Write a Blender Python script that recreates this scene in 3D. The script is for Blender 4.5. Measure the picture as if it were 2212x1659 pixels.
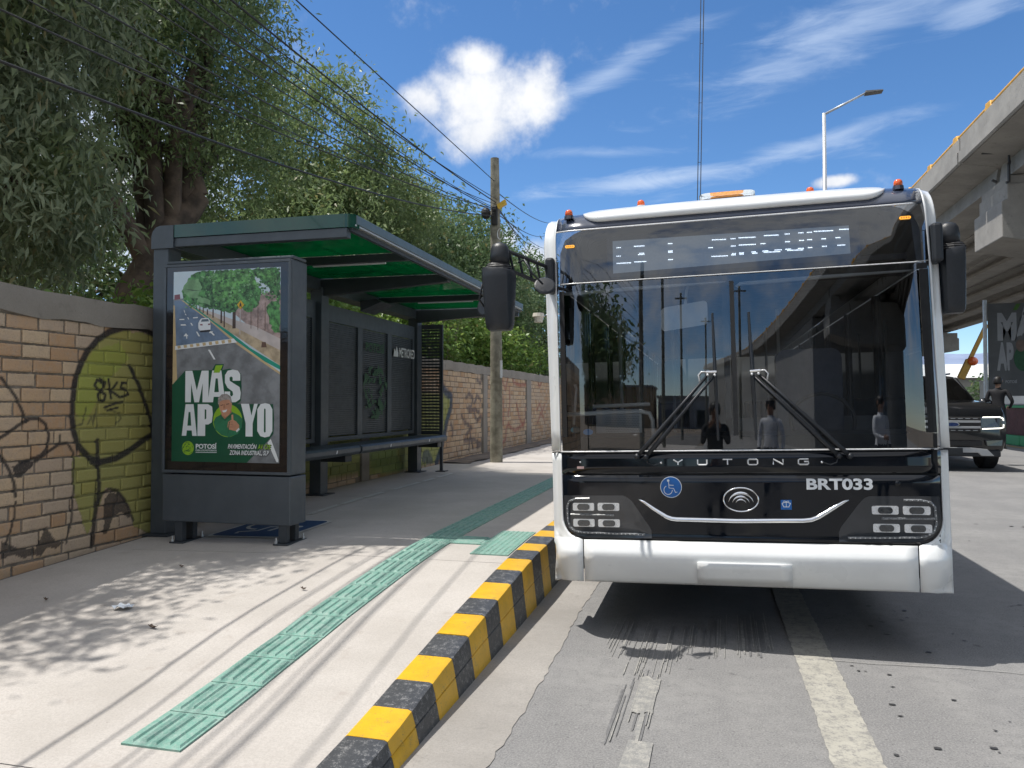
import bpy, bmesh, math, random
import numpy as np
from mathutils import Vector, Matrix
R = math.radians
random.seed(7); rng = np.random.default_rng(11)
scene = bpy.context.scene
col = scene.collection
for o in list(bpy.data.objects): bpy.data.objects.remove(o)

# ------------------------------------------------------------------ camera
CAMH = 1.42
cam_d = bpy.data.cameras.new('camera'); cam = bpy.data.objects.new('camera', cam_d); col.objects.link(cam)
cam_d.sensor_width = 36.0; cam_d.lens = 36.0 * 1661.0 / 2212.0
cam_d.clip_start = 0.05; cam_d.clip_end = 9000
UNIT = 1.083                              # built in units where the lens is 1.42 up; scaled to metres at the end (paving tiles 0.30 m)
cam.location = (0, 0, CAMH * UNIT)
PITCH = math.atan(43 / 1661.0); YAW = math.atan(424 / 1661.0)
cam.rotation_euler = (R(90) + PITCH, 0, YAW)
scene.camera = cam

# ------------------------------------------------------------------ light and exposure
SUN = Vector((-0.42, -0.06, 1.0)).normalized()
SUN_EL = math.asin(SUN.z); SUN_AZ = math.atan2(SUN.x, SUN.y)
sd = bpy.data.lights.new('sun', 'SUN'); sd.energy = 2.05; sd.angle = R(0.53); sd.color = (1.0, 0.955, 0.89)
so = bpy.data.objects.new('sun', sd); col.objects.link(so)
so.rotation_euler = (-SUN).to_track_quat('-Z', 'Y').to_euler(); so.location = (-20, 10, 40)
SKY_STRENGTH = 0.068
scene.view_settings.view_transform = 'Standard'; scene.view_settings.look = 'None'
scene.view_settings.exposure = 1.3; scene.view_settings.gamma = 1.0
scene.view_settings.use_curve_mapping = False
scene.render.engine = 'CYCLES'
cy_ = scene.cycles; cy_.max_bounces = 7; cy_.diffuse_bounces = 3; cy_.glossy_bounces = 4; cy_.transmission_bounces = 4; cy_.transparent_max_bounces = 10; cy_.caustics_reflective = False; cy_.caustics_refractive = False

def pix_ray(u, v):                       # photograph pixel (2212 wide) -> world direction
    d = Vector(((u - 1106) / 1661.0, (829.5 - v) / 1661.0, -1.0))
    return (cam.rotation_euler.to_matrix() @ d).normalized()

# ------------------------------------------------------------------ node helpers
class NT:
    def __init__(s, tree): s.t = tree; s.n = tree.nodes; s.l = tree.links
    def node(s, typ, **kw):
        n = s.n.new(typ)
        for k, v in kw.items(): setattr(n, k, v)
        return n
    def put(s, sock, val):
        if hasattr(val, 'is_output') or isinstance(val, bpy.types.NodeSocket): s.l.new(val, sock)
        else: sock.default_value = val
    def m(s, op, a, b=None, c=None, clamp=False):
        n = s.node('ShaderNodeMath', operation=op); n.use_clamp = clamp
        s.put(n.inputs[0], a)
        if b is not None: s.put(n.inputs[1], b)
        if c is not None: s.put(n.inputs[2], c)
        return n.outputs[0]
    def dot(s, a, b):
        n = s.node('ShaderNodeVectorMath', operation='DOT_PRODUCT'); s.put(n.inputs[0], a); s.put(n.inputs[1], b)
        return n.outputs['Value']
    def noise(s, vec, scale, detail=4, rough=0.55, dist=0.0):
        n = s.node('ShaderNodeTexNoise'); s.put(n.inputs['Vector'], vec)
        n.inputs['Scale'].default_value = scale; n.inputs['Detail'].default_value = detail
        n.inputs['Roughness'].default_value = rough; n.inputs['Distortion'].default_value = dist
        return n.outputs[0]
    def ramp(s, fac, a, b, lo=0.0, hi=1.0, smooth=True):
        n = s.node('ShaderNodeMapRange'); n.interpolation_type = 'SMOOTHSTEP' if smooth else 'LINEAR'
        s.put(n.inputs[0], fac); n.inputs[1].default_value = a; n.inputs[2].default_value = b
        n.inputs[3].default_value = lo; n.inputs[4].default_value = hi
        return n.outputs[0]
    def mix(s, fac, a, b, blend='MIX'):
        n = s.node('ShaderNodeMix', data_type='RGBA', blend_type=blend)
        s.put(n.inputs[0], fac); s.put(n.inputs[6], a if not isinstance(a, tuple) else c4(a)); s.put(n.inputs[7], b if not isinstance(b, tuple) else c4(b))
        return n.outputs[2]
def c4(c): return (c[0], c[1], c[2], 1.0)

# ------------------------------------------------------------------ sky
world = bpy.data.worlds.new('World'); scene.world = world; world.use_nodes = True
world.cycles.sampling_method = 'MANUAL'; world.cycles.sample_map_resolution = 512
w = NT(world.node_tree); w.n.clear()
wout = w.node('ShaderNodeOutputWorld'); bg = w.node('ShaderNodeBackground')
sky = w.node('ShaderNodeTexSky', sky_type='NISHITA'); sky.sun_disc = False
sky.sun_elevation = SUN_EL; sky.sun_rotation = SUN_AZ; sky.altitude = 1900; sky.air_density = 1.0; sky.dust_density = 0.5; sky.ozone_density = 3.5
tc = w.node('ShaderNodeTexCoord'); D = tc.outputs['Generated']
hue = w.node('ShaderNodeHueSaturation'); hue.inputs['Saturation'].default_value = 1.17; hue.inputs['Value'].default_value = 1.0
w.l.new(sky.outputs[0], hue.inputs['Color'])
skc = w.node('ShaderNodeVectorMath', operation='SCALE'); w.l.new(hue.outputs[0], skc.inputs[0]); skc.inputs['Scale'].default_value = SKY_STRENGTH
nz_c = w.noise(D, 11.0, 5, 0.60); nz_f = w.noise(D, 40.0, 4, 0.62)
st = w.node('ShaderNodeMapping'); st.inputs['Scale'].default_value = (3.2, 3.2, 16.0); st.inputs['Rotation'].default_value = (0, R(10), 0); w.l.new(D, st.inputs[0])
nz_s = w.noise(st.outputs[0], 2.6, 6, 0.62, 0.6)
def blob(c, rx, ry, ang=0.0):
    """signed closeness of a cloud lobe: 1 at its centre, 0 at its rim; c unit direction, radii in radians"""
    c = Vector(c).normalized(); r = c.cross(Vector((0, 0, 1))).normalized(); u = r.cross(c)
    r2 = r * math.cos(ang) + u * math.sin(ang); u2 = -r * math.sin(ang) + u * math.cos(ang)
    a = w.m('MULTIPLY', w.dot(D, tuple(r2)), 1 / rx); b = w.m('MULTIPLY', w.dot(D, tuple(u2)), 1 / ry)
    q = w.m('SQRT', w.m('ADD', w.m('MULTIPLY', a, a), w.m('MULTIPLY', b, b)))
    back = w.m('LESS_THAN', w.dot(D, tuple(c)), 0.0)
    return w.m('SUBTRACT', w.m('SUBTRACT', 1.0, q), w.m('MULTIPLY', back, 9.0)), b
def pblob(u, v, ru, rv, ang=0.0): return blob(pix_ray(u, v), ru / 1661.0, rv / 1661.0, ang)
def fold(op, xs):
    x = xs[0]
    for y in xs[1:]: x = w.m(op, x, y)
    return x
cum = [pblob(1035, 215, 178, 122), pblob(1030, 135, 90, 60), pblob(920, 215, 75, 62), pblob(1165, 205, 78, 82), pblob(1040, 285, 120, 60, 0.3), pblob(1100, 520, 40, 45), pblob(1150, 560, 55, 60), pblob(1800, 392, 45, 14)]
for az, el, rx, ry in [(68, 30, .50, .42), (105, 28, .75, .50), (150, 30, .78, .52), (200, 28, .80, .52), (248, 30, .75, .52), (294, 36, .50, .44), (180, 70, 1.2, .70), (270, 74, .85, .50), (60, 74, .75, .45), (316, 14, .24, .19)]:  # mostly out-of-view cloud cover, partly mirrored in the windscreen, enlarged to lift shade
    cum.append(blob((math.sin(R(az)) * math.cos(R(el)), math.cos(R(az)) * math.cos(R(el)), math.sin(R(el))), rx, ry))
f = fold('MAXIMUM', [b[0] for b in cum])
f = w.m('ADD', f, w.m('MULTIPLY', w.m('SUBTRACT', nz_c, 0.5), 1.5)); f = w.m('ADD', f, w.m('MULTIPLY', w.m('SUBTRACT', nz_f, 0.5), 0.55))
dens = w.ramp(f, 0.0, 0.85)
lift = w.m('ADD', w.m('MULTIPLY', cum[0][1], 0.42), w.m('MULTIPLY', w.m('SUBTRACT', nz_c, 0.5), 2.4))
bot = w.ramp(w.m('ADD', w.m('MAXIMUM', w.m('MINIMUM', lift, 0.6), -0.6), w.m('MULTIPLY', w.m('SUBTRACT', nz_f, 0.5), 0.7)), -0.55, 0.35)
streaks = [(1450, 385, 420, 30, 0.09, .8), (1330, 150, 240, 34, 0.42, .55), (1860, 40, 420, 75, 0.30, .55), (1700, 330, 300, 28, 0.20, .6), (1300, 330, 200, 18, -0.02, .4), (2120, 20, 120, 40, 0.1, .5), (760, 190, 60, 30, 0.6, .2)]
ci = []
for u, v, ru, rv, an, op in streaks:
    b = pblob(u, v, ru, rv, an)[0]
    ci.append(w.m('MULTIPLY', w.ramp(w.m('ADD', b, w.m('MULTIPLY', w.m('SUBTRACT', nz_s, 0.5), 2.2)), 0.0, 1.3), op))
for az, el, rx, ry, an in [(130, 50, .5, .05, .2), (190, 60, .5, .07, -.2), (250, 50, .45, .06, .3), (80, 30, .4, .04, .1)]:
    b = blob((math.sin(R(az)) * math.cos(R(el)), math.cos(R(az)) * math.cos(R(el)), math.sin(R(el))), rx, ry, an)[0]
    ci.append(w.m('MULTIPLY', w.ramp(w.m('ADD', b, w.m('MULTIPLY', w.m('SUBTRACT', nz_s, 0.5), 2.2)), 0.0, 1.3), 0.5))
cir = fold('MAXIMUM', ci)
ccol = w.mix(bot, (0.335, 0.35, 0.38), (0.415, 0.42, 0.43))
s1 = w.mix(cir, skc.outputs[0], (0.265, 0.32, 0.41))
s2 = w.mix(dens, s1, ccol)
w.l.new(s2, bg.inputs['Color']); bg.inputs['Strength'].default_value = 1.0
w.l.new(bg.outputs[0], wout.inputs['Surface'])

# ------------------------------------------------------------------ materials
MATS = {}
def mat(name, color, rough=0.6, var=0.12, scale=6.0, bump=0.0, bscale=40.0, metal=0.0, coat=0.0, spec=0.5, color2=None, emit=None, estr=0.0, detail=5, world_co=False):
    """Principled surface whose colour drifts with two sizes of noise"""
    if name in MATS: return MATS[name]
    m = bpy.data.materials.new(name); m.use_nodes = True; t = NT(m.node_tree)
    b = t.n['Principled BSDF']
    tcx = t.node('ShaderNodeTexCoord'); vec = tcx.outputs['Object']
    if world_co: vec = t.node('ShaderNodeNewGeometry').outputs['Position']
    n1 = t.noise(vec, scale, detail, 0.6)
    c2 = color2 if color2 else tuple(min(1, max(0, x * (1 - 2.2 * var))) for x in color)
    hi = tuple(min(1, x * (1 + var)) for x in color)
    cc = t.mix(t.ramp(n1, 0.33, 0.68), c2 if color2 else tuple(x * (1 - var) for x in color), hi)
    t.l.new(cc, b.inputs['Base Color'])
    n2 = t.noise(vec, scale * 2.7, 3)
    t.l.new(t.ramp(n2, 0.3, 0.7, max(0, rough - 0.06), min(1, rough + 0.06)), b.inputs['Roughness'])
    b.inputs['Metallic'].default_value = metal; b.inputs['Coat Weight'].default_value = coat; b.inputs['Coat Roughness'].default_value = 0.04
    b.inputs['Specular IOR Level'].default_value = spec
    if bump:
        bn = t.node('ShaderNodeBump'); bn.inputs['Strength'].default_value = bump; bn.inputs['Distance'].default_value = 0.01
        t.l.new(t.noise(vec, bscale, 4), bn.inputs['Height']); t.l.new(bn.outputs[0], b.inputs['Normal'])
    if emit: b.inputs['Emission Color'].default_value = c4(emit); b.inputs['Emission Strength'].default_value = estr
    MATS[name] = m
    return m
def glass(name, tint, refl=1.0, ior=1.5, rough=0.0):
    """thin pane: tinted see-through with mirror reflection growing at grazing angles"""
    if name in MATS: return MATS[name]
    m = bpy.data.materials.new(name); m.use_nodes = True; t = NT(m.node_tree); t.n.clear()
    out = t.node('ShaderNodeOutputMaterial'); mx = t.node('ShaderNodeMixShader'); tr = t.node('ShaderNodeBsdfTransparent'); gl = t.node('ShaderNodeBsdfGlossy')
    tr.inputs[0].default_value = c4(tint); gl.inputs['Roughness'].default_value = rough; gl.inputs['Color'].default_value = (0.93, 0.96, 1, 1)
    fr = t.node('ShaderNodeFresnel'); fr.inputs['IOR'].default_value = ior
    nz = t.noise(t.node('ShaderNodeTexCoord').outputs['Object'], 3.0, 3)
    t.l.new(t.m('MULTIPLY', t.m('MULTIPLY', fr.outputs[0], refl), t.ramp(nz, 0.2, 0.8, 0.92, 1.08), clamp=True), mx.inputs[0])
    t.l.new(tr.outputs[0], mx.inputs[1]); t.l.new(gl.outputs[0], mx.inputs[2]); t.l.new(mx.outputs[0], out.inputs['Surface'])
    MATS[name] = m
    return m

# ------------------------------------------------------------------ mesh helpers
OFF = {}
def link(o, parent=None):
    col.objects.link(o)
    if parent is not None: o.parent = parent; OFF[o] = OFF.get(parent, Vector((0, 0, 0)))
    return o
def tag(o, label=None, cat=None, group=None, kind=None):
    if label: o['label'] = label
    if cat: o['category'] = cat
    if group: o['group'] = group
    if kind: o['kind'] = kind
    return o
def empty(name, loc=(0, 0, 0), label=None, cat=None, group=None, rot=(0, 0, 0), local=False):
    """root of a thing; parts are given in world coordinates unless local"""
    o = bpy.data.objects.new(name, None); col.objects.link(o); o.location = loc; o.rotation_euler = rot
    o.empty_display_size = 0.2
    OFF[o] = Vector((0, 0, 0)) if local else Vector(loc)
    return tag(o, label, cat, group)
class MB:
    def __init__(s): s.v = []; s.f = []; s.mi = []; s.cur = 0
    def add(s, vs, fs):
        b = len(s.v); s.v += [tuple(v) for v in vs]
        for f_ in fs: s.f.append(tuple(b + i for i in f_)); s.mi.append(s.cur)
        return s
    def box(s, x0, x1, y0, y1, z0, z1):
        return s.add([(x0, y0, z0), (x1, y0, z0), (x1, y1, z0), (x0, y1, z0), (x0, y0, z1), (x1, y0, z1), (x1, y1, z1), (x0, y1, z1)],
                     [(0, 3, 2, 1), (4, 5, 6, 7), (0, 1, 5, 4), (1, 2, 6, 5), (2, 3, 7, 6), (3, 0, 4, 7)])
    def hexa(s, p):       # 8 points: bottom ring then top ring
        return s.add(p, [(0, 3, 2, 1), (4, 5, 6, 7), (0, 1, 5, 4), (1, 2, 6, 5), (2, 3, 7, 6), (3, 0, 4, 7)])
    def rings(s, rs, closed=True, caps=True):
        n = len(rs[0]); vs = [p for r in rs for p in r]; fs = []
        for i in range(len(rs) - 1):
            for j in range(n if closed else n - 1):
                k = (j + 1) % n; fs.append((i * n + j, i * n + k, (i + 1) * n + k, (i + 1) * n + j))
        if caps and closed: fs.append(tuple(range(n - 1, -1, -1))); fs.append(tuple((len(rs) - 1) * n + j for j in range(n)))
        return s.add(vs, fs)
    def tube(s, pts, r, n=8, caps=True):
        pts = [Vector(p) for p in pts]; rr = r if isinstance(r, (list, tuple)) else [r] * len(pts); rs = []
        t0 = (pts[1] - pts[0]).normalized(); a = t0.orthogonal().normalized()
        for i, p in enumerate(pts):
            t = (pts[min(i + 1, len(pts) - 1)] - pts[max(i - 1, 0)]).normalized()
            a = (a - t * a.dot(t)); a = a.normalized() if a.length > 1e-6 else t.orthogonal().normalized()
            b = t.cross(a)
            rs.append([p + (a * math.cos(2 * math.pi * k / n) + b * math.sin(2 * math.pi * k / n)) * rr[i] for k in range(n)])
        return s.rings(rs, True, caps)
    def prism(s, poly, fn, d0, d1):      # fn(a,b,d)->point
        n = len(poly); vs = [fn(a, b, d0) for a, b in poly] + [fn(a, b, d1) for a, b in poly]
        fs = [tuple(range(n)), tuple(range(2 * n - 1, n - 1, -1))] + [(i, i + n, (i + 1) % n + n, (i + 1) % n) for i in range(n)]
        return s.add(vs, fs)
    def poly(s, pts): return s.add(pts, [tuple(range(len(pts)))])
    def grid(s, fn, us, vs):
        nu, nv = len(us), len(vs)
        return s.add([fn(u, v) for v in vs for u in us], [(j * nu + i, j * nu + i + 1, (j + 1) * nu + i + 1, (j + 1) * nu + i) for j in range(nv - 1) for i in range(nu - 1)])
    def ell(s, c, r, nu=14, nv=8):
        c = Vector(c); rs = []
        for j in range(nv + 1):
            ph = math.pi * j / nv; sr = max(math.sin(ph), 0.02)
            rs.append([(c.x + r[0] * sr * math.cos(2 * math.pi * k / nu), c.y + r[1] * sr * math.sin(2 * math.pi * k / nu), c.z - r[2] * math.cos(ph)) for k in range(nu)])
        return s.rings(rs)
    def build(s, name, mats, parent=None, smooth=False, bevel=0.0, solid=0.0, sub=0, fix=True, seg=2):
        off = OFF.get(parent, Vector((0, 0, 0))) if parent is not None else Vector((0, 0, 0))
        me = bpy.data.meshes.new(name); me.from_pydata([(v[0] - off.x, v[1] - off.y, v[2] - off.z) for v in s.v], [], s.f)
        for m_ in (mats if isinstance(mats, list) else [mats]): me.materials.append(m_)
        if isinstance(mats, list): me.polygons.foreach_set('material_index', s.mi)
        if fix:
            bm = bmesh.new(); bm.from_mesh(me); bmesh.ops.recalc_face_normals(bm, faces=bm.faces); bm.to_mesh(me); bm.free()
        if smooth: me.polygons.foreach_set('use_smooth', [True] * len(me.polygons))
        me.update()
        o = bpy.data.objects.new(name, me); link(o, parent)
        if solid: md = o.modifiers.new('s', 'SOLIDIFY'); md.thickness = solid; md.offset = -1
        if bevel: md = o.modifiers.new('b', 'BEVEL'); md.width = bevel; md.segments = seg; md.limit_method = 'ANGLE'; md.angle_limit = R(35)
        if sub: md = o.modifiers.new('u', 'SUBSURF'); md.levels = sub; md.render_levels = sub
        return o
def smooth_angle(o, deg=35):
    me = o.data
    me.polygons.foreach_set('use_smooth', [True] * len(me.polygons))
    bm = bmesh.new(); bm.from_mesh(me)
    for e in bm.edges:
        if len(e.link_faces) == 2 and e.calc_face_angle(0) > R(deg): e.smooth = False
    bm.to_mesh(me); bm.free()
    return o
def text_verts(body, size=1.0, bold=0.0, extrude=0.0, xs=1.0, shear=0.0, spacing=1.0, align='LEFT'):
    cu = bpy.data.curves.new('t', 'FONT'); cu.body = body; cu.size = size; cu.offset = bold; cu.extrude = extrude
    cu.shear = shear; cu.space_character = spacing; cu.align_x = align; cu.resolution_u = 4
    o = bpy.data.objects.new('t', cu); col.objects.link(o)
    dg = bpy.context.evaluated_depsgraph_get(); dg.update()
    me = bpy.data.meshes.new_from_object(o.evaluated_get(dg))
    vs = [(v.co.x * xs, v.co.y, v.co.z) for v in me.vertices]; fs = [tuple(p.vertices) for p in me.polygons]
    bpy.data.objects.remove(o); bpy.data.meshes.remove(me); bpy.data.curves.remove(cu)
    return vs, fs
def text_fit(body, x0, x1, y0, y1, bold=0.0, extrude=0.0, shear=0.0, spacing=1.0):
    """letters stretched to fill a box"""
    vs, fs = text_verts(body, 1.0, bold, extrude, 1.0, shear, spacing)
    xa = min(v[0] for v in vs); xb = max(v[0] for v in vs); ya = min(v[1] for v in vs); yb = max(v[1] for v in vs)
    return [(x0 + (v[0] - xa) / (xb - xa) * (x1 - x0), y0 + (v[1] - ya) / (yb - ya) * (y1 - y0), v[2]) for v in vs], fs
def lerp_table(tab, x):
    if x <= tab[0][0]: return tab[0][1]
    for (a, b), (c, d) in zip(tab, tab[1:]):
        if x <= c: return b + (d - b) * (x - a) / (c - a)
    return tab[-1][1]
# ------------------------------------------------------------------ surface materials of the setting
def asphalt_material():
    m = bpy.data.materials.new('asphalt'); m.use_nodes = True; t = NT(m.node_tree); b = t.n['Principled BSDF']
    P = t.node('ShaderNodeNewGeometry').outputs['Position']
    mp = t.node('ShaderNodeMapping'); mp.inputs['Scale'].default_value = (1.0, 0.16, 1.0); t.l.new(P, mp.inputs[0])
    grain = t.noise(P, 105, 4, 0.75); patch = t.noise(P, 0.9, 5, 0.6); lanes = t.noise(mp.outputs[0], 2.2, 4)
    speck = t.ramp(t.noise(P, 62, 3, 0.6), 0.60, 0.70); pale = t.ramp(t.noise(P, 75, 3, 0.6), 0.62, 0.72)
    spots = t.ramp(t.noise(P, 3.4, 3, 0.5), 0.70, 0.745)
    c = t.mix(t.ramp(patch, 0.3, 0.72), (0.150, 0.150, 0.152), (0.245, 0.242, 0.238))
    c = t.mix(t.ramp(t.noise(P, 11, 5, 0.65), 0.40, 0.66, 0.0, 0.55), c, (0.125, 0.125, 0.128))
    c = t.mix(t.ramp(lanes, 0.35, 0.65, 0.0, 0.45), c, (0.135, 0.135, 0.14))
    c = t.mix(t.ramp(grain, 0.38, 0.64, 0.0, 0.62), c, (0.31, 0.305, 0.295))
    c = t.mix(t.m('MULTIPLY', speck, 0.55), c, (0.05, 0.05, 0.052))
    c = t.mix(t.m('MULTIPLY', pale, 0.5), c, (0.45, 0.44, 0.42))
    c = t.mix(t.m('MULTIPLY', spots, 0.55), c, (0.05, 0.05, 0.052))
    t.l.new(c, b.inputs['Base Color']); b.inputs['Roughness'].default_value = 0.88
    bn = t.node('ShaderNodeBump'); bn.inputs['Strength'].default_value = 0.5; bn.inputs['Distance'].default_value = 0.006
    t.l.new(grain, bn.inputs['Height']); t.l.new(bn.outputs[0], b.inputs['Normal'])
    return m
def concrete_material(name, c0, c1, stain=(0.30, 0.28, 0.26), grain=0.25, broom=0.0, stain_amt=0.35):
    m = bpy.data.materials.new(name); m.use_nodes = True; t = NT(m.node_tree); b = t.n['Principled BSDF']
    P = t.node('ShaderNodeNewGeometry').outputs['Position']
    c = t.mix(t.ramp(t.noise(P, 1.3, 6, 0.62), 0.3, 0.7), c0, c1)
    c = t.mix(t.ramp(t.noise(P, 5.5, 5, 0.65, 0.4), 0.56, 0.78, 0.0, stain_amt), c, stain)
    c = t.mix(t.ramp(t.noise(P, 90, 4, 0.75), 0.36, 0.68, 0.0, grain), c, tuple(x * 0.72 for x in c0))
    c = t.mix(t.ramp(t.noise(P, 38, 3, 0.6), 0.66, 0.74, 0.0, 0.4), c, tuple(x * 0.55 for x in c0))
    t.l.new(c, b.inputs['Base Color']); b.inputs['Roughness'].default_value = 0.85
    h = t.noise(P, 120, 4, 0.7)
    if broom:
        mp = t.node('ShaderNodeMapping'); mp.inputs['Scale'].default_value = (1.5, 140.0, 1.5); t.l.new(P, mp.inputs[0])
        h = t.m('ADD', h, t.m('MULTIPLY', t.noise(mp.outputs[0], 1.0, 3), broom))
    bn = t.node('ShaderNodeBump'); bn.inputs['Strength'].default_value = 0.35; bn.inputs['Distance'].default_value = 0.006
    t.l.new(h, bn.inputs['Height']); t.l.new(bn.outputs[0], b.inputs['Normal'])
    return m
def worn_paint(name, color, under, lo=0.42, hi=0.60, scale=22.0, rough=0.6):
    """road or kerb paint worn through in patches to what lies below"""
    m = bpy.data.materials.new(name); m.use_nodes = True; t = NT(m.node_tree); b = t.n['Principled BSDF']
    P = t.node('ShaderNodeNewGeometry').outputs['Position']
    n = t.m('ADD', t.m('MULTIPLY', t.noise(P, scale, 6, 0.7), 0.6), t.m('MULTIPLY', t.noise(P, scale * 6, 3, 0.6), 0.4))
    base = t.mix(t.ramp(t.noise(P, scale * 0.35, 4), 0.3, 0.7), tuple(x * 0.86 for x in color), color)
    t.l.new(t.mix(t.ramp(n, lo, hi), under, base), b.inputs['Base Color']); b.inputs['Roughness'].default_value = rough
    bn = t.node('ShaderNodeBump'); bn.inputs['Strength'].default_value = 0.3; bn.inputs['Distance'].default_value = 0.005
    t.l.new(t.noise(P, 90, 4), bn.inputs['Height']); t.l.new(bn.outputs[0], b.inputs['Normal'])
    return m
M_asph = asphalt_material()
M_walk = concrete_material('sidewalk concrete', (0.41, 0.382, 0.35), (0.50, 0.47, 0.437), (0.33, 0.285, 0.25), 0.45, 0.5, 0.6)
M_gut = concrete_material('gutter concrete', (0.27, 0.255, 0.235), (0.36, 0.34, 0.315), (0.19, 0.18, 0.17), 0.45, 0, .7)
M_conc = concrete_material('viaduct concrete', (0.26, 0.25, 0.232), (0.35, 0.335, 0.31), (0.15, 0.145, 0.135), 0.3, 0, .7)
M_old = concrete_material('old coping concrete', (0.26, 0.235, 0.205), (0.34, 0.31, 0.275), (0.14, 0.125, 0.11), 0.3, 0, 0.7)
M_line = worn_paint('road line paint', (0.41, 0.395, 0.345), (0.22, 0.215, 0.205), 0.38, 0.55, 16)
M_yel = worn_paint('yellow kerb paint', (0.70, 0.40, 0.016), (0.36, 0.24, 0.06), 0.36, 0.46, 26, 0.45)
M_blk = worn_paint('black kerb paint', (0.050, 0.053, 0.058), (0.22, 0.22, 0.22), 0.36, 0.50, 30, 0.5)
M_tac = worn_paint('green tactile paint', (0.145, 0.325, 0.262), (0.27, 0.38, 0.335), 0.34, 0.62, 22, 0.6)
M_soil = mat('dry soil', (0.17, 0.14, 0.11), 0.95, 0.3, 3.0, 0.6, 30, world_co=True)
M_groove = mat('dark joint', (0.12, 0.115, 0.11), 0.95)

# ------------------------------------------------------------------ ground, road
g = MB(); g.grid(lambda u, v: (u, v, -0.03), [-3000, -200, -40, 0, 40, 200, 3000], [-3000, -200, -40, 0, 40, 200, 3000])
tag(g.build('ground', M_soil), kind='structure', label='bare ground under and beyond the street')
r_ = MB(); r_.grid(lambda u, v: (u, v, 0.0), [-0.95, 2, 10, 40], list(range(-120, 160, 10)) + [400])
road = tag(r_.build('road', M_asph), kind='structure', label='worn grey asphalt road')
gt = MB(); gt.grid(lambda u, v: (u + (random.uniform(-.010, .010) + .012 * math.sin(v * 2.1) if u > -1 else 0), v, 0.0035), [-1.42, -0.845], [-30 + 0.06 * k for k in range(1000)])
tag(gt.build('gutter', M_gut), kind='structure', label='pale concrete gutter strip along the kerb')
# height of the walk: a ramp that climbs to the boarding platform
ZK = [(1.2, .02), (2.54, .098), (2.8, .115), (3.08, .14), (3.35, .17), (3.65, .195), (3.92, .226), (4.2, .248), (4.5, .271), (4.77, .291), (5.07, .312), (5.5, .333), (6.1, .345)]
ZW = [(1.2, .04), (2.5, .11), (4.28, .227), (5.7, .287), (8.0, .345)]
def zk(y): return lerp_table(ZK, y)
def zs(x, y):
    a = min(1, max(0, (-2.6 - x) / 2.1)); return zk(y) * (1 - a) + lerp_table(ZW, y) * a
sw = MB(); ys_ = [-60, -30, -10, 0] + [1.2 + 0.25 * i for i in range(22)] + [7, 8, 12, 20, 40, 80, 120]
sw.grid(lambda u, v: (u, v, zs(u, v) - 0.012), [-5.1, -4.4, -3.8, -3.2, -2.6, -2.0, -1.37], ys_)
walk = tag(sw.build('sidewalk', M_groove), kind='structure', label='pale concrete sidewalk ramping up to the bus platform')
joints = [-30, -10, -4, -0.6, 2.33, 5.172, 8.1, 11.05, 14.0, 17.0, 20, 23, 26, 29, 32, 35, 45, 60, 90]
for a, b in zip(joints, joints[1:]):
    s = MB(); n = max(2, int((b - a) / 0.22)) if 0 < b < 9 else 6
    yy = [a + 0.003 + (b - a - 0.006) * i / n for i in range(n + 1)]; xx = [-4.66 + (3.275 / 16) * i for i in range(17)]
    s.grid(lambda u, v: (u, v, zs(u, v)), xx, yy)
    tag(s.build('paving_slab', M_walk, walk, fix=False, solid=0.010), kind='structure')
# soil strip by the far wall
s = MB(); s.grid(lambda u, v: (u + (0.03 * math.sin(v * 3.1) + 0.02 * math.sin(v * 7.7) if u > -4.6 else 0), v, zs(u, v) + 0.006 + (0.02 * abs(math.sin(v * 2.3 + u * 5)) if u < -4.1 else 0)), [-4.75, -4.6, -4.45, -4.30, -4.16], [13.2 + 0.2 * i for i in range(150)])
tag(s.build('soil_strip', M_soil, walk, smooth=True), kind='structure')

# ------------------------------------------------------------------ kerb blocks, alternately yellow and black
kb = empty('kerb', (-1.3, 4.0, 0)); kb['kind'] = 'structure'; kb['label'] = 'kerb of yellow and black painted blocks beside the bus'
edges = [2.79, 3.04, 3.29, 3.56, 3.825, 4.123, 4.39, 4.76 - .06, 4.99, 5.29, 5.55, 5.81, 6.10]
lo_ = [2.79 - 0.272 * i for i in range(1, 12)][::-1]; hi_ = [6.10 + 0.275 * i for i in range(1, 60)]
E_ = lo_ + edges + hi_; first_yellow = len(lo_)
for i, (a, b) in enumerate(zip(E_, E_[1:])):
    yel = (i - first_yellow) % 2 == 0
    k = MB(); rs = []
    for y in (a + 0.0012, (a + b) / 2, b - 0.0012):
        h = max(zk(y), 0.03) + 0.006; j = random.uniform(-.002, .002); hm = h * 0.52
        rs.append([(-1.388, y, h - 0.05), (-1.388, y, h - 0.004), (-1.378, y, h + 0.001 + j), (-1.225, y, h + j), (-1.208, y, h - 0.006 + j), (-1.203, y, h - 0.022), (-1.190, y, hm + 0.005), (-1.196, y, hm), (-1.189, y, hm - 0.005), (-1.168, y, -0.02), (-1.388, y, -0.02)])
    k.rings(rs)
    o = k.build('kerb_block', M_yel if yel else M_blk, kb); smooth_angle(o, 40)

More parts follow.
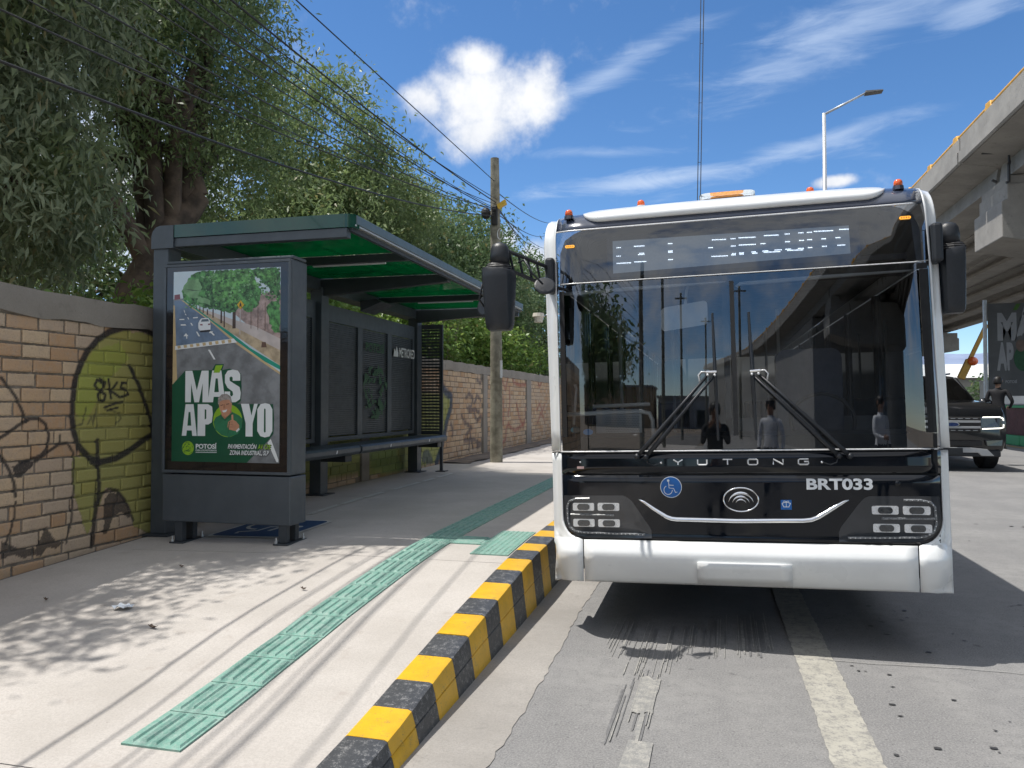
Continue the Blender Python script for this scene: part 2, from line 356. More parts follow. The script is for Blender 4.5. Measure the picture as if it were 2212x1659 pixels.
# ------------------------------------------------------------------ tactile paving
def tile(x0, x1, y0, y1, kind, name='tactile_tile'):
    t = MB(); lift = 0.004
    fx = lambda x, y, d: (x, y, zs(x, y) + lift + d)
    t.prism([(x0, y0), (x1, y0), (x1, y1), (x0, y1)], fx, -0.006, 0.004)
    if kind == 'bar':
        n = 5; p = (x1 - x0) / n
        for i in range(n):
            a = x0 + p * (i + .16); b = x0 + p * (i + .84); st_ = 0.012 if i % 2 else 0.0
            y0_, y1_ = y0 + 0.012 + st_, y1 - 0.024 + st_
            t.hexa([fx(a, y0_, .003), fx(b, y0_, .003), fx(b, y1_, .003), fx(a, y1_, .003), fx(a + .007, y0_ + .01, .012), fx(b - .007, y0_ + .01, .012), fx(b - .007, y1_ - .01, .012), fx(a + .007, y1_ - .01, .012)])
    elif kind == 'xbar':
        for i in range(5):
            p = (y1 - y0) / 5; a = y0 + p * (i + .16); b = y0 + p * (i + .84)
            t.hexa([fx(x0 + .012, a, .003), fx(x1 - .012, a, .003), fx(x1 - .012, b, .003), fx(x0 + .012, b, .003), fx(x0 + .02, a + .007, .012), fx(x1 - .02, a + .007, .012), fx(x1 - .02, b - .007, .012), fx(x0 + .02, b - .007, .012)])
    else:
        for i in range(7):
            for j in range(7):
                cx = x0 + (x1 - x0) * (i + .5) / 7; cy = y0 + (y1 - y0) * (j + .5) / 7; q = .012
                t.add([fx(cx + q * math.cos(k * math.pi / 3), cy + q * math.sin(k * math.pi / 3), .003) for k in range(6)] + [fx(cx + q * .6 * math.cos(k * math.pi / 3), cy + q * .6 * math.sin(k * math.pi / 3), .009) for k in range(6)], [tuple(range(6, 12))] + [(k, (k + 1) % 6, (k + 1) % 6 + 6, k + 6) for k in range(6)])
    t.build(name, M_tac, walk)
y = 2.545
for i in range(48):
    if abs(y - 5.68) < 0.14 : tile(-2.215, -1.95, y + .002, y + .276, 'dot')
    else: tile(-2.215, -1.95, y + .002, y + .276, 'bar')
    y += 0.279
tile(-1.948, -1.69, 5.69, 5.95, 'xbar')
for j in range(3): tile(-1.688, -1.40, 5.37 + j * .304, 5.672 + j * .304, 'dot')

# ------------------------------------------------------------------ road markings
def flat(name, pts, m, parent, z=0.004, label=None):
    p = MB(); p.poly([(x, y_, z) for x, y_ in pts]); o = p.build(name, m, parent, fix=False)
    if label: o['label'] = label
    return o
ln = MB(); yy = [-12 + 0.035 * i for i in range(1300)]; vs = []
for y_ in yy: vs += [(0.463 + random.uniform(-.005, .005), y_, .004), (0.663 + random.uniform(-.005, .005), y_, .004)]
ln.add(vs, [(2 * i, 2 * i + 1, 2 * i + 3, 2 * i + 2) for i in range(len(yy) - 1)])
ln.build('lane_line', M_line, road, fix=False)
M_scr = worn_paint('scraped old marking', (0.37, 0.36, 0.33), (0.22, 0.22, 0.215), 0.44, 0.60, 24)
M_scrd = worn_paint('scraped dark asphalt', (0.155, 0.155, 0.158), (0.2, 0.2, 0.2), 0.36, 0.52, 14)
flat('scraped_patch', [(-.355, 3.60), (-.32, 3.585), (-.28, 3.615), (-.255, 3.60), (-.262, 3.75), (-.248, 3.9), (-.245, 4.06), (-.28, 4.03), (-.31, 4.09), (-.35, 4.06), (-.343, 3.9), (-.356, 3.75)], M_scr, road, .006)
flat('scraped_patch', [(-.37, 2.6), (-.24, 2.6), (-.232, 3.29), (-.335, 3.3)], M_scr, road, .006)
st2 = MB(); sd2 = MB()
def streak(mb, x, y0, L, wd, z): mb.poly([(x, y0, z), (x + wd * .6, y0 - .01, z), (x + wd, y0 + .015, z), (x + wd + .02 * L, y0 + L, z), (x + .02 * L, y0 + L - .02, z)])
for i in range(90):
    x = -.60 + .95 * random.random(); top = 4.45 + .10 * math.sin(x * 5) + .18 * max(0, x) ; y0 = top + random.uniform(-.05, .25); L = random.uniform(.15, .8)
    if -.45 < x < -.2: y0 -= random.uniform(0, .5)
    if i % 3 == 0: streak(sd2, x, y0, L, random.uniform(.004, .020), .0040 + i * 6e-6)
    else: streak(st2, x, y0, L, random.uniform(.003, .008), .0055 + i * 6e-6)
for i in range(14):
    x = -.44 + .2 * random.random(); streak(sd2 if i % 2 else st2, x, random.uniform(3.2, 3.5), random.uniform(.2, .7), random.uniform(.004, .012), (.0040 if i % 2 else .0066) + i * 6e-6)
tag(sd2.build('scrape_dark_streak', M_scrd, road, fix=False), kind='stuff')  # thin streaks of darker scraped asphalt between the pale ones
tag(st2.build('scrape_streak', M_scr, road, fix=False), kind='stuff')
cr = MB(); xs_ = [.60 + .07 * i for i in range(16)]
vs = []
for x in xs_:
    yv = 4.60 + .02 * math.sin(x * 6) + random.uniform(-.008, .008); vs += [(x, yv, .0062), (x, yv + .007, .0062)]
cr.add(vs, [(2 * i, 2 * i + 2, 2 * i + 3, 2 * i + 1) for i in range(len(xs_) - 1)]); cr.build('pale_crack', M_scr, road, fix=False)
M_wet = mat('oil spot', (0.045, 0.045, 0.047), 0.55, 0.2, 20)
sp = MB()
for i in range(110):
    x = random.uniform(.72, 2.3); y_ = random.uniform(2.6, 6.2); q = random.choice([.006, .009, .012, .018]); e = random.uniform(.5, 1)
    if i > 90: x = random.uniform(2.2, 5); y_ = random.uniform(6, 14); q *= 2
    sp.poly([(x + q * (1 + .25 * math.sin(3 * k + i)) * math.cos(k * math.pi / 4), y_ + q * e * math.sin(k * math.pi / 4), .0046 + i * 1e-5) for k in range(8)])
tag(sp.build('oil_spot', M_wet, road, fix=False), kind='stuff')
# markings on the walk under the shelter: wheelchair square and a dashed line
M_blue = worn_paint('blue floor paint', (0.030, 0.075, 0.17), (0.2, 0.22, 0.25), 0.30, 0.42, 18)
M_wline = worn_paint('white floor paint', (0.62, 0.62, 0.58), (0.42, 0.40, 0.38), 0.36, 0.55, 18)
def wz(x, y_, d): return (x, y_, zs(x, y_) + d)
b_ = MB()
def rr(x0, x1, y0, y1, r, n=4): return [(cx + r * math.cos(t), cy + r * math.sin(t)) for cx, cy, t0 in ((x1 - r, y1 - r, 0), (x0 + r, y1 - r, 90), (x0 + r, y0 + r, 180), (x1 - r, y0 + r, 270)) for t in [R(t0 + 90 * i / n) for i in range(n + 1)]]
b_.poly([wz(x, y_, .008) for x, y_ in rr(-4.12, -3.36, 5.66, 6.52, .07)]); b_.build('wheelchair_square_border', M_wline, walk, fix=False)
b_ = MB(); b_.poly([wz(x, y_, .010) for x, y_ in rr(-4.09, -3.39, 5.69, 6.49, .07)]); b_.build('wheelchair_square', M_blue, walk, fix=False)
def wheelchair(fn, sc, wdt):
    """strokes of the access symbol in a unit square, fn(a,b)->point ring maker"""
    S = []
    S.append([(.40 + .07 * math.cos(t), .86 + .07 * math.sin(t)) for t in [2 * math.pi * i / 14 for i in range(14)]])
    def stroke(pts, wd):
        L = []; Rr = []
        for i, p in enumerate(pts):
            a = pts[max(i - 1, 0)]; b = pts[min(i + 1, len(pts) - 1)]; dx, dy = b[0] - a[0], b[1] - a[1]; q = math.hypot(dx, dy) or 1
            L.append((p[0] - dy / q * wd, p[1] + dx / q * wd)); Rr.append((p[0] + dy / q * wd, p[1] - dx / q * wd))
        return [[L[i], L[i + 1], Rr[i + 1], Rr[i]] for i in range(len(pts) - 1)]
    S += stroke([(.42, .78), (.44, .45), (.70, .43), (.80, .2), (.90, .24)], wdt)
    S += stroke([(.42, .62), (.70, .60)], wdt)
    S += stroke([(.38 - .0 + .24 * math.cos(R(a)), .34 + .24 * math.sin(R(a))) for a in range(115, 375, 13)], wdt)
    return S
q = MB()
for i, poly in enumerate(wheelchair(None, 1, .028)): q.poly([wz(-4.05 + b * .62, 6.42 - a * .70, .0115 + i * 4e-5) for a, b in poly])
q.build('wheelchair_symbol', M_wline, walk, fix=False)
for a, b in [(6.9, 7.55), (7.6, 8.13), (8.16, 8.70), (8.98, 9.92), (10.0, 10.5), (10.6, 11.27)]:
    q = MB(); q.poly([wz(-3.86, a, .006), wz(-3.79, a, .006), wz(-3.80, b, .006), wz(-3.87, b, .006)]); q.build('floor_dash', M_wline, walk, fix=False)

# ------------------------------------------------------------------ brick wall with graffiti
XW = -4.72
def brick_material():
    m = bpy.data.materials.new('brick'); m.use_nodes = True; t = NT(m.node_tree); b = t.n['Principled BSDF']
    geo = t.node('ShaderNodeNewGeometry'); P = geo.outputs['Position']; oi = t.node('ShaderNodeObjectInfo')
    rnd = t.m('FRACT', t.m('ADD', oi.outputs['Random'], geo.outputs['Random Per Island']))
    c = t.mix(t.ramp(rnd, 0.15, 0.85), (0.50, 0.315, 0.18), (0.60, 0.45, 0.30))
    c = t.mix(t.ramp(t.m('FRACT', t.m('MULTIPLY', rnd, 7.31)), 0.45, 0.95, 0, .8), c, (0.52, 0.41, 0.31))
    c = t.mix(t.ramp(t.noise(P, 16, 5, .65), 0.42, 0.72, 0, .6), c, (0.44, 0.34, 0.26))
    c = t.mix(t.ramp(t.noise(P, 70, 3, .6), 0.5, 0.75, 0, .45), c, (0.32, 0.22, 0.15))
    at = t.node('ShaderNodeVertexColor'); at.layer_name = 'paint'
    al = t.m('MULTIPLY', at.outputs['Alpha'], t.ramp(t.noise(P, 120, 4, .7), 0.25, 0.48, 0.55, 1.0))
    c = t.mix(al, c, at.outputs['Color'])
    t.l.new(c, b.inputs['Base Color']); b.inputs['Roughness'].default_value = 0.9
    bn = t.node('ShaderNodeBump'); bn.inputs['Strength'].default_value = 0.6; bn.inputs['Distance'].default_value = 0.008
    t.l.new(t.noise(P, 55, 5, .65), bn.inputs['Height']); t.l.new(bn.outputs[0], b.inputs['Normal'])
    return m
def mortar_material():
    m = bpy.data.materials.new('mortar'); m.use_nodes = True; t = NT(m.node_tree); b = t.n['Principled BSDF']
    P = t.node('ShaderNodeNewGeometry').outputs['Position']
    c = t.mix(t.ramp(t.noise(P, 9, 5), .3, .7), (0.17, 0.145, 0.115), (0.27, 0.235, 0.195))
    at = t.node('ShaderNodeVertexColor'); at.layer_name = 'paint'
    c = t.mix(t.m('MULTIPLY', at.outputs['Alpha'], .75), c, at.outputs['Color'])
    t.l.new(c, b.inputs['Base Color']); b.inputs['Roughness'].default_value = 0.95
    bn = t.node('ShaderNodeBump'); bn.inputs['Strength'].default_value = 0.8; bn.inputs['Distance'].default_value = 0.008
    t.l.new(t.noise(P, 60, 4, .7), bn.inputs['Height']); t.l.new(bn.outputs[0], b.inputs['Normal'])
    return m
M_brick = brick_material(); M_mort = mortar_material()
# graffiti drawn in (y, z) on the wall face; crop pixels of the photograph -> wall
def wallpt(u, v):
    d = pix_ray(u, v); t = XW / d.x; return (d.y * t, CAMH + d.z * t)
def gcrop(x, y): k = 3840 / 2212; return wallpt((x / 1.4433) / k, (1050 + y / 1.4433) / k)       # zoom of the left wall
BLK = (0.018, 0.018, 0.022); NAVY = (0.035, 0.065, 0.11)
def G(pts): return [gcrop(*p) for p in pts]
fills = []   # (polygon, colour, alpha)
lines = []   # (polyline, halfwidth, colour, alpha)
fills.append((G([(400, 640), (405, 560), (430, 470), (480, 370), (560, 300), (660, 275), (760, 285), (900, 320), (900, 1400), (720, 1340), (690, 1230), (640, 1150), (560, 1130), (520, 1250), (470, 1380), (380, 1130), (385, 960), (430, 960), (395, 800)]), (0.34, 0.34, 0.075), .80))
fills.append((G([(405, 720), (420, 520), (500, 380), (640, 340), (700, 420), (560, 560), (520, 660), (460, 760)]), (0.33, 0.42, 0.05), .45))
lines.append((G([(900, 330), (820, 290), (740, 258), (660, 258), (590, 280), (520, 325), (465, 390), (425, 470), (400, 550), (388, 640), (386, 740), (395, 830), (425, 910), (480, 965), (540, 985), (620, 965), (700, 920), (780, 860), (880, 800)]), .028, BLK, .95))
lines.append((G([(697, 470), (740, 560), (780, 660), (808, 760), (830, 860)]), .022, BLK, .95))
lines.append((G([(520, 870), (525, 980), (528, 1080), (520, 1200), (505, 1300), (490, 1440)]), .022, BLK, .9))
fills.append((G([(475, 985), (520, 1030), (545, 985)]), BLK, .9))
lines.append((G([(520, 1210), (540, 1160), (580, 1130), (630, 1140), (670, 1190), (700, 1260), (715, 1300)]), .014, BLK, .8))
fills.append((G([(560, 1180), (590, 1150), (640, 1150), (680, 1210), (700, 1290), (650, 1250), (600, 1290), (570, 1370), (550, 1370)]), BLK, .8))
# tag 8KS
lines.append((G([(550, 560), (520, 540), (505, 570), (530, 600), (560, 620), (555, 655), (525, 650), (520, 620), (550, 590), (560, 555), (535, 535)]), .013, BLK, .95))
lines.append((G([(578, 540), (585, 600), (592, 640)]), .013, BLK, .95)); lines.append((G([(625, 555), (592, 600), (640, 635)]), .012, BLK, .95))
lines.append((G([(680, 560), (650, 555), (645, 585), (680, 595), (688, 620), (650, 632)]), .012, BLK, .95))
lines.append((G([(555, 690), (610, 670), (660, 660)]), .010, BLK, .95)); lines.append((G([(570, 705), (630, 690)]), .009, BLK, .95))
lines.append((G([(400, 790), (440, 780), (455, 720), (460, 690)]), .008, BLK, .6)); lines.append((G([(470, 780), (490, 740), (500, 780), (515, 700), (520, 800)]), .008, BLK, .55)); lines.append((G([(560, 700), (640, 720), (650, 750), (620, 780)]), .008, BLK, .5))
# left face
lines.append((G([(0, 530), (40, 580), (80, 640), (110, 700), (125, 740), (130, 765)]), .013, BLK, .9))
lines.append((G([(-20, 860), (30, 830), (90, 785), (150, 752), (205, 750), (240, 780), (255, 840), (245, 910), (210, 950), (150, 975), (100, 990)]), .013, BLK, .9))
fills.append((G([(60, 1010), (110, 985), (190, 975), (160, 1020), (110, 1065), (85, 1075), (62, 1040)]), BLK, .9))
lines.append((G([(190, 980), (250, 930), (310, 890), (360, 885), (380, 920)]), .012, BLK, .9)); lines.append((G([(318, 840), (318, 890)]), .010, BLK, .8))
lines.append((G([(-20, 940), (20, 985), (50, 1040), (70, 1110), (72, 1170)]), .013, BLK, .9)); lines.append((G([(72, 1200), (70, 1280), (50, 1360), (25, 1430)]), .010, BLK, .85))
lines.append((G([(388, 930), (390, 1030), (388, 1130), (380, 1250), (375, 1330), (350, 1420)]), .011, BLK, .8))
fills.append((G([(0, 1420), (60, 1440), (140, 1460), (190, 1450), (225, 1360), (245, 1325), (270, 1370), (300, 1410), (340, 1420), (300, 1450), (250, 1450), (220, 1490), (130, 1500), (60, 1490), (0, 1510)]), BLK, .8))
# behind and past the shelter (zoom of the far wall)
def fcrop(x, y): k = 3840 / 2212; return wallpt((1500 + x / 1.952) / k, (1000 + y / 1.952) / k)
def FG(pts): return [fcrop(*p) for p in pts]
fills.append((FG([(-900, 1600), (-900, 900), (300, 930), (360, 950), (365, 1040), (330, 1180), (300, 1300), (270, 1440), (0, 1500)]), (0.26, 0.33, 0.075), .75))
fills.append((FG([(-200, 1500), (-260, 1300), (-120, 1240), (-40, 1330), (30, 1520)]), (0.20, 0.30, 0.10), .7))
lines.append((FG([(310, 880), (330, 920), (372, 950), (368, 1030), (340, 1130), (320, 1230), (300, 1330), (260, 1440)]), .085, NAVY, .92))
fills.append((FG([(150, 1440), (170, 1340), (200, 1330), (230, 1390), (240, 1440)]), (0.05, 0.08, 0.13), .7))
for pts in ([(480, 960), (500, 930), (530, 960), (520, 1020), (490, 1040)], [(540, 1000), (560, 940), (590, 980)], [(450, 1090), (470, 1140), (520, 1180), (480, 1230)], [(540, 1080), (560, 1130), (590, 1090), (600, 1160)], [(470, 1270), (530, 1260), (590, 1300), (560, 1320)], [(500, 1330), (510, 1230), (530, 1330)], [(500, 1060), (545, 1045), (575, 1065)], [(370, 1150), (385, 1200), (380, 1240)], [(560, 830), (585, 850), (600, 820)]):
    lines.append((FG(pts), .045, (0.10, 0.085, 0.10), .75))
RED = (0.33, 0.085, 0.07)
for pts in ([(745, 830), (770, 900), (790, 790), (815, 770), (830, 850)], [(750, 1290), (770, 1260), (775, 1180), (790, 1150), (810, 1180), (840, 1200), (880, 1170), (910, 1140), (915, 1040), (935, 990)], [(835, 850), (880, 870), (920, 860), (940, 830)], [(850, 1000), (870, 1100), (900, 1170)], [(750, 950), (755, 1050), (752, 1150)], [(800, 880), (800, 1000), (790, 1090)], [(1005, 840), (1020, 880), (1040, 830), (1055, 790)], [(1000, 1050), (1020, 1000), (1040, 1060), (1060, 1000)], [(1005, 1140), (1030, 1070), (1055, 1120)]):
    lines.append((FG(pts), .05, RED, .6))
def inside(P, poly):
    x, y = P[:, 0], P[:, 1]; r = np.zeros(len(P), bool); n = len(poly)
    for i in range(n):
        (x1, y1), (x2, y2) = poly[i], poly[(i + 1) % n]
        if y1 == y2: continue
        c = ((y1 > y) != (y2 > y)) & (x < (x2 - x1) * (y - y1) / (y2 - y1) + x1); r ^= c
    return r
def paint_at(P):
    """graffiti colour and cover at wall points (y, z)"""
    colr = np.zeros((len(P), 3)); al = np.zeros(len(P))
    def over(mask, c, a):
        a_ = mask * a; na = a_ + al * (1 - a_)
        for k in range(3): colr[:, k] = np.where(na > 1e-6, (c[k] * a_ + colr[:, k] * al * (1 - a_)) / np.maximum(na, 1e-6), 0)
        al[:] = na
    jit = 0.012 * np.sin(P[:, 0] * 41 + P[:, 1] * 23)
    for poly, c, a in fills: over(inside(P + jit[:, None] * .5, poly).astype(float), c, a)
    for pts, hw, c, a in lines:
        d = np.full(len(P), 1e9)
        for (x1, y1), (x2, y2) in zip(pts, pts[1:]):
            vx, vy = x2 - x1, y2 - y1; L = vx * vx + vy * vy + 1e-12
            t = np.clip(((P[:, 0] - x1) * vx + (P[:, 1] - y1) * vy) / L, 0, 1)
            d = np.minimum(d, np.hypot(P[:, 0] - x1 - t * vx, P[:, 1] - y1 - t * vy))
        over(np.clip((hw * 1.25 - d) / (hw * .5), 0, 1), c, a)
    return np.column_stack([colr, al])
def set_paint(me, off):
    n = len(me.vertices); co = np.empty(n * 3); me.vertices.foreach_get('co', co); co = co.reshape(-1, 3)
    at = me.color_attributes.new('paint', 'FLOAT_COLOR', 'POINT')
    at.data.foreach_set('color', paint_at(co[:, 1:3] + np.array([off[1], off[2]])).astype(np.float32).ravel())
wall = empty('brick_wall', (XW, 10, 0), 'long graffiti-covered brick wall with concrete coping behind the shelter', 'wall')
COURSE, BL, JT = 0.1035, 0.246, 0.016
ZTOP = 2.062
def brick_verts(y0, y1, z0, z1, nx, nz):
    d = random.uniform(-.004, .006); tl = random.uniform(-.004, .004); c = .005
    us = [0] + [i / nx for i in range(nx + 1)] + [1]; v_ = [0] + [i / nz for i in range(nz + 1)] + [1]
    vs = []; nu = len(us)
    for j, v in enumerate(v_):
        for i, u in enumerate(us):
            edge = i in (0, nu - 1) or j in (0, len(v_) - 1)
            rim = (i in (1, nu - 2) or j in (1, len(v_) - 2)) and not edge
            x = XW - .03 if edge else XW + .012 + d + tl * (u - .5) - (c * .8 if rim else 0)
            wob = random.uniform(-.0022, .0022) if (edge or rim) else 0
            vs.append((x, y0 + (y1 - y0) * u + (wob), z0 + (z1 - z0) * v + wob))
    fs = [(j * nu + i, j * nu + i + 1, (j + 1) * nu + i + 1, (j + 1) * nu + i) for j in range(len(v_) - 1) for i in range(nu - 1)]
    return vs, fs
cells = []
piers = [(9.9, 10.15), (15.9, 16.2), (20.0, 20.5), (26.0, 26.3), (32, 32.3), (38, 38.3)]
for r in range(20):
    z1 = ZTOP - JT - r * COURSE; z0 = z1 - COURSE + JT
    if z1 < 0.02: break
    y = -3.0 + (BL + JT) * (.5 if r % 2 else 0) + random.uniform(-.03, .03)
    while y < 42:
        L = BL * random.uniform(.86, 1.08) if random.random() > .1 else BL * .5
        if not any(a - .05 < y + L / 2 < b + .05 for a, b in piers) and z1 > zs(XW, y) + .01: cells.append((y, y + L, z0 + random.uniform(-.004, .004), z1 + random.uniform(-.004, .004)))
        y += L + JT
cells.sort(key=lambda c: (0 if 3.9 < c[0] < 5.75 else (1 if 12.6 < c[0] < 16 else 2), c[0]))
far_bricks = MB(); nb = 0
for y0, y1, z0, z1 in cells:
    near = 3.9 < y0 < 5.75
    if nb < 300 and (near or 12.6 < y0 < 19.0):
        k = MB(); k.add(*brick_verts(y0, y1, z0, z1, 22 if near else 5, 8 if near else 2))
        o = k.build('brick', M_brick, wall, smooth=False, fix=False); set_paint(o.data, OFF[wall]); nb += 1
    else:
        vis = 12.0 < y0 < 24
        far_bricks.add(*brick_verts(y0, y1, z0, z1, 6 if vis else 2, 2 if vis else 1))
o = tag(far_bricks.build('brickwork', M_brick, wall, fix=False), kind='stuff'); set_paint(o.data, OFF[wall])
mo = MB(); yy = [-3 + .25 * i for i in range(27)] + [3.8 + .014 * i for i in range(140)] + [5.8 + .1 * i for i in range(200)] + [26 + i for i in range(17)]
mo.grid(lambda u, v: (XW + .001 + .0015 * math.sin(u * 90 + v * 50), u, v), yy, [0.0] + [.2 + .0145 * i for i in range(130)] + [2.07])
o = mo.build('mortar', M_mort, wall, fix=False); set_paint(o.data, OFF[wall])
bk = MB(); bk.box(XW - .14, XW - .005, -3, 42, -.05, 2.068); bk.build('wall_core', M_old, wall)
# concrete coping in poured lengths, piers
cy = [-3, 0.6, 4.95, 9.3, 13.4, 18.1, 23, 28, 33, 42]; dz = [0, .01, .015, -.02, .0, .02, .03, .03, .03]
for i, (a, b) in enumerate(zip(cy, cy[1:])):
    c = MB(); n = 24; rs = []
    for j in range(n + 1):
        y = a + (b - a - .002) * j / n; q = lambda s: s * (math.sin(y * 9 + i) * .5 + random.uniform(-.5, .5))
        rs.append([(XW - .16, y, 2.06), (XW + .022 + q(.008), y, 2.055 + q(.02)), (XW + .026 + q(.006), y, 2.15), (XW + .018 + q(.006), y, 2.235 + dz[i] + q(.016)), (XW - .16, y, 2.24 + dz[i] + q(.01))])
    c.rings(rs); o = c.build('coping', M_old, wall); smooth_angle(o, 35)
for a, b in piers:
    c = MB(); c.box(XW - .1, XW + .035, a, b, 0.0, 2.058); c.build('pier', M_old, wall, bevel=.012)
# ------------------------------------------------------------------ bus shelter
M_grey = mat('anthracite powder coat', (0.068, 0.083, 0.098), 0.42, 0.08, 5, 0.05, 300)
M_grey2 = mat('dark anthracite', (0.040, 0.049, 0.059), 0.5, 0.08, 5)
M_dgreen = mat('gloss dark green band', (0.004, 0.055, 0.034), 0.18, 0.06, 3, coat=0.5)
M_fascia = mat('steel blue fascia', (0.095, 0.135, 0.155), 0.4, 0.06, 4)
M_alu = mat('pale aluminium', (0.55, 0.56, 0.55), 0.35, 0.05, 6, metal=0.6)
M_led = mat('frosted tube', (0.72, 0.75, 0.78), 0.4, 0.02, 4)
M_bolt = mat('galvanised bolt', (0.62, 0.63, 0.64), 0.35, 0.06, 50, metal=0.7)
M_white = mat('white print', (0.74, 0.77, 0.79), 0.5, 0.03, 6)
def green_glass():
    m = bpy.data.materials.new('green roof glass'); m.use_nodes = True; t = NT(m.node_tree); b = t.n['Principled BSDF']
    tr = t.node('ShaderNodeBsdfTransparent'); tr.inputs[0].default_value = (0.02, 0.25, 0.12, 1)
    tl = t.node('ShaderNodeBsdfTranslucent'); tl.inputs[0].default_value = (0.006, 0.21, 0.105, 1)
    b.inputs['Base Color'].default_value = (0.003, 0.06, 0.035, 1); b.inputs['Roughness'].default_value = 0.08
    nz = t.noise(t.node('ShaderNodeNewGeometry').outputs['Position'], 2.5, 4)
    m1 = t.node('ShaderNodeMixShader'); m2 = t.node('ShaderNodeMixShader')
    t.l.new(t.ramp(nz, .3, .7, .3, .45), m1.inputs[0]); t.l.new(tl.outputs[0], m1.inputs[1]); t.l.new(tr.outputs[0], m1.inputs[2])
    m2.inputs[0].default_value = .30; t.l.new(m1.outputs[0], m2.inputs[1]); t.l.new(b.outputs[0], m2.inputs[2])
    t.l.new(m2.outputs[0], t.n['Material Output'].inputs['Surface'])
    return m
M_gglass = green_glass()
def xb(y): return -4.50
sh = empty('bus_shelter', (-3.6, 8.4, .34), 'dark grey bus shelter with green glass roof and long bench', 'bus shelter')
ROOF_T, XF = 2.957, -2.78
Y0, Y1 = 5.66, 11.56
# posts
for yc, hw, x0, x1 in ((5.76, .085, -.165, -.015), (8.30, .09, -.06, .085), (11.46, .09, -.10, .06)):
    xc = xb(yc); zb = zs(xc, yc)
    p = MB(); p.box(xc + x0, xc + x1, yc - hw, yc + hw, zb + .012, 2.80); p.build('post', M_grey, sh, bevel=.006)
    p = MB(); p.box(xc + x0 - .03, xc + x1 + .07, yc - hw - .06, yc + hw + .05, zb, zb + .012); p.build('base_plate', M_grey2, sh)
# roof perimeter
rf = MB(); rf.box(XF - .02, XF + .02, Y0 + .06, Y1 - .05, ROOF_T - .075, ROOF_T); rf.build('front_fascia', M_fascia, sh, bevel=.006)
rf = MB(); rf.box(XF - .055, XF + .014, Y0 + .05, Y1 - .06, ROOF_T - .092, ROOF_T - .077); rf.build('front_lip', M_alu, sh, bevel=.003)
rf = MB(); rf.box(XF - .06, XF - .022, Y0 + .05, Y1 - .06, ROOF_T - .13, ROOF_T - .094); rf.build('front_beam', M_grey2, sh)
# near end band with rounded front corner
pl = [(-4.46, Y0)] + [(XF - .08 + .10 * math.sin(t), Y0 + .10 - .10 * math.cos(t)) for t in [R(15 * i) for i in range(7)]] + [(XF - .035, Y0 + .16), (XF - .06, Y0 + .06), (-4.46, Y0 + .03)]
for yb, sg in ((Y0, 1), (Y1, -1)):
    P = [(x, yb + sg * (y - Y0)) for x, y in pl]
    q = MB(); q.prism(P, lambda a, b, d: (a, b, d), ROOF_T - .105, ROOF_T + .004); smooth_angle(q.build('green_band', M_dgreen, sh), 30)
    q = MB(); q.box(-4.47, XF - .05, min(yb + sg * .012, yb + sg * .09), max(yb + sg * .012, yb + sg * .09), ROOF_T - .185, ROOF_T - .107); q.build('end_beam', M_grey, sh, bevel=.005)
# rear beam with rounded shoulder
pr = [(-.17, 0), (-.17, .11), (-.155, .155), (-.125, .185), (-.085, .197), (.05, .197), (.05, .0)]
q = MB(); q.rings([[(xb(y) + a, y, 2.762 + b) for a, b in pr] for y in (Y0 - .008, 7, 9, Y1)]); smooth_angle(q.build('rear_beam', M_grey, sh), 30)
# deep brackets over the posts, slim purlins with light tubes between
for yc in (8.30, 11.38):
    q = MB(); x0 = xb(yc) + .05; w_ = .05
    q.hexa([(x0, yc - w_, 2.70), (XF - .08, yc - w_, 2.81), (XF - .08, yc + w_, 2.81), (x0, yc + w_, 2.70), (x0, yc - w_, 2.90), (XF - .08, yc - w_, 2.90), (XF - .08, yc + w_, 2.90), (x0, yc + w_, 2.90)])
    q.build('bracket', M_grey2, sh, bevel=.006)
for yc in (7.02, 9.95):
    q = MB(); q.box(xb(yc) + .05, XF - .06, yc - .035, yc + .035, 2.825, 2.90); q.build('purlin', M_grey2, sh, bevel=.004)
    q = MB(); q.box(-3.9, -3.1, yc + .037, yc + .062, 2.812, 2.838); q.build('light_tube', M_led, sh, bevel=.006)
bays = [Y0 + .09, 6.985, 7.055, 8.25, 8.35, 9.915, 9.985, 11.30]
for a, b in zip(bays[::2], bays[1::2]):
    q = MB(); q.hexa([(xb(a) + .05, a, 2.903), (XF - .06, a, 2.903), (XF - .06, b, 2.903), (xb(b) + .05, b, 2.903), (xb(a) + .05, a, 2.913), (XF - .06, a, 2.913), (XF - .06, b, 2.913), (xb(b) + .05, b, 2.913)])
    q.build('roof_pane', M_gglass, sh)
q = MB(); q.hexa([(-4.44, 9.3, 2.64), (-4.14, 9.3, 2.76), (-4.14, 9.75, 2.76), (-4.44, 9.75, 2.64), (-4.44, 9.3, 2.78), (-4.22, 9.3, 2.80), (-4.22, 9.75, 2.80), (-4.44, 9.75, 2.78)]); q.build('speaker_box', M_grey2, sh, bevel=.004)
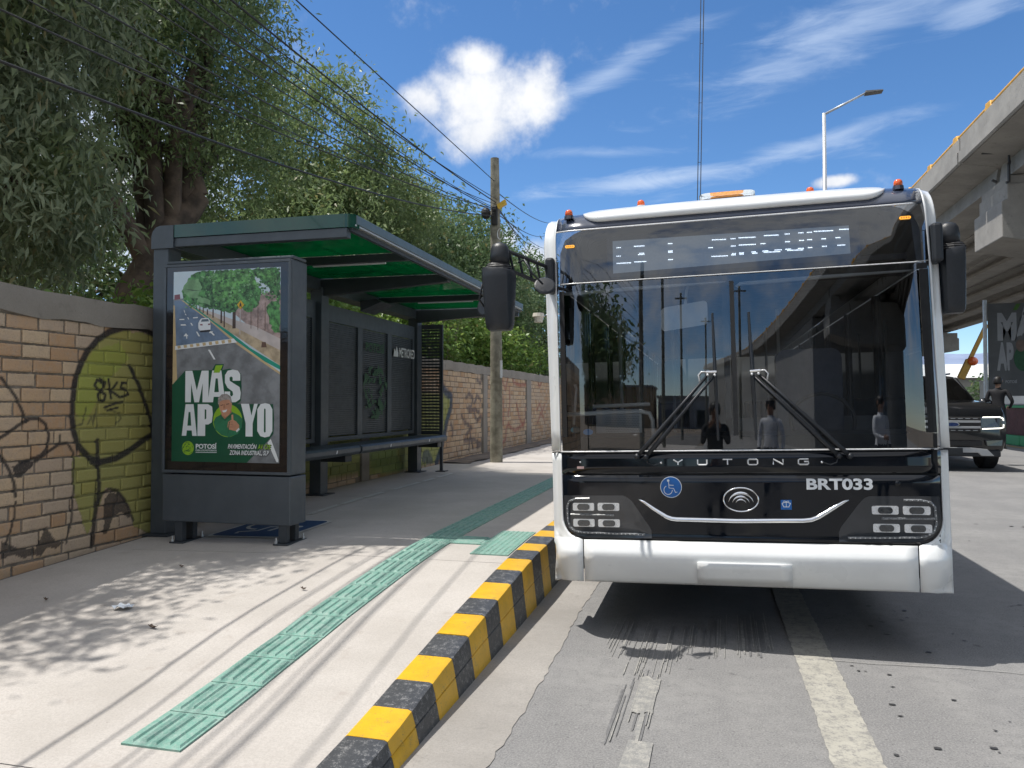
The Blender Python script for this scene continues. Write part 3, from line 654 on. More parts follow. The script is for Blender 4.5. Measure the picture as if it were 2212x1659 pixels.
# louvred back panels
for ya, yb in ((5.90, 8.19), (8.42, 11.34)):
    fr = MB(); zt, zb = 2.63, .96; d = .02
    def bar(y0, y1, z0, z1):
        fr.hexa([(xb(y0) - d, y0, z0), (xb(y0) + d, y0, z0), (xb(y1) + d, y1, z0), (xb(y1) - d, y1, z0), (xb(y0) - d, y0, z1), (xb(y0) + d, y0, z1), (xb(y1) + d, y1, z1), (xb(y1) - d, y1, z1)])
    bar(ya, yb, zt - .20, zt); bar(ya, yb, zb, zb + .05)
    w3 = (yb - ya) / 3
    bar(ya, ya + .10, zb + .052, zt - .202); bar(yb - .08, yb, zb + .052, zt - .202)
    for k in (1, 2): bar(ya + w3 * k - .07, ya + w3 * k + .07, zb + .052, zt - .202)
    fr.build('panel_frame', M_grey, sh)
    sl = MB(); n = 52
    for i in range(n):
        z = zb + .06 + (zt - .21 - zb - .06) * (i + .5) / n; y0, y1 = ya + .05, yb - .05
        sl.hexa([(xb(y0) - .018, y0, z - .012), (xb(y0) + .004, y0, z - .003), (xb(y1) + .004, y1, z - .003), (xb(y1) - .018, y1, z - .012), (xb(y0) - .018, y0, z - .0095), (xb(y0) + .004, y0, z + .0035), (xb(y1) + .004, y1, z + .0035), (xb(y1) - .018, y1, z - .0095)])
        if i % 1 == 0: sl.hexa([(xb(y0) - .012, y0, z), (xb(y0) - .010, y0, z), (xb(y1) - .010, y1, z), (xb(y1) - .012, y1, z), (xb(y0) - .012, y0, z + .018), (xb(y0) - .010, y0, z + .018), (xb(y1) - .010, y1, z + .018), (xb(y1) - .012, y1, z + .018)])
    tag(sl.build('louvre_slats', M_grey, sh), kind='stuff')
# prints on the back panel
def on_back(y, z, d=.024): return (xb(y) + d, y, z)
vs, fs = text_fit('METRORED', 0, 1, 0, 1, .02)
q = MB(); q.add([on_back(10.72 + a * .62, 2.12 + b * .145) for a, b, _ in vs], fs); q.poly([on_back(10.50, 2.12), on_back(10.68, 2.12), on_back(10.68, 2.18), on_back(10.62, 2.28), on_back(10.58, 2.20), on_back(10.53, 2.24)]); q.build('panel_lettering', M_white, sh, fix=False)
M_emb = mat('printed green', (0.02, 0.10, 0.035), 0.6, 0.15, 12)
q = MB(); c0 = (9.88, 1.62)
for k in range(90):
    a = random.uniform(0, 2 * math.pi); r_ = .40 * math.sqrt(random.uniform(.08, 1)); L = random.uniform(.03, .07); t = a + random.choice([0, 1.2, -1.2])
    cy_, cz_ = c0[0] + r_ * math.cos(a), c0[1] + r_ * math.sin(a)
    q.poly([on_back(cy_ + L * math.cos(t), cz_ + L * math.sin(t), .023 + k * 1e-5), on_back(cy_ - L * .45 * math.sin(t), cz_ + L * .45 * math.cos(t), .023 + k * 1e-5), on_back(cy_ - L * math.cos(t), cz_ - L * math.sin(t), .023 + k * 1e-5), on_back(cy_ + L * .45 * math.sin(t), cz_ - L * .45 * math.cos(t), .023 + k * 1e-5)])
tag(q.build('panel_emblem', M_emb, sh, fix=False), kind='stuff')
vs, fs = text_fit('POTOSÍ', 0, 1, 0, 1, .03); q = MB(); q.add([on_back(9.55 + a * .62, 2.13 + b * .16) for a, b, _ in vs], fs); q.build('panel_name', M_emb, sh, fix=False)
# far end screen
q = MB(); ys2 = 11.62
for b_ in ((-4.64, -4.57, .92, 2.69), (-4.15, -4.105, .36, 2.69)): q.box(b_[0], b_[1], ys2 - .02, ys2 + .02, b_[2], b_[3])
q.box(-4.569, -4.151, ys2 - .018, ys2 + .018, 2.62, 2.688); q.box(-4.569, -4.151, ys2 - .018, ys2 + .018, .93, .99)
q.build('screen_frame', M_grey2, sh); q = MB(); q.box(-4.2, -4.04, ys2 - .08, ys2 + .08, .345, .357); q.build('base_plate', M_grey2, sh)
q = MB()
for i in range(33): z = .99 + 1.63 * (i + .5) / 33; q.box(-4.569, -4.151, ys2 - .006, ys2 + .006, z - .013, z + .013)
for i in range(18): x = -4.569 + .418 * (i + .5) / 18; q.box(x - .006, x + .006, ys2 - .009, ys2 - .007, .99, 2.62)
tag(q.build('screen_mesh', M_grey2, sh), kind='stuff')
# bench in two lengths on the posts
for ya, yb in ((5.95, 8.42), (8.47, 11.55)):
    q = MB(); rs = []
    for y in (ya, yb): rs.append([(xb(y) + .09, y, .835), (xb(y) + .30, y, .80), (-4.03, y, .83), (-4.005, y, .86), (-4.005, y, .905), (-4.03, y, .928), (xb(y) + .09, y, .93)])
    q.rings(rs); smooth_angle(q.build('bench_seat', M_grey, sh), 30)
    for k in (1, 2):
        y = ya + (yb - ya) * k / 3 + (.2 if k == 2 else -.2); q = MB(); q.poly([(-4.003, y, .862), (-4.003, y + .03, .862), (-4.003, y + .045, .90), (-4.003, y + .02, .90)]); q.build('seat_tag', M_white, sh, fix=False)
for yc in (8.30, 11.46):
    q = MB(); q.box(xb(yc) + .075, -4.10, yc - .085, yc + .085, .74, .815); q.build('bench_arm', M_grey2, sh, bevel=.005)

# ------------------------------------------------------------------ advertising panel
ad = empty('advertising_panel', (-3.68, 5.43, .31), 'anthracite poster case with a green and grey road-paving poster, on feet', 'poster case')
AX0, AX1, AY0, AY1, AZ0, AZ1 = -4.338, -3.171, 5.40, 5.655, .464, 2.597
q = MB(); q.box(AX0, AX1, AY0 + .018, AY1, .857, AZ1 - .03); q.build('case', M_grey, ad, bevel=.012)
q = MB(); q.box(AX0 - .004, AX1 + .004, AY0 + .03, AY1 - .015, AZ1 - .028, AZ1); q.build('top_cap', M_grey, ad, bevel=.01)
q = MB(); q.box(AX0 - .002, AX1 + .002, AY0 + .012, AY1 + .002, AZ0, .849); q.build('lower_case', M_grey, ad, bevel=.010)
# glazed door: frame, black surround
def frame(x0, x1, z0, z1, t, y0, y1):
    q = MB(); q.box(x0, x1, y0, y1, z1 - t, z1); q.box(x0, x1, y0, y1, z0, z0 + t); q.box(x0, x0 + t, y0, y1, z0 + t, z1 - t); q.box(x1 - t, x1, y0, y1, z0 + t, z1 - t); return q
frame(AX0 + .002, AX1 - .002, .861, AZ1 - .034, .022, AY0, AY0 + .0175).build('door_frame', M_grey, ad, bevel=.003)
M_gloss = mat('black glass surround', (0.006, 0.006, 0.008), 0.12, 0.1, 9, coat=0.6, bump=.25, bscale=11)
q = MB(); q.box(AX0 + .025, AX1 - .025, AY0 + .008, AY0 + .0165, .884, AZ1 - .057); q.build('black_surround', M_gloss, ad)
for cx in (-4.19, -3.245):
    for dy in (.05, .19):
        q = MB(); q.box(cx - .035, cx + .035, AY0 + dy - .025, AY0 + dy + .03, zs(cx, 5.5) + .012, AZ0); q.build('foot', M_grey2, ad, bevel=.003)
    q = MB(); q.box(cx - .065, cx + .065, AY0 - .005, AY0 + .30, zs(cx, 5.42), zs(cx, 5.42) + .013); q.build('base_plate', M_grey2, ad, bevel=.003)
    for dx, dy in ((-.045, .012), (.045, .27)):
        q = MB(); zc = zs(cx, 5.42) + .013; q.tube([(cx + dx, AY0 + dy, zc), (cx + dx, AY0 + dy, zc + .018)], .013, 6); q.tube([(cx + dx, AY0 + dy, zc + .018), (cx + dx, AY0 + dy, zc + .045)], .007, 6); q.build('anchor_bolt', M_bolt, ad)

# poster: flat print, coordinates are zoom pixels of the poster
PX0, PX1, PZ0, PZ1 = -4.247, -3.265, .953, 2.502
def pc(x, y, k): return (PX0 + (x - 98) / 852.0 * (PX1 - PX0), AY0 + .0075 - k * .00003, PZ1 - (y - 28) / 1532.0 * (PZ1 - PZ0))
pm = {}
def pcol(name, c, rough=.35, var=.05, scale=5): pm[name] = (len(pm), mat('print ' + name, c, rough, var, scale)); return name
for n, c, v, s in (('sky', (.50, .60, .66), .05, 3), ('far', (.20, .07, .09), .1, 5), ('road', (.185, .20, .215), .28, 7), ('road2', (.13, .19, .28), .2, 9), ('mark', (.72, .75, .76), .03, 3), ('ochre', (.52, .40, .22), .1, 8), ('kerb', (.01, .27, .19), .08, 6), ('dirt', (.42, .34, .23), .25, 14), ('path', (.50, .45, .43), .1, 8), ('scrub', (.32, .24, .22), .35, 22),
                   ('leafA', (.065, .20, .055), .75, 24), ('leafB', (.10, .27, .07), .65, 26), ('leafC', (.045, .13, .04), .85, 34), ('pale', (.17, .33, .15), .3, 9), ('trunk', (.06, .035, .025), .2, 20), ('dgreen', (.008, .085, .045), .08, 4), ('white', (.72, .76, .78), .03, 3), ('lime', (.25, .46, .03), .05, 4), ('gold', (.62, .38, .02), .05, 4), ('ink', (.02, .02, .025), .05, 4), ('skin', (.52, .27, .17), .12, 12), ('skin2', (.38, .18, .11), .1, 12), ('hair', (.30, .28, .27), .3, 60), ('shirt', (.03, .18, .09), .15, 10), ('shirt2', (.018, .115, .06), .15, 10), ('car', (.68, .72, .75), .03, 3), ('glassy', (.10, .14, .18), .1, 5), ('glare', (.30, .42, .34), .25, 8), ('wood', (.12, .07, .05), .2, 20)): pcol(n, c, .35, v, s)
po = MB(); KL = [0]
def P(name, pts, step=True):
    KL[0] += 1 if step else .12
    po.cur = pm[name][0]; po.poly([pc(x, y, KL[0]) for x, y in pts])
def circ(cx, cy, rx, ry, n=28): return [(cx + rx * math.cos(2 * math.pi * i / n), cy + ry * math.sin(2 * math.pi * i / n)) for i in range(n)]
def T(name, body, x0, x1, y0, y1, bold=.03, shear=0.0, spacing=1.0):
    KL[0] += 1; po.cur = pm[name][0]; vs, fs = text_fit(body, x0, x1, -y1, -y0, bold, 0, shear, spacing); po.add([pc(a, -b, KL[0]) for a, b, _ in vs], fs)
P('sky', [(98, 28), (950, 28), (950, 1560), (98, 1560)])
P('road', [(98, 250), (180, 245), (950, 860), (950, 1560), (98, 1560)])
P('road2', [(105, 262), (160, 262), (420, 440), (610, 590), (112, 630)])
P('far', [(105, 215), (150, 210), (155, 250), (105, 255)])
P('scrub', [(500, 300), (950, 200), (950, 610), (700, 480)])
P('dirt', [(190, 285), (300, 330), (520, 420), (950, 600), (950, 800), (620, 570), (380, 420)])
P('path', [(380, 350), (560, 420), (760, 490), (950, 590), (950, 680), (800, 600), (560, 470), (380, 370)])
P('ochre', [(165, 262), (190, 262), (420, 440), (620, 610), (950, 850), (950, 870), (590, 610), (400, 440)])
P('kerb', [(170, 255), (200, 262), (430, 440), (560, 530), (720, 660), (950, 800), (950, 832), (830, 765), (560, 560), (400, 430)])
P('ochre', [(98, 300), (110, 300), (135, 900), (98, 940)])
for t_ in ((590, 210, 500, 22), (488, 340, 455, 12), (422, 340, 410, 10), (376, 340, 385, 9), (512, 330, 490, 9), (342, 310, 370, 8), (315, 300, 350, 7), (288, 290, 335, 6), (240, 270, 310, 5)):
    P('trunk', [(t_[0] - t_[3] / 2, t_[1]), (t_[0] + t_[3] / 2, t_[1]), (t_[0] + t_[3] * .6, t_[2]), (t_[0] - t_[3] * .6, t_[2])], False)
def crown(name, pts, amp=14):
    KL[0] += 1; out = []
    for (x1, y1), (x2, y2) in zip(pts, pts[1:] + pts[:1]):
        n = max(2, int(math.hypot(x2 - x1, y2 - y1) / 16))
        for i in range(n): out.append((x1 + (x2 - x1) * i / n + random.uniform(-amp, amp), y1 + (y2 - y1) * i / n + random.uniform(-amp, amp)))
    out = [(min(949, max(99, x)), max(29, y)) for x, y in out]
    po.cur = pm[name][0]; po.poly([pc(x, y, KL[0]) for x, y in out])
crown('leafA', [(160, 190), (240, 60), (330, 30), (420, 30), (420, 320), (340, 320), (240, 290), (190, 260)], 8)
crown('leafC', [(340, 120), (430, 30), (700, 30), (640, 330), (560, 380), (470, 350), (380, 330)], 12)
crown('leafB', [(400, 60), (600, 30), (740, 60), (800, 220), (740, 330), (620, 300), (520, 330), (430, 260)], 12)
crown('leafA', [(610, 170), (720, 150), (810, 210), (770, 330), (700, 380), (640, 330)], 10)
crown('leafC', [(700, 30), (948, 30), (948, 300), (860, 180), (780, 110)], 14)
crown('leafA', [(840, 330), (948, 270), (948, 560), (890, 520), (860, 430)], 12)
crown('leafB', [(760, 60), (900, 60), (930, 140), (850, 130)], 10)
for i in range(620):
    x = random.uniform(180, 945); y_ = random.uniform(35, 330); y_ = y_ if x < 640 else y_ * .85; a = random.uniform(4, 15)
    if x < 330 and y_ < 190 - (x - 170) * .9: continue
    crown_n = random.choice(['leafA', 'leafB', 'leafC', 'leafC', 'leafC', 'pale']) if x > 330 else random.choice(['leafA', 'leafA', 'leafB', 'pale'])
    P(crown_n, [(x + a * random.uniform(.5, 1.1) * math.cos(k), y_ + a * .8 * random.uniform(.5, 1.1) * math.sin(k)) for k in [i_ * .9 for i_ in range(7)]], False)
crown('pale', [(165, 180), (220, 100), (300, 90), (330, 160), (300, 230), (400, 270), (400, 310), (300, 280), (220, 230)], 6)
P('ink', [(190, 170), (330, 190), (250, 185)]); P('leafC', [(230, 240), (300, 250), (285, 290)])
# sign, fence posts, stump, car, road marks
P('path', [(636, 345), (644, 345), (642, 550), (634, 550)]); P('gold', [(642, 278), (670, 315), (640, 352), (614, 312)]); P('ink', [(640, 292), (648, 312), (650, 340), (640, 322), (632, 340), (634, 312)])
for x in (722, 776, 832): P('wood', [(x, 300), (x + 3, 300), (x + 4, 500 + (x - 700) * .2), (x, 500 + (x - 700) * .2)], False)
P('wood', [(810, 612), (840, 614), (848, 655), (806, 655)])
P('ink', [(318, 500), (404, 495), (400, 520), (322, 524)]); P('car', [(305, 450), (318, 425), (330, 412), (385, 410), (398, 430), (405, 465), (404, 505), (318, 510), (306, 490)]); P('glassy', [(326, 440), (334, 420), (384, 418), (392, 438)]); P('far', [(320, 458), (340, 458), (340, 470), (320, 468)]); P('far', [(384, 456), (403, 455), (403, 466), (384, 468)])
for q_ in ([(185, 340), (190, 340), (197, 362), (192, 362)], [(193, 370), (200, 370), (209, 384), (203, 384)], [(215, 400), (223, 400), (230, 417), (222, 417)], [(240, 446), (250, 446), (263, 468), (252, 468)], [(287, 518), (298, 518), (320, 556), (308, 556)], [(385, 665), (402, 665), (447, 744), (432, 744)], [(150, 412), (190, 412), (192, 420), (150, 420)], [(262, 402), (300, 400), (302, 408), (262, 410)], [(162, 455), (200, 455), (208, 466), (162, 466)], [(205, 528), (226, 552), (216, 552), (217, 572), (209, 572), (208, 552), (186, 552)], [(400, 518), (426, 518), (418, 526), (440, 550), (428, 552), (408, 532), (392, 530)], [(860, 1400), (885, 1370), (945, 1530), (945, 1552), (930, 1550)]): P('mark', q_, False)
P('mark', [(118, 630), (590, 580), (618, 612), (116, 662)])
for i in range(9): x = 135 + i * 51; P('ochre', [(x, 630 - i * 5.2), (x + 26, 627 - i * 5.2), (x + 30, 648 - i * 4.6), (x + 6, 652 - i * 4.6)], False)
# green wedge, lettering
KL[0] += 1
P('dgreen', [(98, 945), (205, 828), (420, 828), (445, 782), (515, 782), (500, 830), (560, 818), (650, 860), (655, 960), (650, 1075), (620, 1100), (900, 1100), (908, 1200), (905, 1330), (860, 1390), (700, 1560), (98, 1560)])
KL[0] += 1
def blockM(x0, x1, y0, y1):
    wd = x1 - x0; a = .27; return [(x0, y1), (x0, y0), (x0 + wd * .30, y0), (x0 + wd * .5, y0 + (y1 - y0) * .62), (x0 + wd * .70, y0), (x1, y0), (x1, y1), (x1 - wd * .25, y1), (x1 - wd * .25, y0 + (y1 - y0) * .40), (x0 + wd * .60, y1), (x0 + wd * .40, y1), (x0 + wd * .25, y0 + (y1 - y0) * .40), (x0 + wd * .25, y1)]
def letter_A(name, x0, x1, y0, y1, bg_):
    wd = x1 - x0; P(name, [(x0, y1), (x0 + wd * .24, y0), (x1 - wd * .24, y0), (x1, y1), (x1 - wd * .30, y1), (x1 - wd * .34, y1 - (y1 - y0) * .17), (x0 + wd * .34, y1 - (y1 - y0) * .17), (x0 + wd * .30, y1)])
    P(bg_, [(x0 + wd * .44, y0 + (y1 - y0) * .25), (x0 + wd * .56, y0 + (y1 - y0) * .25), (x0 + wd * .63, y1 - (y1 - y0) * .32), (x0 + wd * .37, y1 - (y1 - y0) * .32)])
P('white', blockM(205, 393, 832, 1085))
letter_A('white', 388, 528, 832, 1085, 'dgreen')
P('lime', [(450, 792), (506, 790), (480, 850), (432, 850)])
# S
P('white', [(645, 915), (585, 915), (585, 890), (572, 880), (560, 890), (562, 915), (600, 940), (640, 965), (650, 1010), (645, 1060), (610, 1084), (560, 1086), (530, 1070), (522, 1030), (522, 1000), (566, 1000), (566, 1030), (580, 1040), (590, 1025), (585, 1000), (545, 970), (524, 930), (524, 870), (545, 835), (585, 826), (625, 835), (645, 865)])
letter_A('white', 180, 303, 1100, 1354, 'dgreen')
P('white', [(308, 1100), (390, 1100), (424, 1120), (430, 1180), (422, 1245), (395, 1262), (370, 1262), (370, 1354), (308, 1354)]); P('dgreen', [(365, 1140), (378, 1145), (378, 1215), (365, 1222)])
P('lime', circ(548, 1230, 116, 130)); 
P('white', [(652, 1097), (715, 1097), (735, 1190), (755, 1097), (783, 1097), (745, 1250), (745, 1354), (690, 1354), (690, 1250)])
P('white', [(780, 1140), (805, 1100), (840, 1092), (875, 1100), (896, 1140), (897, 1310), (876, 1350), (840, 1360), (805, 1350), (781, 1310)]); P('dgreen', [(832, 1140), (838, 1132), (844, 1140), (846, 1315), (839, 1323), (832, 1315)])
P('shirt', [(436, 1240), (455, 1205), (500, 1180), (580, 1160), (640, 1190), (664, 1215), (660, 1280), (630, 1335), (560, 1360), (500, 1345), (450, 1300)])
P('shirt2', [(490, 1180), (520, 1222), (560, 1190), (590, 1165), (575, 1200), (530, 1235), (500, 1215)])
P('skin2', [(495, 1150), (575, 1130), (580, 1165), (525, 1218), (500, 1190)])
P('skin', [(474, 1075), (500, 1055), (560, 1060), (582, 1085), (580, 1130), (560, 1185), (530, 1202), (505, 1190), (484, 1140)])
P('hair', [(470, 1095), (472, 1050), (500, 1022), (540, 1018), (572, 1040), (582, 1090), (575, 1095), (560, 1065), (510, 1068), (484, 1080), (480, 1110)])
P('white', [(503, 1152), (545, 1142), (535, 1162), (515, 1166)]); P('ink', [(490, 1110), (512, 1102), (512, 1108), (491, 1114)]); P('ink', [(536, 1098), (560, 1094), (560, 1100), (537, 1104)]); P('skin2', [(515, 1100), (524, 1100), (530, 1132), (512, 1136)])
P('skin', [(578, 1185), (592, 1182), (594, 1225), (615, 1235), (640, 1265), (640, 1290), (610, 1312), (560, 1300), (548, 1280), (552, 1240), (580, 1222)])
for yy_ in (1240, 1260, 1280): P('skin2', [(552, yy_), (590, yy_ - 2), (590, yy_ + 2), (552, yy_ + 3)], False)
P('car', [(614, 1310), (638, 1285), (644, 1300), (622, 1322)]); P('shirt2', [(560, 1238), (548, 1345), (553, 1345), (566, 1240)])
P('lime', circ(232, 1452, 48, 56)); 
for k in range(34):
    a = random.uniform(0, 6.3); r_ = random.uniform(8, 46); t_ = a + 1.57; x, y_ = 232 + r_ * math.cos(a), 1452 + r_ * 1.15 * math.sin(a); L = random.uniform(8, 16)
    P('dgreen', [(x + L * math.cos(t_), y_ + L * math.sin(t_)), (x + 2 * math.cos(a), y_ + 2 * math.sin(a)), (x - L * math.cos(t_), y_ - L * math.sin(t_)), (x - 2 * math.cos(a), y_ - 2 * math.sin(a))], k == 0)
    KL[0] += .1
T('white', 'POTOSÍ', 296, 464, 1408, 1456, .03); T('white', 'PARA LOS POTOSINOS', 296, 464, 1462, 1475, .015); P('white', [(296, 1482), (464, 1482), (464, 1486), (296, 1486)])
for d in (5, 0):
    c1, c2 = ('ink', 'ink') if d else ('white', 'lime')
    T(c1, 'PAVIMENTACIÓN', 553 + d, 778 + d, 1406 + d, 1452 + d, .02, .25); T(c2, 'AV. CFE', 786 + d, 888 + d, 1414 + d, 1452 + d, .02, .25); T(c1, 'ZONA INDUSTRIAL, SLP', 565 + d, 872 + d, 1464 + d, 1506 + d, .02, .25)
po.build('poster', [m_ for i_, m_ in sorted(pm.values(), key=lambda t: t[0])], ad, fix=False)

# ------------------------------------------------------------------ wooden utility pole
M_wood = mat('weathered pole wood', (0.235, 0.225, 0.18), 0.9, 0.25, 5, 0.5, 30, color2=(0.14, 0.13, 0.10))
M_cable = mat('black cable', (0.012, 0.012, 0.013), 0.5, 0.1, 10)
M_rub = mat('black rubber', (0.018, 0.018, 0.019), 0.6, 0.1, 20)
PO = (-3.80, 13.72); zp = zs(*PO)
up = empty('utility_pole', (PO[0], PO[1], zp), 'weathered wooden utility pole hung with cables past the shelter', 'utility pole')
q = MB(); q.tube([(PO[0], PO[1], zp - .1), (PO[0] - .005, PO[1], 2.5), (PO[0] - .025, PO[1], 5.0), (PO[0] - .035, PO[1], 6.0)], [.118, .108, .09, .078], 14); o = q.build('pole_shaft', M_wood, up); smooth_angle(o, 50)
q = MB(); q.ell((PO[0] - .17, PO[1] - .12, 4.95), (.09, .09, .11)); q.build('splice_coil', M_rub, up)
q = MB(); q.box(PO[0] - .06, PO[0] + .05, PO[1] - .14, PO[1] - .08, 4.72, 5.08); q.build('splice_box', M_rub, up, bevel=.02)
q = MB(); q.hexa([(PO[0] + .07, PO[1] - .16, 5.02), (PO[0] + .22, PO[1] - .16, 5.10), (PO[0] + .22, PO[1] - .06, 5.10), (PO[0] + .07, PO[1] - .06, 5.02), (PO[0] + .05, PO[1] - .16, 5.09), (PO[0] + .20, PO[1] - .16, 5.18), (PO[0] + .20, PO[1] - .06, 5.18), (PO[0] + .05, PO[1] - .06, 5.09)]); q.build('yellow_tag', mat('yellow plastic', (.52, .34, .03), .5), up)
q = MB(); q.tube([(PO[0] + .1 + .05 * math.cos(t), PO[1] - .12, 4.55 + .1 * math.sin(t)) for t in [i * .5 for i in range(14)]], .008, 5); q.build('cable_loop', M_alu, up)
q = MB(); q.box(PO[0] + .085, PO[0] + .122, PO[1] - .07, PO[1] - .03, 1.90, 2.22); q.build('pole_plate', M_white, up)

# ------------------------------------------------------------------ overhead cables
def sag(a, b, s, n=22):
    a, b = Vector(a), Vector(b); return [a.lerp(b, i / n) - Vector((0, 0, s * 4 * (i / n) * (1 - i / n))) for i in range(n + 1)]
def aim(u, v, x):
    d = pix_ray(u, v); t = x / d.x; return Vector((x, d.y * t, CAMH + d.z * t))
ncab = [0]
GC = 'cables strung from the wooden pole'
CL = ['highest and straightest black cable, running to the pole alone against the sky', 'thick black cable crossing just under the highest one', 'black cable in the upper bundle in front of the big tree', 'thin black cable in the middle of the bundle over the shelter', 'black cable of the bundle reaching the pole just above its coil', 'thin cable in the lower half of the bundle above the trees', 'black cable crossing the near tree crown at mid height', 'thin black cable crossing the top left corner', 'black cable slanting across the near tree under the bundle', 'lowest thick black cable, crossing the near tree far below the others']
for i, (u, v, x, zp_, r_, s) in enumerate([(640, 0, -3.75, 5.55, .012, .0), (500, 0, -3.85, 5.15, .016, .12), (480, 20, -3.7, 5.2, .010, .10), (420, 0, -3.75, 5.05, .009, .2), (385, 5, -3.8, 5.0, .013, .16), (300, 0, -3.9, 5.1, .009, .24), (180, 0, -3.8, 5.0, .011, .2), (60, 0, -3.9, 4.95, .008, .24), (0, 20, -3.8, 5.02, .011, .22), (0, 132, -3.9, 4.9, .016, .30)]):
    a = aim(u, v, x); p = Vector((PO[0] - .02 + .03 * (i % 3), PO[1] - .09, zp_)); d = (a - p); far = p + d * ((p.y + 14.0) / (p.y - a.y)); far.x = -3.3 - .1 * (i % 4)
    far.z = min(far.z, 6.6) if i < 2 else far.z
    e2 = a + (a - p) * .0
    # span from the pole through the aimed point and on to a pole behind the viewer
    pts = [p + (a - p) * (k / 14) - Vector((0, 0, s * 4 * (k / 14) * (1 - k / 14) * .6)) for k in range(15)]
    nxt = Vector((a.x + .3, -14, a.z + (a.z - p.z) * .15 + .9)); pts += [a.lerp(nxt, k / 8) for k in range(1, 9)]
    c = MB(); c.tube(pts, r_ * .62, 5, False); o = c.build('overhead_cable', M_cable, None); tag(o, CL[i], 'cable', GC)
FCL = ['black cable dropping steeply from the pole behind the bus mirror', 'black cable from the pole passing highest over the bus corner', 'thin black cable fanning out right of the pole above the mirror arm', 'black cable right of the pole crossing the white cloud', 'lowest black cable right of the pole, over the far trees']
for i, (u, v, Y) in enumerate([(1168, 500, 32), (1185, 470, 30), (1172, 525, 34), (1150, 520, 28), (1165, 560, 36)]):
    d = pix_ray(u, v); t = Y / d.y; b = Vector((d.x * t, Y, CAMH + d.z * t)); a = Vector((PO[0] + .03, PO[1] + .08, 5.35 if i == 1 else 4.95 + .03 * i))
    c = MB(); c.tube(sag(a, a + (b - a) * 1.5, .25, 14), .010, 5, False); tag(c.build('overhead_cable', M_cable, None), FCL[i], 'cable', GC)
# ------------------------------------------------------------------ city bus (local: x right, y back from the front, z up)
BUS_Y = 5.43
BK = 4.68 / 5.43     # the bus stands nearer than first measured: similar figure about the lens
bus = empty('city_bus', (.225 * BK, BUS_Y * BK, CAMH * (1 - BK)), 'white and black electric city bus stopped at the kerb, seen from the front', 'bus', rot=(0, -.024, 0), local=True); bus.scale = (BK, BK, BK)
M_bw = mat('white bus paint', (0.74, 0.76, 0.765), 0.32, 0.05, 1.6, coat=0.5)
M_bb = mat('gloss black bus panel', (0.004, 0.006, 0.010), 0.08, 0.15, 2, spec=0.45)
M_cap = mat('dark tinted cap', (0.045, 0.055, 0.085), 0.16, 0.1, 3, coat=0.6)
M_chr = mat('chrome', (0.82, 0.83, 0.85), 0.10, 0.03, 8, metal=1.0)
M_sat = mat('satin silver letter', (0.72, 0.73, 0.74), 0.3, 0.04, 20, metal=0.25)
M_gap = mat('panel gap', (0.004, 0.004, 0.005), 0.7)
M_plast = mat('black textured plastic', (0.014, 0.017, 0.022), 0.42, 0.1, 40, 0.12, 500)
M_tyre = mat('tyre rubber', (0.02, 0.02, 0.021), 0.8, 0.15, 30)
M_rim = mat('wheel rim', (0.4, 0.41, 0.42), 0.4, 0.1, 10, metal=0.7)
M_orange = mat('orange lamp lens', (0.72, 0.115, 0.02), 0.22, 0.08, 30, coat=0.5)
M_amber = mat('amber marker lens', (0.80, 0.36, 0.03), 0.3, 0.15, 120, emit=(1, .45, .05), estr=0.35)
M_beam = mat('beacon amber glow', (0.85, 0.30, 0.03), 0.35, 0.35, 60, emit=(1, .35, .03), estr=0.12)
M_wind = glass('windscreen', (0.76, 0.80, 0.83), 3.1, 1.52)
M_sideg = glass('tinted side glass', (0.22, 0.24, 0.25), 1.2)
M_hdr = glass('header glass', (0.42, 0.46, 0.52), 2.6)
M_clear = glass('clear lens', (0.85, 0.88, 0.9), 1.0)
M_hl = mat('headlamp housing', (0.030, 0.034, 0.040), 0.12, 0.1, 6, coat=0.5)
M_lens = mat('lamp lens', (0.03, 0.035, 0.04), 0.05, 0.3, 50, coat=1.0)
M_strip = mat('led strip', (0.16, 0.17, 0.18), 0.25, 0.5, 90, coat=0.5)
M_int = mat('interior grey', (0.10, 0.105, 0.11), 0.6, 0.1, 4)
M_intl = mat('interior pale', (0.68, 0.69, 0.68), 0.5, 0.08, 4)
M_seat = mat('seat blue grey', (0.06, 0.07, 0.10), 0.7, 0.15, 12)
M_blue = mat('blue sticker', (0.008, 0.11, 0.38), 0.35, 0.04, 8)
PROF = [(.18, .05), (.22, .01), (.30, -.035), (.385, -.072), (.44, -.045), (.49, .002), (.52, .012), (.90, .018), (1.10, .030), (1.7, .036), (2.31, .050), (2.50, .062), (2.69, .085), (2.74, .105), (2.78, .13), (2.82, .17), (2.85, .21), (2.89, .30), (2.95, .60), (3.0, .95)]
def yf(x, z):
    a = abs(x); y = lerp_table(PROF, z) + .045 * (a / 1.2) ** 2.4
    if a > 1.16: q = min(1, (a - 1.16) / .125); y += .13 * (1 - math.sqrt(max(0, 1 - q * q)))
    return y
def cor(x, z):
    """measured on the plane y=0 -> point on the curved front"""
    X, Z = x, z
    for _ in range(3):
        s = (BUS_Y + yf(X, Z)) / BUS_Y; X = (x + .166) * s - .166; Z = CAMH + (z - CAMH) * s
    return X - .025, Z
def fp(x, z, d=0.0):
    X, Z = cor(x, z); return (X, yf(X, Z) - d, Z)
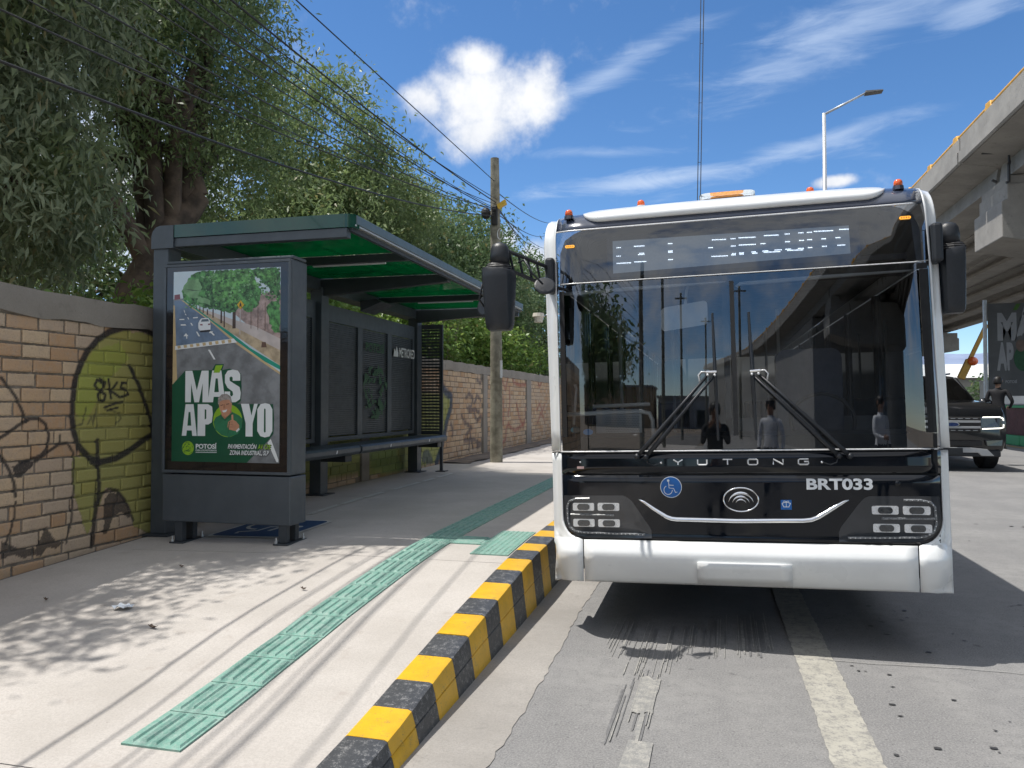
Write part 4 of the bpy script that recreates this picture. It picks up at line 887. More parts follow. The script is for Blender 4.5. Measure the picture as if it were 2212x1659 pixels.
def sheet(zz, x0, x1, nx=20, d=0.0):
    """panel on the front surface between x0(z) and x1(z)"""
    q = MB(); vs = []
    for z in zz:
        a = x0(z) if callable(x0) else x0; b = x1(z) if callable(x1) else x1
        vs += [fp(a + (b - a) * i / nx, z, d) for i in range(nx + 1)]
    n = nx + 1; q.add(vs, [(j * n + i, j * n + i + 1, (j + 1) * n + i + 1, (j + 1) * n + i) for j in range(len(zz) - 1) for i in range(nx)])
    return q
def zr(a, b, n): return [a + (b - a) * i / n for i in range(n + 1)]
# --- front panels
sheet(zr(1.115, 2.302, 14), -1.196, 1.240, 24).build('windscreen', M_wind, bus, smooth=True)
sheet(zr(2.316, 2.684, 6), -1.206, 1.218, 24).build('header_glass', M_hdr, bus, smooth=True)
sheet(zr(.952, 1.098, 3), -1.196, 1.245, 24).build('upper_front_panel', M_bb, bus, smooth=True, solid=.01)
def lowx(s):
    def f(z):
        base = 1.192 if s < 0 else 1.240
        if z < .64: q = (.64 - z) / .142; base -= .125 * (1 - math.sqrt(max(0, 1 - min(1, q) ** 2)))
        return s * base
    return f
sheet(zr(.498, .64, 7) + zr(.68, .938, 5), lowx(-1), lowx(1), 28).build('lower_front_panel', M_bb, bus, smooth=True, solid=.01)
# black printed border and centre seam of the windscreen
sheet(zr(1.116, 1.205, 2), -1.19, 1.235, 24, -.006).build('glass_border', M_gap, bus)
sheet(zr(2.262, 2.30, 2), -1.19, 1.22, 24, -.006).build('glass_border', M_gap, bus)
sheet(zr(1.21, 2.26, 10), -1.19, -1.150, 3, -.006).build('glass_border', M_gap, bus)
sheet(zr(1.21, 2.26, 10), lambda z: 1.19 - .015 * (z - 1.2), lambda z: 1.236 - .012 * (z - 1.2), 3, -.006).build('glass_border', M_gap, bus)
sheet(zr(1.21, 2.26, 10), -.004, .026, 2, .0015).build('windscreen_seam', M_rub, bus)
# seams behind the panels
sheet([.49, .6, .93, .97, 1.09, 1.13], -1.19, 1.235, 10, -.014).build('seam_backing', M_gap, bus)
# chrome line under the windscreen and top line
for z, r_ in ((1.106, .0055), (2.309, .004), (2.690, .006)):
    q = MB(); q.tube([fp(-1.2 + 2.435 * i / 24, z, .003) for i in range(25)], r_, 6); q.build('trim_line', M_sat, bus, smooth=True)
# bumper
BZ = [.192, .205, .23, .27, .33, .385, .41, .44, .47, .487]
sheet(BZ, -1.050, 1.104, 26).build('bumper', M_bw, bus, smooth=True, solid=.02)
for s in (-1, 1):
    xi = 1.058 if s < 0 else 1.112; xo = 1.262 if s < 0 else 1.300
    def inner(z, s=s, xi=xi):
        if z < .495: return s * xi
        q = min(1, (z - .495) / .145); return s * (xi + (.142 if s < 0 else .134) * math.sqrt(1 - (1 - q) ** 2)) if q < 1 else s * (1.2 if s < 0 else 1.248)
    q = MB(); zz = BZ + [.497, .505, .52, .545, .58, .62, .66, .75, .9, 1.04, 1.098]; rows = []
    for z in zz:
        a = inner(z); b = s * xo; row = [fp(a + (b - a) * t, z) for t in (0, .25, .5, .75, .9, 1)]
        X, Y, Z = row[-1]; row += [(s * 1.285 - .0, Y + .06, Z), (s * 1.285, Y + .30, Z)]; rows.append(row)
    n = 8; q.add([p for r in rows for p in r], [(j * n + i, j * n + i + 1, (j + 1) * n + i + 1, (j + 1) * n + i) for j in range(len(rows) - 1) for i in range(n - 1)])
    q.build('corner_panel', M_bw, bus, smooth=True, solid=.008)
    # white pillar that rounds over at the roof
    q = MB(); rows = []
    for z in zr(1.112, 2.60, 10) + [2.64, 2.67, 2.70, 2.73, 2.76, 2.785, 2.805, 2.82, 2.83]:
        t = max(0, (z - 2.60) / .23); inn = (1.202 if s < 0 else lerp_table([(1.1, 1.249), (2.3, 1.228), (2.7, 1.213)], z)); out = (1.258 + .022 * (z - 1.1) / 1.6 if s < 0 else lerp_table([(1.1, 1.308), (2.3, 1.285), (2.7, 1.278)], z))
        sh_ = .10 * (1 - math.sqrt(max(0, 1 - min(1, t) ** 2))); inn -= .03 * t * t; out -= sh_; out = max(out, inn + .004)
        row = [fp(s * (inn + (out - inn) * k), z, .010 if k < .9 else .006) for k in (0, .15, .4, .7, .9, 1)]
        X, Y, Z = row[-1]; row = [(row[0][0], row[0][1] + .02, row[0][2])] + row + [(X + s * .012 * (1 - t if t < 1 else 0), Y + .03, Z), (X + s * .012 * (1 - t if t < 1 else 0), Y + .05 + .30 * max(0, 1 - 2.2 * t), Z)]; rows.append(row)
    n = 9; q.add([p for r in rows for p in r], [(j * n + i, j * n + i + 1, (j + 1) * n + i + 1, (j + 1) * n + i) for j in range(len(rows) - 1) for i in range(n - 1)])
    q.build('front_pillar', M_bw, bus, smooth=True, solid=.006)
    q = MB(); q.tube([fp(s * (1.2 + .062 * k + (.045 * k if s > 0 else 0)), 2.505, .0105) for k in (0, .5, 1)], .0022, 5); q.build('pillar_seam', M_gap, bus)
    q = MB(); q.tube([fp(s * (1.2 + .058 * k + (.045 * k if s > 0 else 0)), 1.104, .004) for k in (0, .5, 1)], .005, 5); q.build('pillar_seam', M_gap, bus)
# dark cap over the header and the white roof cowl
sheet([2.697, 2.72, 2.74, 2.76, 2.78, 2.80, 2.815, 2.825], lambda z: -1.205 + .12 * max(0, z - 2.7) ** .8, lambda z: 1.213 - .12 * max(0, z - 2.7) ** .8, 24).build('roof_cap', M_cap, bus, smooth=True, solid=.01)
q = MB(); rows = []
N = 40
for i in range(N + 1):
    c_x = math.cos(math.pi * i / N); x = -.995 * c_x; e = min(1, (1 - abs(c_x)) / .13); t = math.sqrt(max(0.0, 1 - (1 - e) ** 2))
    zl = 2.738 + .070 * (1 - t); zh = 2.842 - .018 * (1 - t); hh = .012 + .055 * t
    row = [fp(x, zl, .001), fp(x, zl + .004, hh * .45), fp(x, zl + (zh - zl) * .25, hh * .8), fp(x, zl + (zh - zl) * .35, hh * .9), fp(x, zl + (zh - zl) * .8, hh * 1.15)]
    p = fp(x, zh, hh * 1.1); row += [p, (p[0], p[1] + .03 * t, p[2] + .010 * t), (p[0], p[1] + .09 * t, p[2] + .016 * t), (p[0], p[1] + .6 * t, p[2] + .02 * t)]; rows.append(row)
q.rings(rows, closed=False); q.build('roof_cowl', M_bw, bus, smooth=True)
# clearance lamps, side markers, beacon
for x, z in ((-1.092, 2.785), (-.595, 2.842), (-.010, 2.846), (.565, 2.846), (1.068, 2.800)):
    p = fp(x, z, .10 if abs(x) < 1 else .035)
    if abs(x) < 1: p = (p[0], p[1], p[2] + .024)
    lm = MB(); lm.tube([(p[0], p[1], p[2] - .02), (p[0], p[1], p[2] + .006)], [.036, .034], 14); lb = lm.build('lamp_base', M_bw if abs(x) < 1 else M_cap, bus, smooth=False)
    q = MB(); q.rings([[(p[0] + r_ * math.cos(2 * math.pi * k / 14), p[1] + r_ * math.sin(2 * math.pi * k / 14), p[2] + h_) for k in range(14)] for r_, h_ in ((.029, .004), (.029, .026), (.026, .040), (.018, .050), (.006, .054))]); q.build('clearance_lamp', M_orange, bus, smooth=True)
for x, z in ((-1.095, 2.577), (1.104, 2.600)):
    q = MB(); q.prism(rr(x - .034, x + .034, z - .010, z + .010, .0095), lambda a, b, d: fp(a, b, d), .001, .008); q.build('marker_lamp', M_amber, bus)
    q = MB(); [q.prism(circ(x - .021 + .014 * k, z, .004, .0055, 8), lambda a, b, d: fp(a, b, d), .0085, .0095) for k in range(4)]; q.build('marker_led', M_orange, bus)
bz, by = 2.945, .52
q = MB(); q.prism(rr(-.205, .185, by - .10, by + .10, .06), lambda a, b, d: (a, b, d), bz - .06, bz + .0); q.build('beacon_base', M_plast, bus)
q = MB(); q.prism(rr(-.13, .11, by - .06, by + .06, .04), lambda a, b, d: (a, b, d), bz + .001, bz + .026); q.build('beacon_core', M_beam, bus)
q = MB(); q.prism(rr(-.21, .19, by - .105, by + .105, .065), lambda a, b, d: (a, b, d), bz + .001, bz + .042); q.build('beacon_lens', M_clear, bus)
# --- headlamp clusters
def hl_poly(s):
    if s < 0: return [(-1.186, .796), (-.765, .798), (-.735, .787), (-.70, .755), (-.585, .58), (-.574, .555), (-.574, .503), (-1.02, .503), (-1.09, .512), (-1.14, .540), (-1.172, .585), (-1.186, .64)]
    return [(1.234, .804), (.83, .802), (.80, .792), (.765, .755), (.65, .60), (.636, .565), (.636, .505), (1.06, .508), (1.14, .520), (1.19, .548), (1.222, .595), (1.234, .65)]
def on_front(poly, d0, d1, name, m, smooth=False):
    q = MB(); q.prism(poly, lambda a, b, d: fp(a, b, d), d0, d1); return q.build(name, m, bus, smooth)
def strip_poly(pts, wd):
    L, Rr = [], []
    for i, p in enumerate(pts):
        a = pts[max(i - 1, 0)]; b = pts[min(i + 1, len(pts) - 1)]; dx, dy = b[0] - a[0], b[1] - a[1]; k = math.hypot(dx, dy) or 1
        L.append((p[0] - dy / k * wd, p[1] + dx / k * wd)); Rr.append((p[0] + dy / k * wd, p[1] - dx / k * wd))
    return L + Rr[::-1]
for s in (-1, 1):
    po_ = hl_poly(s); h = empty('headlamp', (0, 0, 0), local=True); h.parent = bus
    def on_h(poly, d0, d1, name, m): q = MB(); q.prism(poly, lambda a, b, d: fp(a, b, d), d0, d1); return q.build(name, m, h)
    # housing as a fan of strips so that it follows the curved front
    q = MB(); xs = sorted(set([p[0] for p in po_] + [po_[0][0] + (po_[6][0] - po_[0][0]) * k / 14 for k in range(1, 14)])); cols = []
    def zspan(x):
        zc = []
        for (x1, z1), (x2, z2) in zip(po_, po_[1:] + po_[:1]):
            if (x1 - x) * (x2 - x) <= 0 and x1 != x2: zc.append(z1 + (z2 - z1) * (x - x1) / (x2 - x1))
            elif x1 == x2 == x: zc += [z1, z2]
        return min(zc), max(zc)
    for x in xs: a, b = zspan(x); cols.append([fp(x, a + (b - a) * k / 5, .0022) for k in range(6)])
    q.rings(cols, closed=False); q.build('housing', M_hl, h, smooth=True)
    if s < 0: cx = ((-1.045, .717), (-.868, .718), (-1.045, .604), (-.867, .604)); wdt, hh = .152, .054
    else: cx = ((.918, .713), (1.103, .713), (.922, .598), (1.108, .598)); wdt, hh = .158, .054
    for a, b in cx:
        on_h(rr(a - wdt / 2, a + wdt / 2, b - hh / 2, b + hh / 2, .010), .002, .010, 'bezel', M_sat)
        on_h(rr(a - .044, a + .044, b - .0215, b + .0215, .020, 5), .0102, .015, 'lens', M_lens)
    if s < 0:
        L1 = [(-1.00, .775), (-1.10, .772), (-1.145, .755), (-1.162, .72), (-1.160, .62), (-1.145, .572), (-1.11, .545), (-1.06, .536), (-.62, .528)]; L2 = [(-1.14, .661), (-.83, .659)]
    else:
        L1 = [(1.03, .778), (1.13, .778), (1.185, .765), (1.208, .735), (1.212, .63), (1.195, .575), (1.15, .548), (1.10, .540), (.69, .530)]; L2 = [(.895, .659), (1.205, .662)]
    for L in (L1, L2):
        q = MB(); q.tube([fp(a, b, .004) for a, b in L], .0085, 6); q.build('led_strip', M_strip, h)
    if s > 0 or True:
        q = MB(); tot = list(zip(L1, L1[1:]))
        for (x1, z1), (x2, z2) in tot:
            n = max(1, int(math.hypot(x2 - x1, z2 - z1) / .028))
            for k in range(n): t = (k + .5) / n; p = fp(x1 + (x2 - x1) * t, z1 + (z2 - z1) * t, .0135); q.box(p[0] - .0028, p[0] + .0028, p[1] - .001, p[1] + .001, p[2] - .0028, p[2] + .0028)
        tag(q.build('led_chips', M_sat, h), kind='stuff')
# --- badge, smile bar, lettering, stickers
q = MB(); bar_ = [(-.655, .772), (-.62, .755), (-.55, .705), (-.47, .655), (-.435, .642), (-.40, .638), (0, .632), (.42, .640), (.47, .646), (.515, .665), (.60, .720), (.67, .764), (.702, .778)]
q.tube([fp(a, b, .010) for a, b in bar_], [.006, .010, .014, .016, .017, .017, .017, .017, .017, .016, .014, .010, .005], 10); q.build('smile_trim', M_chr, bus, smooth=True)
bd = empty('badge', (0, 0, 0), local=True); bd.parent = bus
q = MB(); q.tube([fp(.027 + .113 * math.cos(t), .775 + .080 * math.sin(t), .006) for t in [2 * math.pi * k / 40 for k in range(41)]], .0055, 6, False); q.build('badge_ring', M_chr, bd, smooth=True)
for r_, th in ((.082, .017), (.056, .013), (.034, .011)):
    q = MB(); n = 22; A = [R(8 + 164 * k / n) for k in range(n + 1)]
    out = [(.027 + r_ * math.cos(t), .748 + r_ * .98 * math.sin(t)) for t in A]; inn = [(.027 + (r_ - th * math.sin(t)) * math.cos(t), .748 + (r_ * .98 - th * 1.1 * math.sin(t)) * math.sin(t)) for t in A]
    q.rings([[fp(*o_, .002), fp((o_[0] + i_[0]) / 2, (o_[1] + i_[1]) / 2, .012), fp(*i_, .002)] for o_, i_ in zip(out, inn)], closed=False); q.build('badge_arc', M_chr, bd, smooth=True)
for ch, x in zip('YUTONG', (-.381, -.218, -.052, .112, .274, .433)):
    wd = .062; h0, h1 = 1.010, 1.046; q = MB(); L = x - wd / 2; Rt = x + wd / 2; k = .0055
    S = {'Y': [[(L, h1), (x, (h0 + h1) / 2 - .001), (Rt, h1)], [(x, (h0 + h1) / 2), (x, h0)]], 'U': [[(L, h1), (L, h0 + .006), (L + .008, h0), (Rt - .008, h0), (Rt, h0 + .006), (Rt, h1)]], 'T': [[(L, h1), (Rt, h1)], [(x, h1), (x, h0)]],
         'O': [[(L, h0 + .007), (L + .008, h0), (Rt - .008, h0), (Rt, h0 + .007), (Rt, h1 - .007), (Rt - .008, h1), (L + .008, h1), (L, h1 - .007), (L, h0 + .006)]], 'N': [[(L, h0), (L, h1), (Rt, h0), (Rt, h1)]],
         'G': [[(Rt, h1), (L + .008, h1), (L, h1 - .007), (L, h0 + .007), (L + .008, h0), (Rt - .006, h0), (Rt, h0 + .006), (Rt, h0 + .019), (x + .004, h0 + .019)]]}[ch]
    for st_ in S: q.tube([fp(a, b, .003) for a, b in st_], k, 4)
    q.build('lettering', M_sat, bus)
def print_text(body, x0, x1, z0, z1, m, name, bold=.03, d=.0015):
    vs, fs = text_fit(body, x0, x1, z0, z1, bold); q = MB(); q.add([fp(a, b, d) for a, b, _ in vs], fs); return q.build(name, m, bus, fix=False)
print_text('BRT033', .447, .852, .842, .917, M_white, 'fleet_number', .034)
on_front(circ(-.433, .857, .073, .073, 36), .0005, .0015, 'access_sticker', M_white); on_front(circ(-.433, .857, .069, .069, 36), .0005, .0022, 'access_sticker', M_blue)
q = MB()
for i, po2 in enumerate(wheelchair(None, 1, .017)): q.poly([fp(-.433 + (a - .55) * .118, .857 + (b - .5) * .125, .0026 + i * 3e-5) for a, b in po2])
q.build('access_symbol', M_white, bus, fix=False)
on_front([(.282, .710), (.350, .710), (.350, .774), (.282, .774)], .0005, .0022, 'washer_sticker', M_blue)
q = MB()
for poly in (strip_poly([(.289, .752), (.300, .728), (.332, .728), (.343, .752)], .0022), strip_poly([(.289, .752), (.316, .760), (.343, .752)], .0022), strip_poly([(.316, .728), (.316, .762)], .0016), strip_poly([(.298, .760), (.304, .768), (.314, .764), (.318, .764), (.328, .768), (.334, .760)], .0016)): q.poly([fp(a, b, .0026) for a, b in poly])
q.build('washer_symbol', M_white, bus, fix=False)
on_front(rr(-1.085, -1.035, .985, 1.002, .004), .0005, .0018, 'small_label', mat('pink label', (.55, .38, .36), .5))
q = MB(); q.ell(fp(-1.06, 1.032, .004), (.006, .006, .006), 8, 6); q.build('sensor', M_sat, bus, smooth=True)
q = MB(); q.ell(fp(1.0, .885, .0), (.018, .008, .018), 14, 8); q.build('parking_sensor', M_bb, bus, smooth=True)
sheet(zr(.215, .352, 3), -.272, .338, 8, .010).build('plate_mount', M_bw, bus, smooth=True, solid=.012)
# --- wipers
for s in (-1, 1):
    wpr = empty('wiper', (0, 0, 0), local=True); wpr.parent = bus
    if s < 0: b1, b2, t1, t2, bt, bb = (-.655, 1.072), (-.595, 1.070), (-.165, 1.622), (-.118, 1.620), (-.121, 2.045), (-.108, 1.175)
    else: b1, b2, t1, t2, bt, bb = (.648, 1.068), (.715, 1.066), (.122, 1.618), (.165, 1.620), (.116, 2.04), (.140, 1.172)
    for a, b in ((b1, t1), (b2, t2)):
        q = MB(); q.tube([fp(*a, .035), fp(a[0] + (b[0] - a[0]) * .25, a[1] + (b[1] - a[1]) * .25, .055), fp(a[0] + (b[0] - a[0]) * .6, a[1] + (b[1] - a[1]) * .6, .055), fp(*b, .045)], [.015, .015, .011, .008], 7); q.build('wiper_arm', M_plast, wpr, smooth=True)
        q = MB(); q.ell(fp(*a, .03), (.022, .03, .022), 10, 6); q.build('wiper_pivot', M_plast, wpr, smooth=True)
        q = MB(); q.ell(fp(*b, .058), (.009, .005, .009), 8, 6); q.build('wiper_bolt', M_sat, wpr, smooth=True)
    q = MB(); q.tube([fp(bt[0], bt[1], .012), fp((bt[0] + bb[0]) / 2, 1.62, .03), fp(bb[0], bb[1], .010)], [.008, .013, .008], 6); q.build('wiper_blade', M_plast, wpr)
    q = MB(); q.tube([fp(bt[0] + .004, bt[1] - .22, .03), fp((bt[0] + bb[0]) / 2, 1.64, .045), fp(bb[0], bb[1] + .25, .03)], [.005, .010, .005], 6); q.build('wiper_spine', M_plast, wpr)
    q = MB(); q.tube([fp(t1[0] - .012, t1[1] + .018, .05), fp(t2[0] + .012, t2[1] + .020, .05)], .009, 6); q.build('wiper_bridge', M_chr, wpr)
    e = t1 if s < 0 else t2; q = MB(); q.tube([fp(e[0] - s * -.012, e[1] + .02, .05), fp(e[0] + s * .04, e[1] + .022, .05), fp(e[0] + s * .06, e[1] - .0, .05), fp(e[0] + s * .05, e[1] - .06, .045)], .0055, 6); q.build('washer_tube', M_sat, wpr, smooth=True)
    hx = b2[0] if s < 0 else b1[0]
    q = MB(); q.tube([fp(hx - s * .0, 1.06, .012), fp(hx - s * .012, 1.022, .012), fp(hx - s * .05, 1.008, .010), fp(hx - s * .095, 1.022, .008)], .004, 5); q.build('hose', M_plast, wpr)
    q = MB(); q.ell(fp(hx - s * .1, 1.025, .006), (.010, .006, .008), 8, 6); q.build('hose_nozzle', M_chr, wpr)
# --- mirrors
def mirror(s):
    m_ = empty('wing_mirror', (0, 0, 0), local=True); m_.parent = bus
    f = lambda x, y, z: (s * x, y, z)
    if s < 0:
        cx, cy, zt, zb, dy = 1.548, -.40, 2.372, 1.955, 0
    else:
        cx, cy, zt, zb, dy = 1.415, .26, 2.42, 1.99, 0; 
    wt, wb = (.108, .086) if s < 0 else (.074, .064); rs = []
    for t in (0, .04, .12, .5, .85, .96, 1.0):
        z = zb + (zt - zb) * t; k = {0: .80, .04: .93, .12: 1, .5: 1, .85: 1, .96: .97, 1.0: .90}[t]; wd = (wb + (wt - wb) * t) * k; dp = (.075 + .03 * t) * k
        rs.append([f(cx + a * wd + .02 * t * 0, cy + b * dp, z + (.012 * a if t > .9 else 0)) for a, b in ((-1, -.5), (-.8, -.9), (0, -1.05), (.8, -.9), (1, -.5), (1, .75), (-1, .75))])
    q = MB(); q.rings(rs); o = q.build('mirror_housing', M_plast, m_, sub=0); smooth_angle(o, 50)
    q = MB(); q.box(*sorted((s * (cx - wb * .8), s * (cx + wb * .8))), cy + .085, cy + .092, zb + .03, zt - .03); q.build('mirror_glass', M_chr, m_)
    q = MB(); q.rings([[f(cx + r_ * math.cos(t) * 1.0, cy + r_ * .72 * math.sin(t), z) for t in [2 * math.pi * k / 12 for k in range(12)]] for z, r_ in ((zt, .098), (zt + .014, .088), (zt + .016, .094), (zt + .028, .080), (zt + .030, .084), (zt + .044, .07))]); q.build('rubber_boot', M_rub, m_)
    q = MB(); q.rings([[f(cx - .012 + r_ * math.cos(t), cy + r_ * .8 * math.sin(t), z) for t in [2 * math.pi * k / 14 for k in range(14)]] for z, r_ in ((zt + .04, .07), (zt + .10, .068), (zt + .145, .062), (zt + .172, .046), (zt + .182, .02))]); q.build('mirror_cap', M_plast, m_, smooth=True)
    # ribbed arm back to the bus corner
    ya_ = .20 if s < 0 else .34
    A0, A1 = (cx - .04, cy, zt + .135), (1.285, ya_, zt + .085); B0, B1 = (cx - .04, cy, zt + .01), (1.285, ya_, zt - .06)
    for a, b, r_ in ((A0, A1, .014), (B0, B1, .014)): q = MB(); q.tube([f(*a), f(*b)], r_, 6); q.build('arm_rail', M_plast, m_)
    for t in (.1, .28, .46, .64, .82):
        q = MB(); p = Vector(A0).lerp(Vector(A1), t); p2 = Vector(B0).lerp(Vector(B1), t + .08); q.tube([f(*p), f(*p2)], .009, 5); q.build('arm_rib', M_plast, m_)
    q = MB(); q.box(*sorted((s * 1.262, s * 1.33)), .10, .30, zt - .10, zt + .16); q.build('arm_bracket', M_plast, m_, bevel=.02)
    if s < 0:
        for (c, nrm, rad, path) in (((1.245, -.32, 2.255), (-.25, -.85, .55), .072, [(1.42, cy + .05, 2.42), (1.37, -.38, 2.43), (1.31, -.42, 2.33), (1.25, -.36, 2.26)]), ((1.665, -.33, 2.14), (.45, -.85, .15), .075, [(1.62, cy + .05, 2.34), (1.66, -.42, 2.27), (1.68, -.43, 2.17), (1.665, -.37, 2.13)])):
            n_ = Vector((-nrm[0], nrm[1], nrm[2])).normalized(); a_ = n_.orthogonal().normalized(); b_2 = n_.cross(a_); C = Vector(f(*c))
            q = MB(); q.rings([[C + (a_ * math.cos(t) + b_2 * math.sin(t)) * r_ + n_ * h_ for t in [2 * math.pi * k / 22 for k in range(22)]] for r_, h_ in ((rad * .9, -.012), (rad, -.006), (rad, .004), (rad * .85, .010), (.01, .014))]); q.build('round_mirror', M_plast, m_, smooth=False)
            q = MB(); q.tube([f(*p) for p in path], .0075, 6); q.build('round_mirror_stalk', M_plast, m_, smooth=True)
mirror(-1); mirror(1)
# --- destination sign behind the header glass
SY = .30
def sp_(x, z, d=0.0):       # point on the sign plane behind the header, as seen from the front
    s_ = (BUS_Y + SY) / BUS_Y; return ((x + .166) * s_ - .191, SY - d, CAMH + (z - CAMH) * s_)
sg_ = empty('destination_sign', (0, 0, 0), local=True); sg_.parent = bus
M_sign = mat('sign board', (0.115, 0.135, 0.16), 0.6, 0.08, 4); M_sign2 = mat('sign field', (0.42, 0.46, 0.50), 0.5, 0.05, 60, emit=(.55, .68, .8), estr=.10)
M_dot = mat('lit sign diode', (0.9, 0.92, 0.95), 0.4, 0.02, 5, emit=(.92, .97, 1.0), estr=2.2)
q = MB(); q.poly([sp_(a, b) for a, b in ((-.83, 2.335), (.83, 2.355), (.83, 2.645), (-.83, 2.625))]); q.build('sign_board', M_sign, sg_, fix=False)
q = MB(); q.poly([sp_(a, b, .004) for a, b in ((-.79, 2.362), (.77, 2.392), (.765, 2.578), (-.788, 2.592))]); q.build('sign_field', M_sign2, sg_, fix=False)
# lit runs of diodes: zoom pixels x0,x1,y of the sign
runs = [(135, 160, 588), (272, 348, 576), (540, 568, 556), (135, 160, 655), (305, 348, 642), (315, 345, 632), (543, 570, 615), (543, 570, 624), (136, 242, 710), (274, 362, 699), (543, 572, 682),
        (888, 992, 525), (1034, 1066, 517), (1098, 1224, 508), (1298, 1406, 491), (1462, 1494, 480), (1570, 1602, 471), (1637, 1670, 467), (1692, 1836, 457), (1892, 1960, 443),
        (860, 888, 588), (1037, 1068, 575), (1100, 1226, 565), (1272, 1302, 556), (1466, 1496, 541), (1575, 1606, 531), (1640, 1670, 525), (1752, 1780, 518), (1864, 1894, 509),
        (884, 1006, 655), (1040, 1068, 645), (1046, 1068, 635), (1104, 1132, 630), (1104, 1132, 639), (1200, 1226, 622), (1204, 1240, 632), (1286, 1325, 614), (1296, 1420, 622), (1382, 1432, 606), (1468, 1506, 600), (1482, 1600, 608), (1566, 1606, 594), (1644, 1672, 587), (1756, 1786, 577), (1878, 1932, 568)]
q = MB(); K_ = 3840 / 2212
for x0, x1, y_ in runs:
    n = max(3, int(round((x1 - x0) / 10.0)) + 1)
    for k in range(n):
        x = x0 + (x1 - x0) * k / (n - 1); yy = y_ - (x - x0) * .045 + (x1 - x0) * .02
        d = pix_ray((2250 + x / 2.1067) / K_, (650 + yy / 2.1067) / K_); t = (BUS_Y) / d.y; wx, wz_ = d.x * t, CAMH + d.z * t
        lx, lz = wx - .2, wz_; c_, s_ = math.cos(.024), math.sin(.024); lx, lz = c_ * lx + s_ * lz, -s_ * lx + c_ * lz
        p = sp_(lx, lz, .007); r_ = .0027
        q.poly([(p[0] + r_ * math.cos(a), p[1], p[2] + r_ * 1.2 * math.sin(a)) for a in [i * math.pi / 3 for i in range(6)]])
tag(q.build('lit_diodes', M_dot, sg_, fix=False), kind='stuff')
# --- body behind the front
def sec(y, k=1.0):
    return [(s * x * k, y, z) for s, x, z in ((1, 1.0, .28), (1, 1.262, .30), (1, 1.272, 1.05))]
for s in (-1, 1):
    q = MB(); q.rings([[(s * 1.285, y, .27), (s * 1.285, y, 1.06), (s * 1.25, y, 1.06), (s * 1.25, y, .27)] for y in (.36, 2.0, 2.15, 3.25, 3.4, 8.3, 8.45, 9.55, 9.7, 11.95)]); q.build('side_skirt', M_bw, bus)
    q = MB(); q.rings([[(s * 1.285, y, 2.34), (s * 1.275, y, 2.62), (s * 1.235, y, 2.80 - dr * .6), (s * 1.16, y, 2.90 - dr), (s * 1.0, y, 2.955 - dr), (s * 1.0, y, 2.93 - dr), (s * 1.15, y, 2.87 - dr), (s * 1.22, y, 2.7), (s * 1.25, y, 2.34)] for y, dr in ((.45, .13), (.9, .02), (1.1, 0), (6, 0), (11.95, 0))]); q.build('roof_side', M_bw, bus, smooth=False)
    for i in range(8):
        y0 = .50 + i * 1.43; y1 = y0 + 1.36
        q = MB(); q.box(*sorted((s * 1.262, s * 1.272)), y0, y1, 1.065, 2.335); q.build('side_window', M_sideg, bus)
        q = MB(); q.box(*sorted((s * 1.235, s * 1.26)), y1 - .01, y1 + .08, 1.065, 2.335); q.build('window_post', M_gap, bus)
    for y in (2.7, 9.0):
        wh = empty('wheel', (s * 1.12, y, .254), local=True); wh.parent = bus
        q = MB(); q.rings([[(x_, r_ * math.cos(t), r_ * math.sin(t)) for t in [2 * math.pi * k / 26 for k in range(26)]] for x_, r_ in ((-.13, .30), (-.13, .45), (-.10, .48), (.10, .48), (.13, .45), (.13, .30))]); q.build('tyre', M_tyre, wh)
        q = MB(); q.rings([[(x_ * s, r_ * math.cos(t), r_ * math.sin(t)) for t in [2 * math.pi * k / 18 for k in range(18)]] for x_, r_ in ((.115, .30), (.10, .26), (.06, .18), (.10, .12), (.11, .05))]); q.build('rim', M_rim, wh)
for y0, y1 in ((.46, 1.66), (5.2, 6.5)):
    q = MB(); q.box(-1.296, -1.287, y0, y1, .34, 2.30); d_ = q.build('door', M_sideg, bus); q = MB(); q.box(-1.302, -1.297, (y0 + y1) / 2 - .02, (y0 + y1) / 2 + .02, .34, 2.30); q.build('door_edge', M_gap, d_)
q = MB(); q.box(-1.0, 1.0, .75, 11.9, 2.93, 2.955); q.build('roof', M_bw, bus)
q = MB(); q.box(-.8, .8, 1.6, 8.5, 2.957, 3.14); q.build('battery_cover', M_bw, bus, bevel=.06)
q = MB(); q.box(-1.24, 1.24, .10, 11.95, .26, .40); q.build('floor', M_gap, bus)
q = MB(); q.box(-1.28, 1.28, 11.955, 12.0, .3, 2.9); q.build('rear_panel', M_bw, bus, bevel=.02)
q = MB(); q.box(-1.2, 1.2, .5, 11.9, 2.42, 2.46); q.build('ceiling', M_int, bus)
q = MB(); q.box(-1.15, 1.15, .24, .44, 2.29, 2.33); q.build('header_shelf', M_gap, bus)
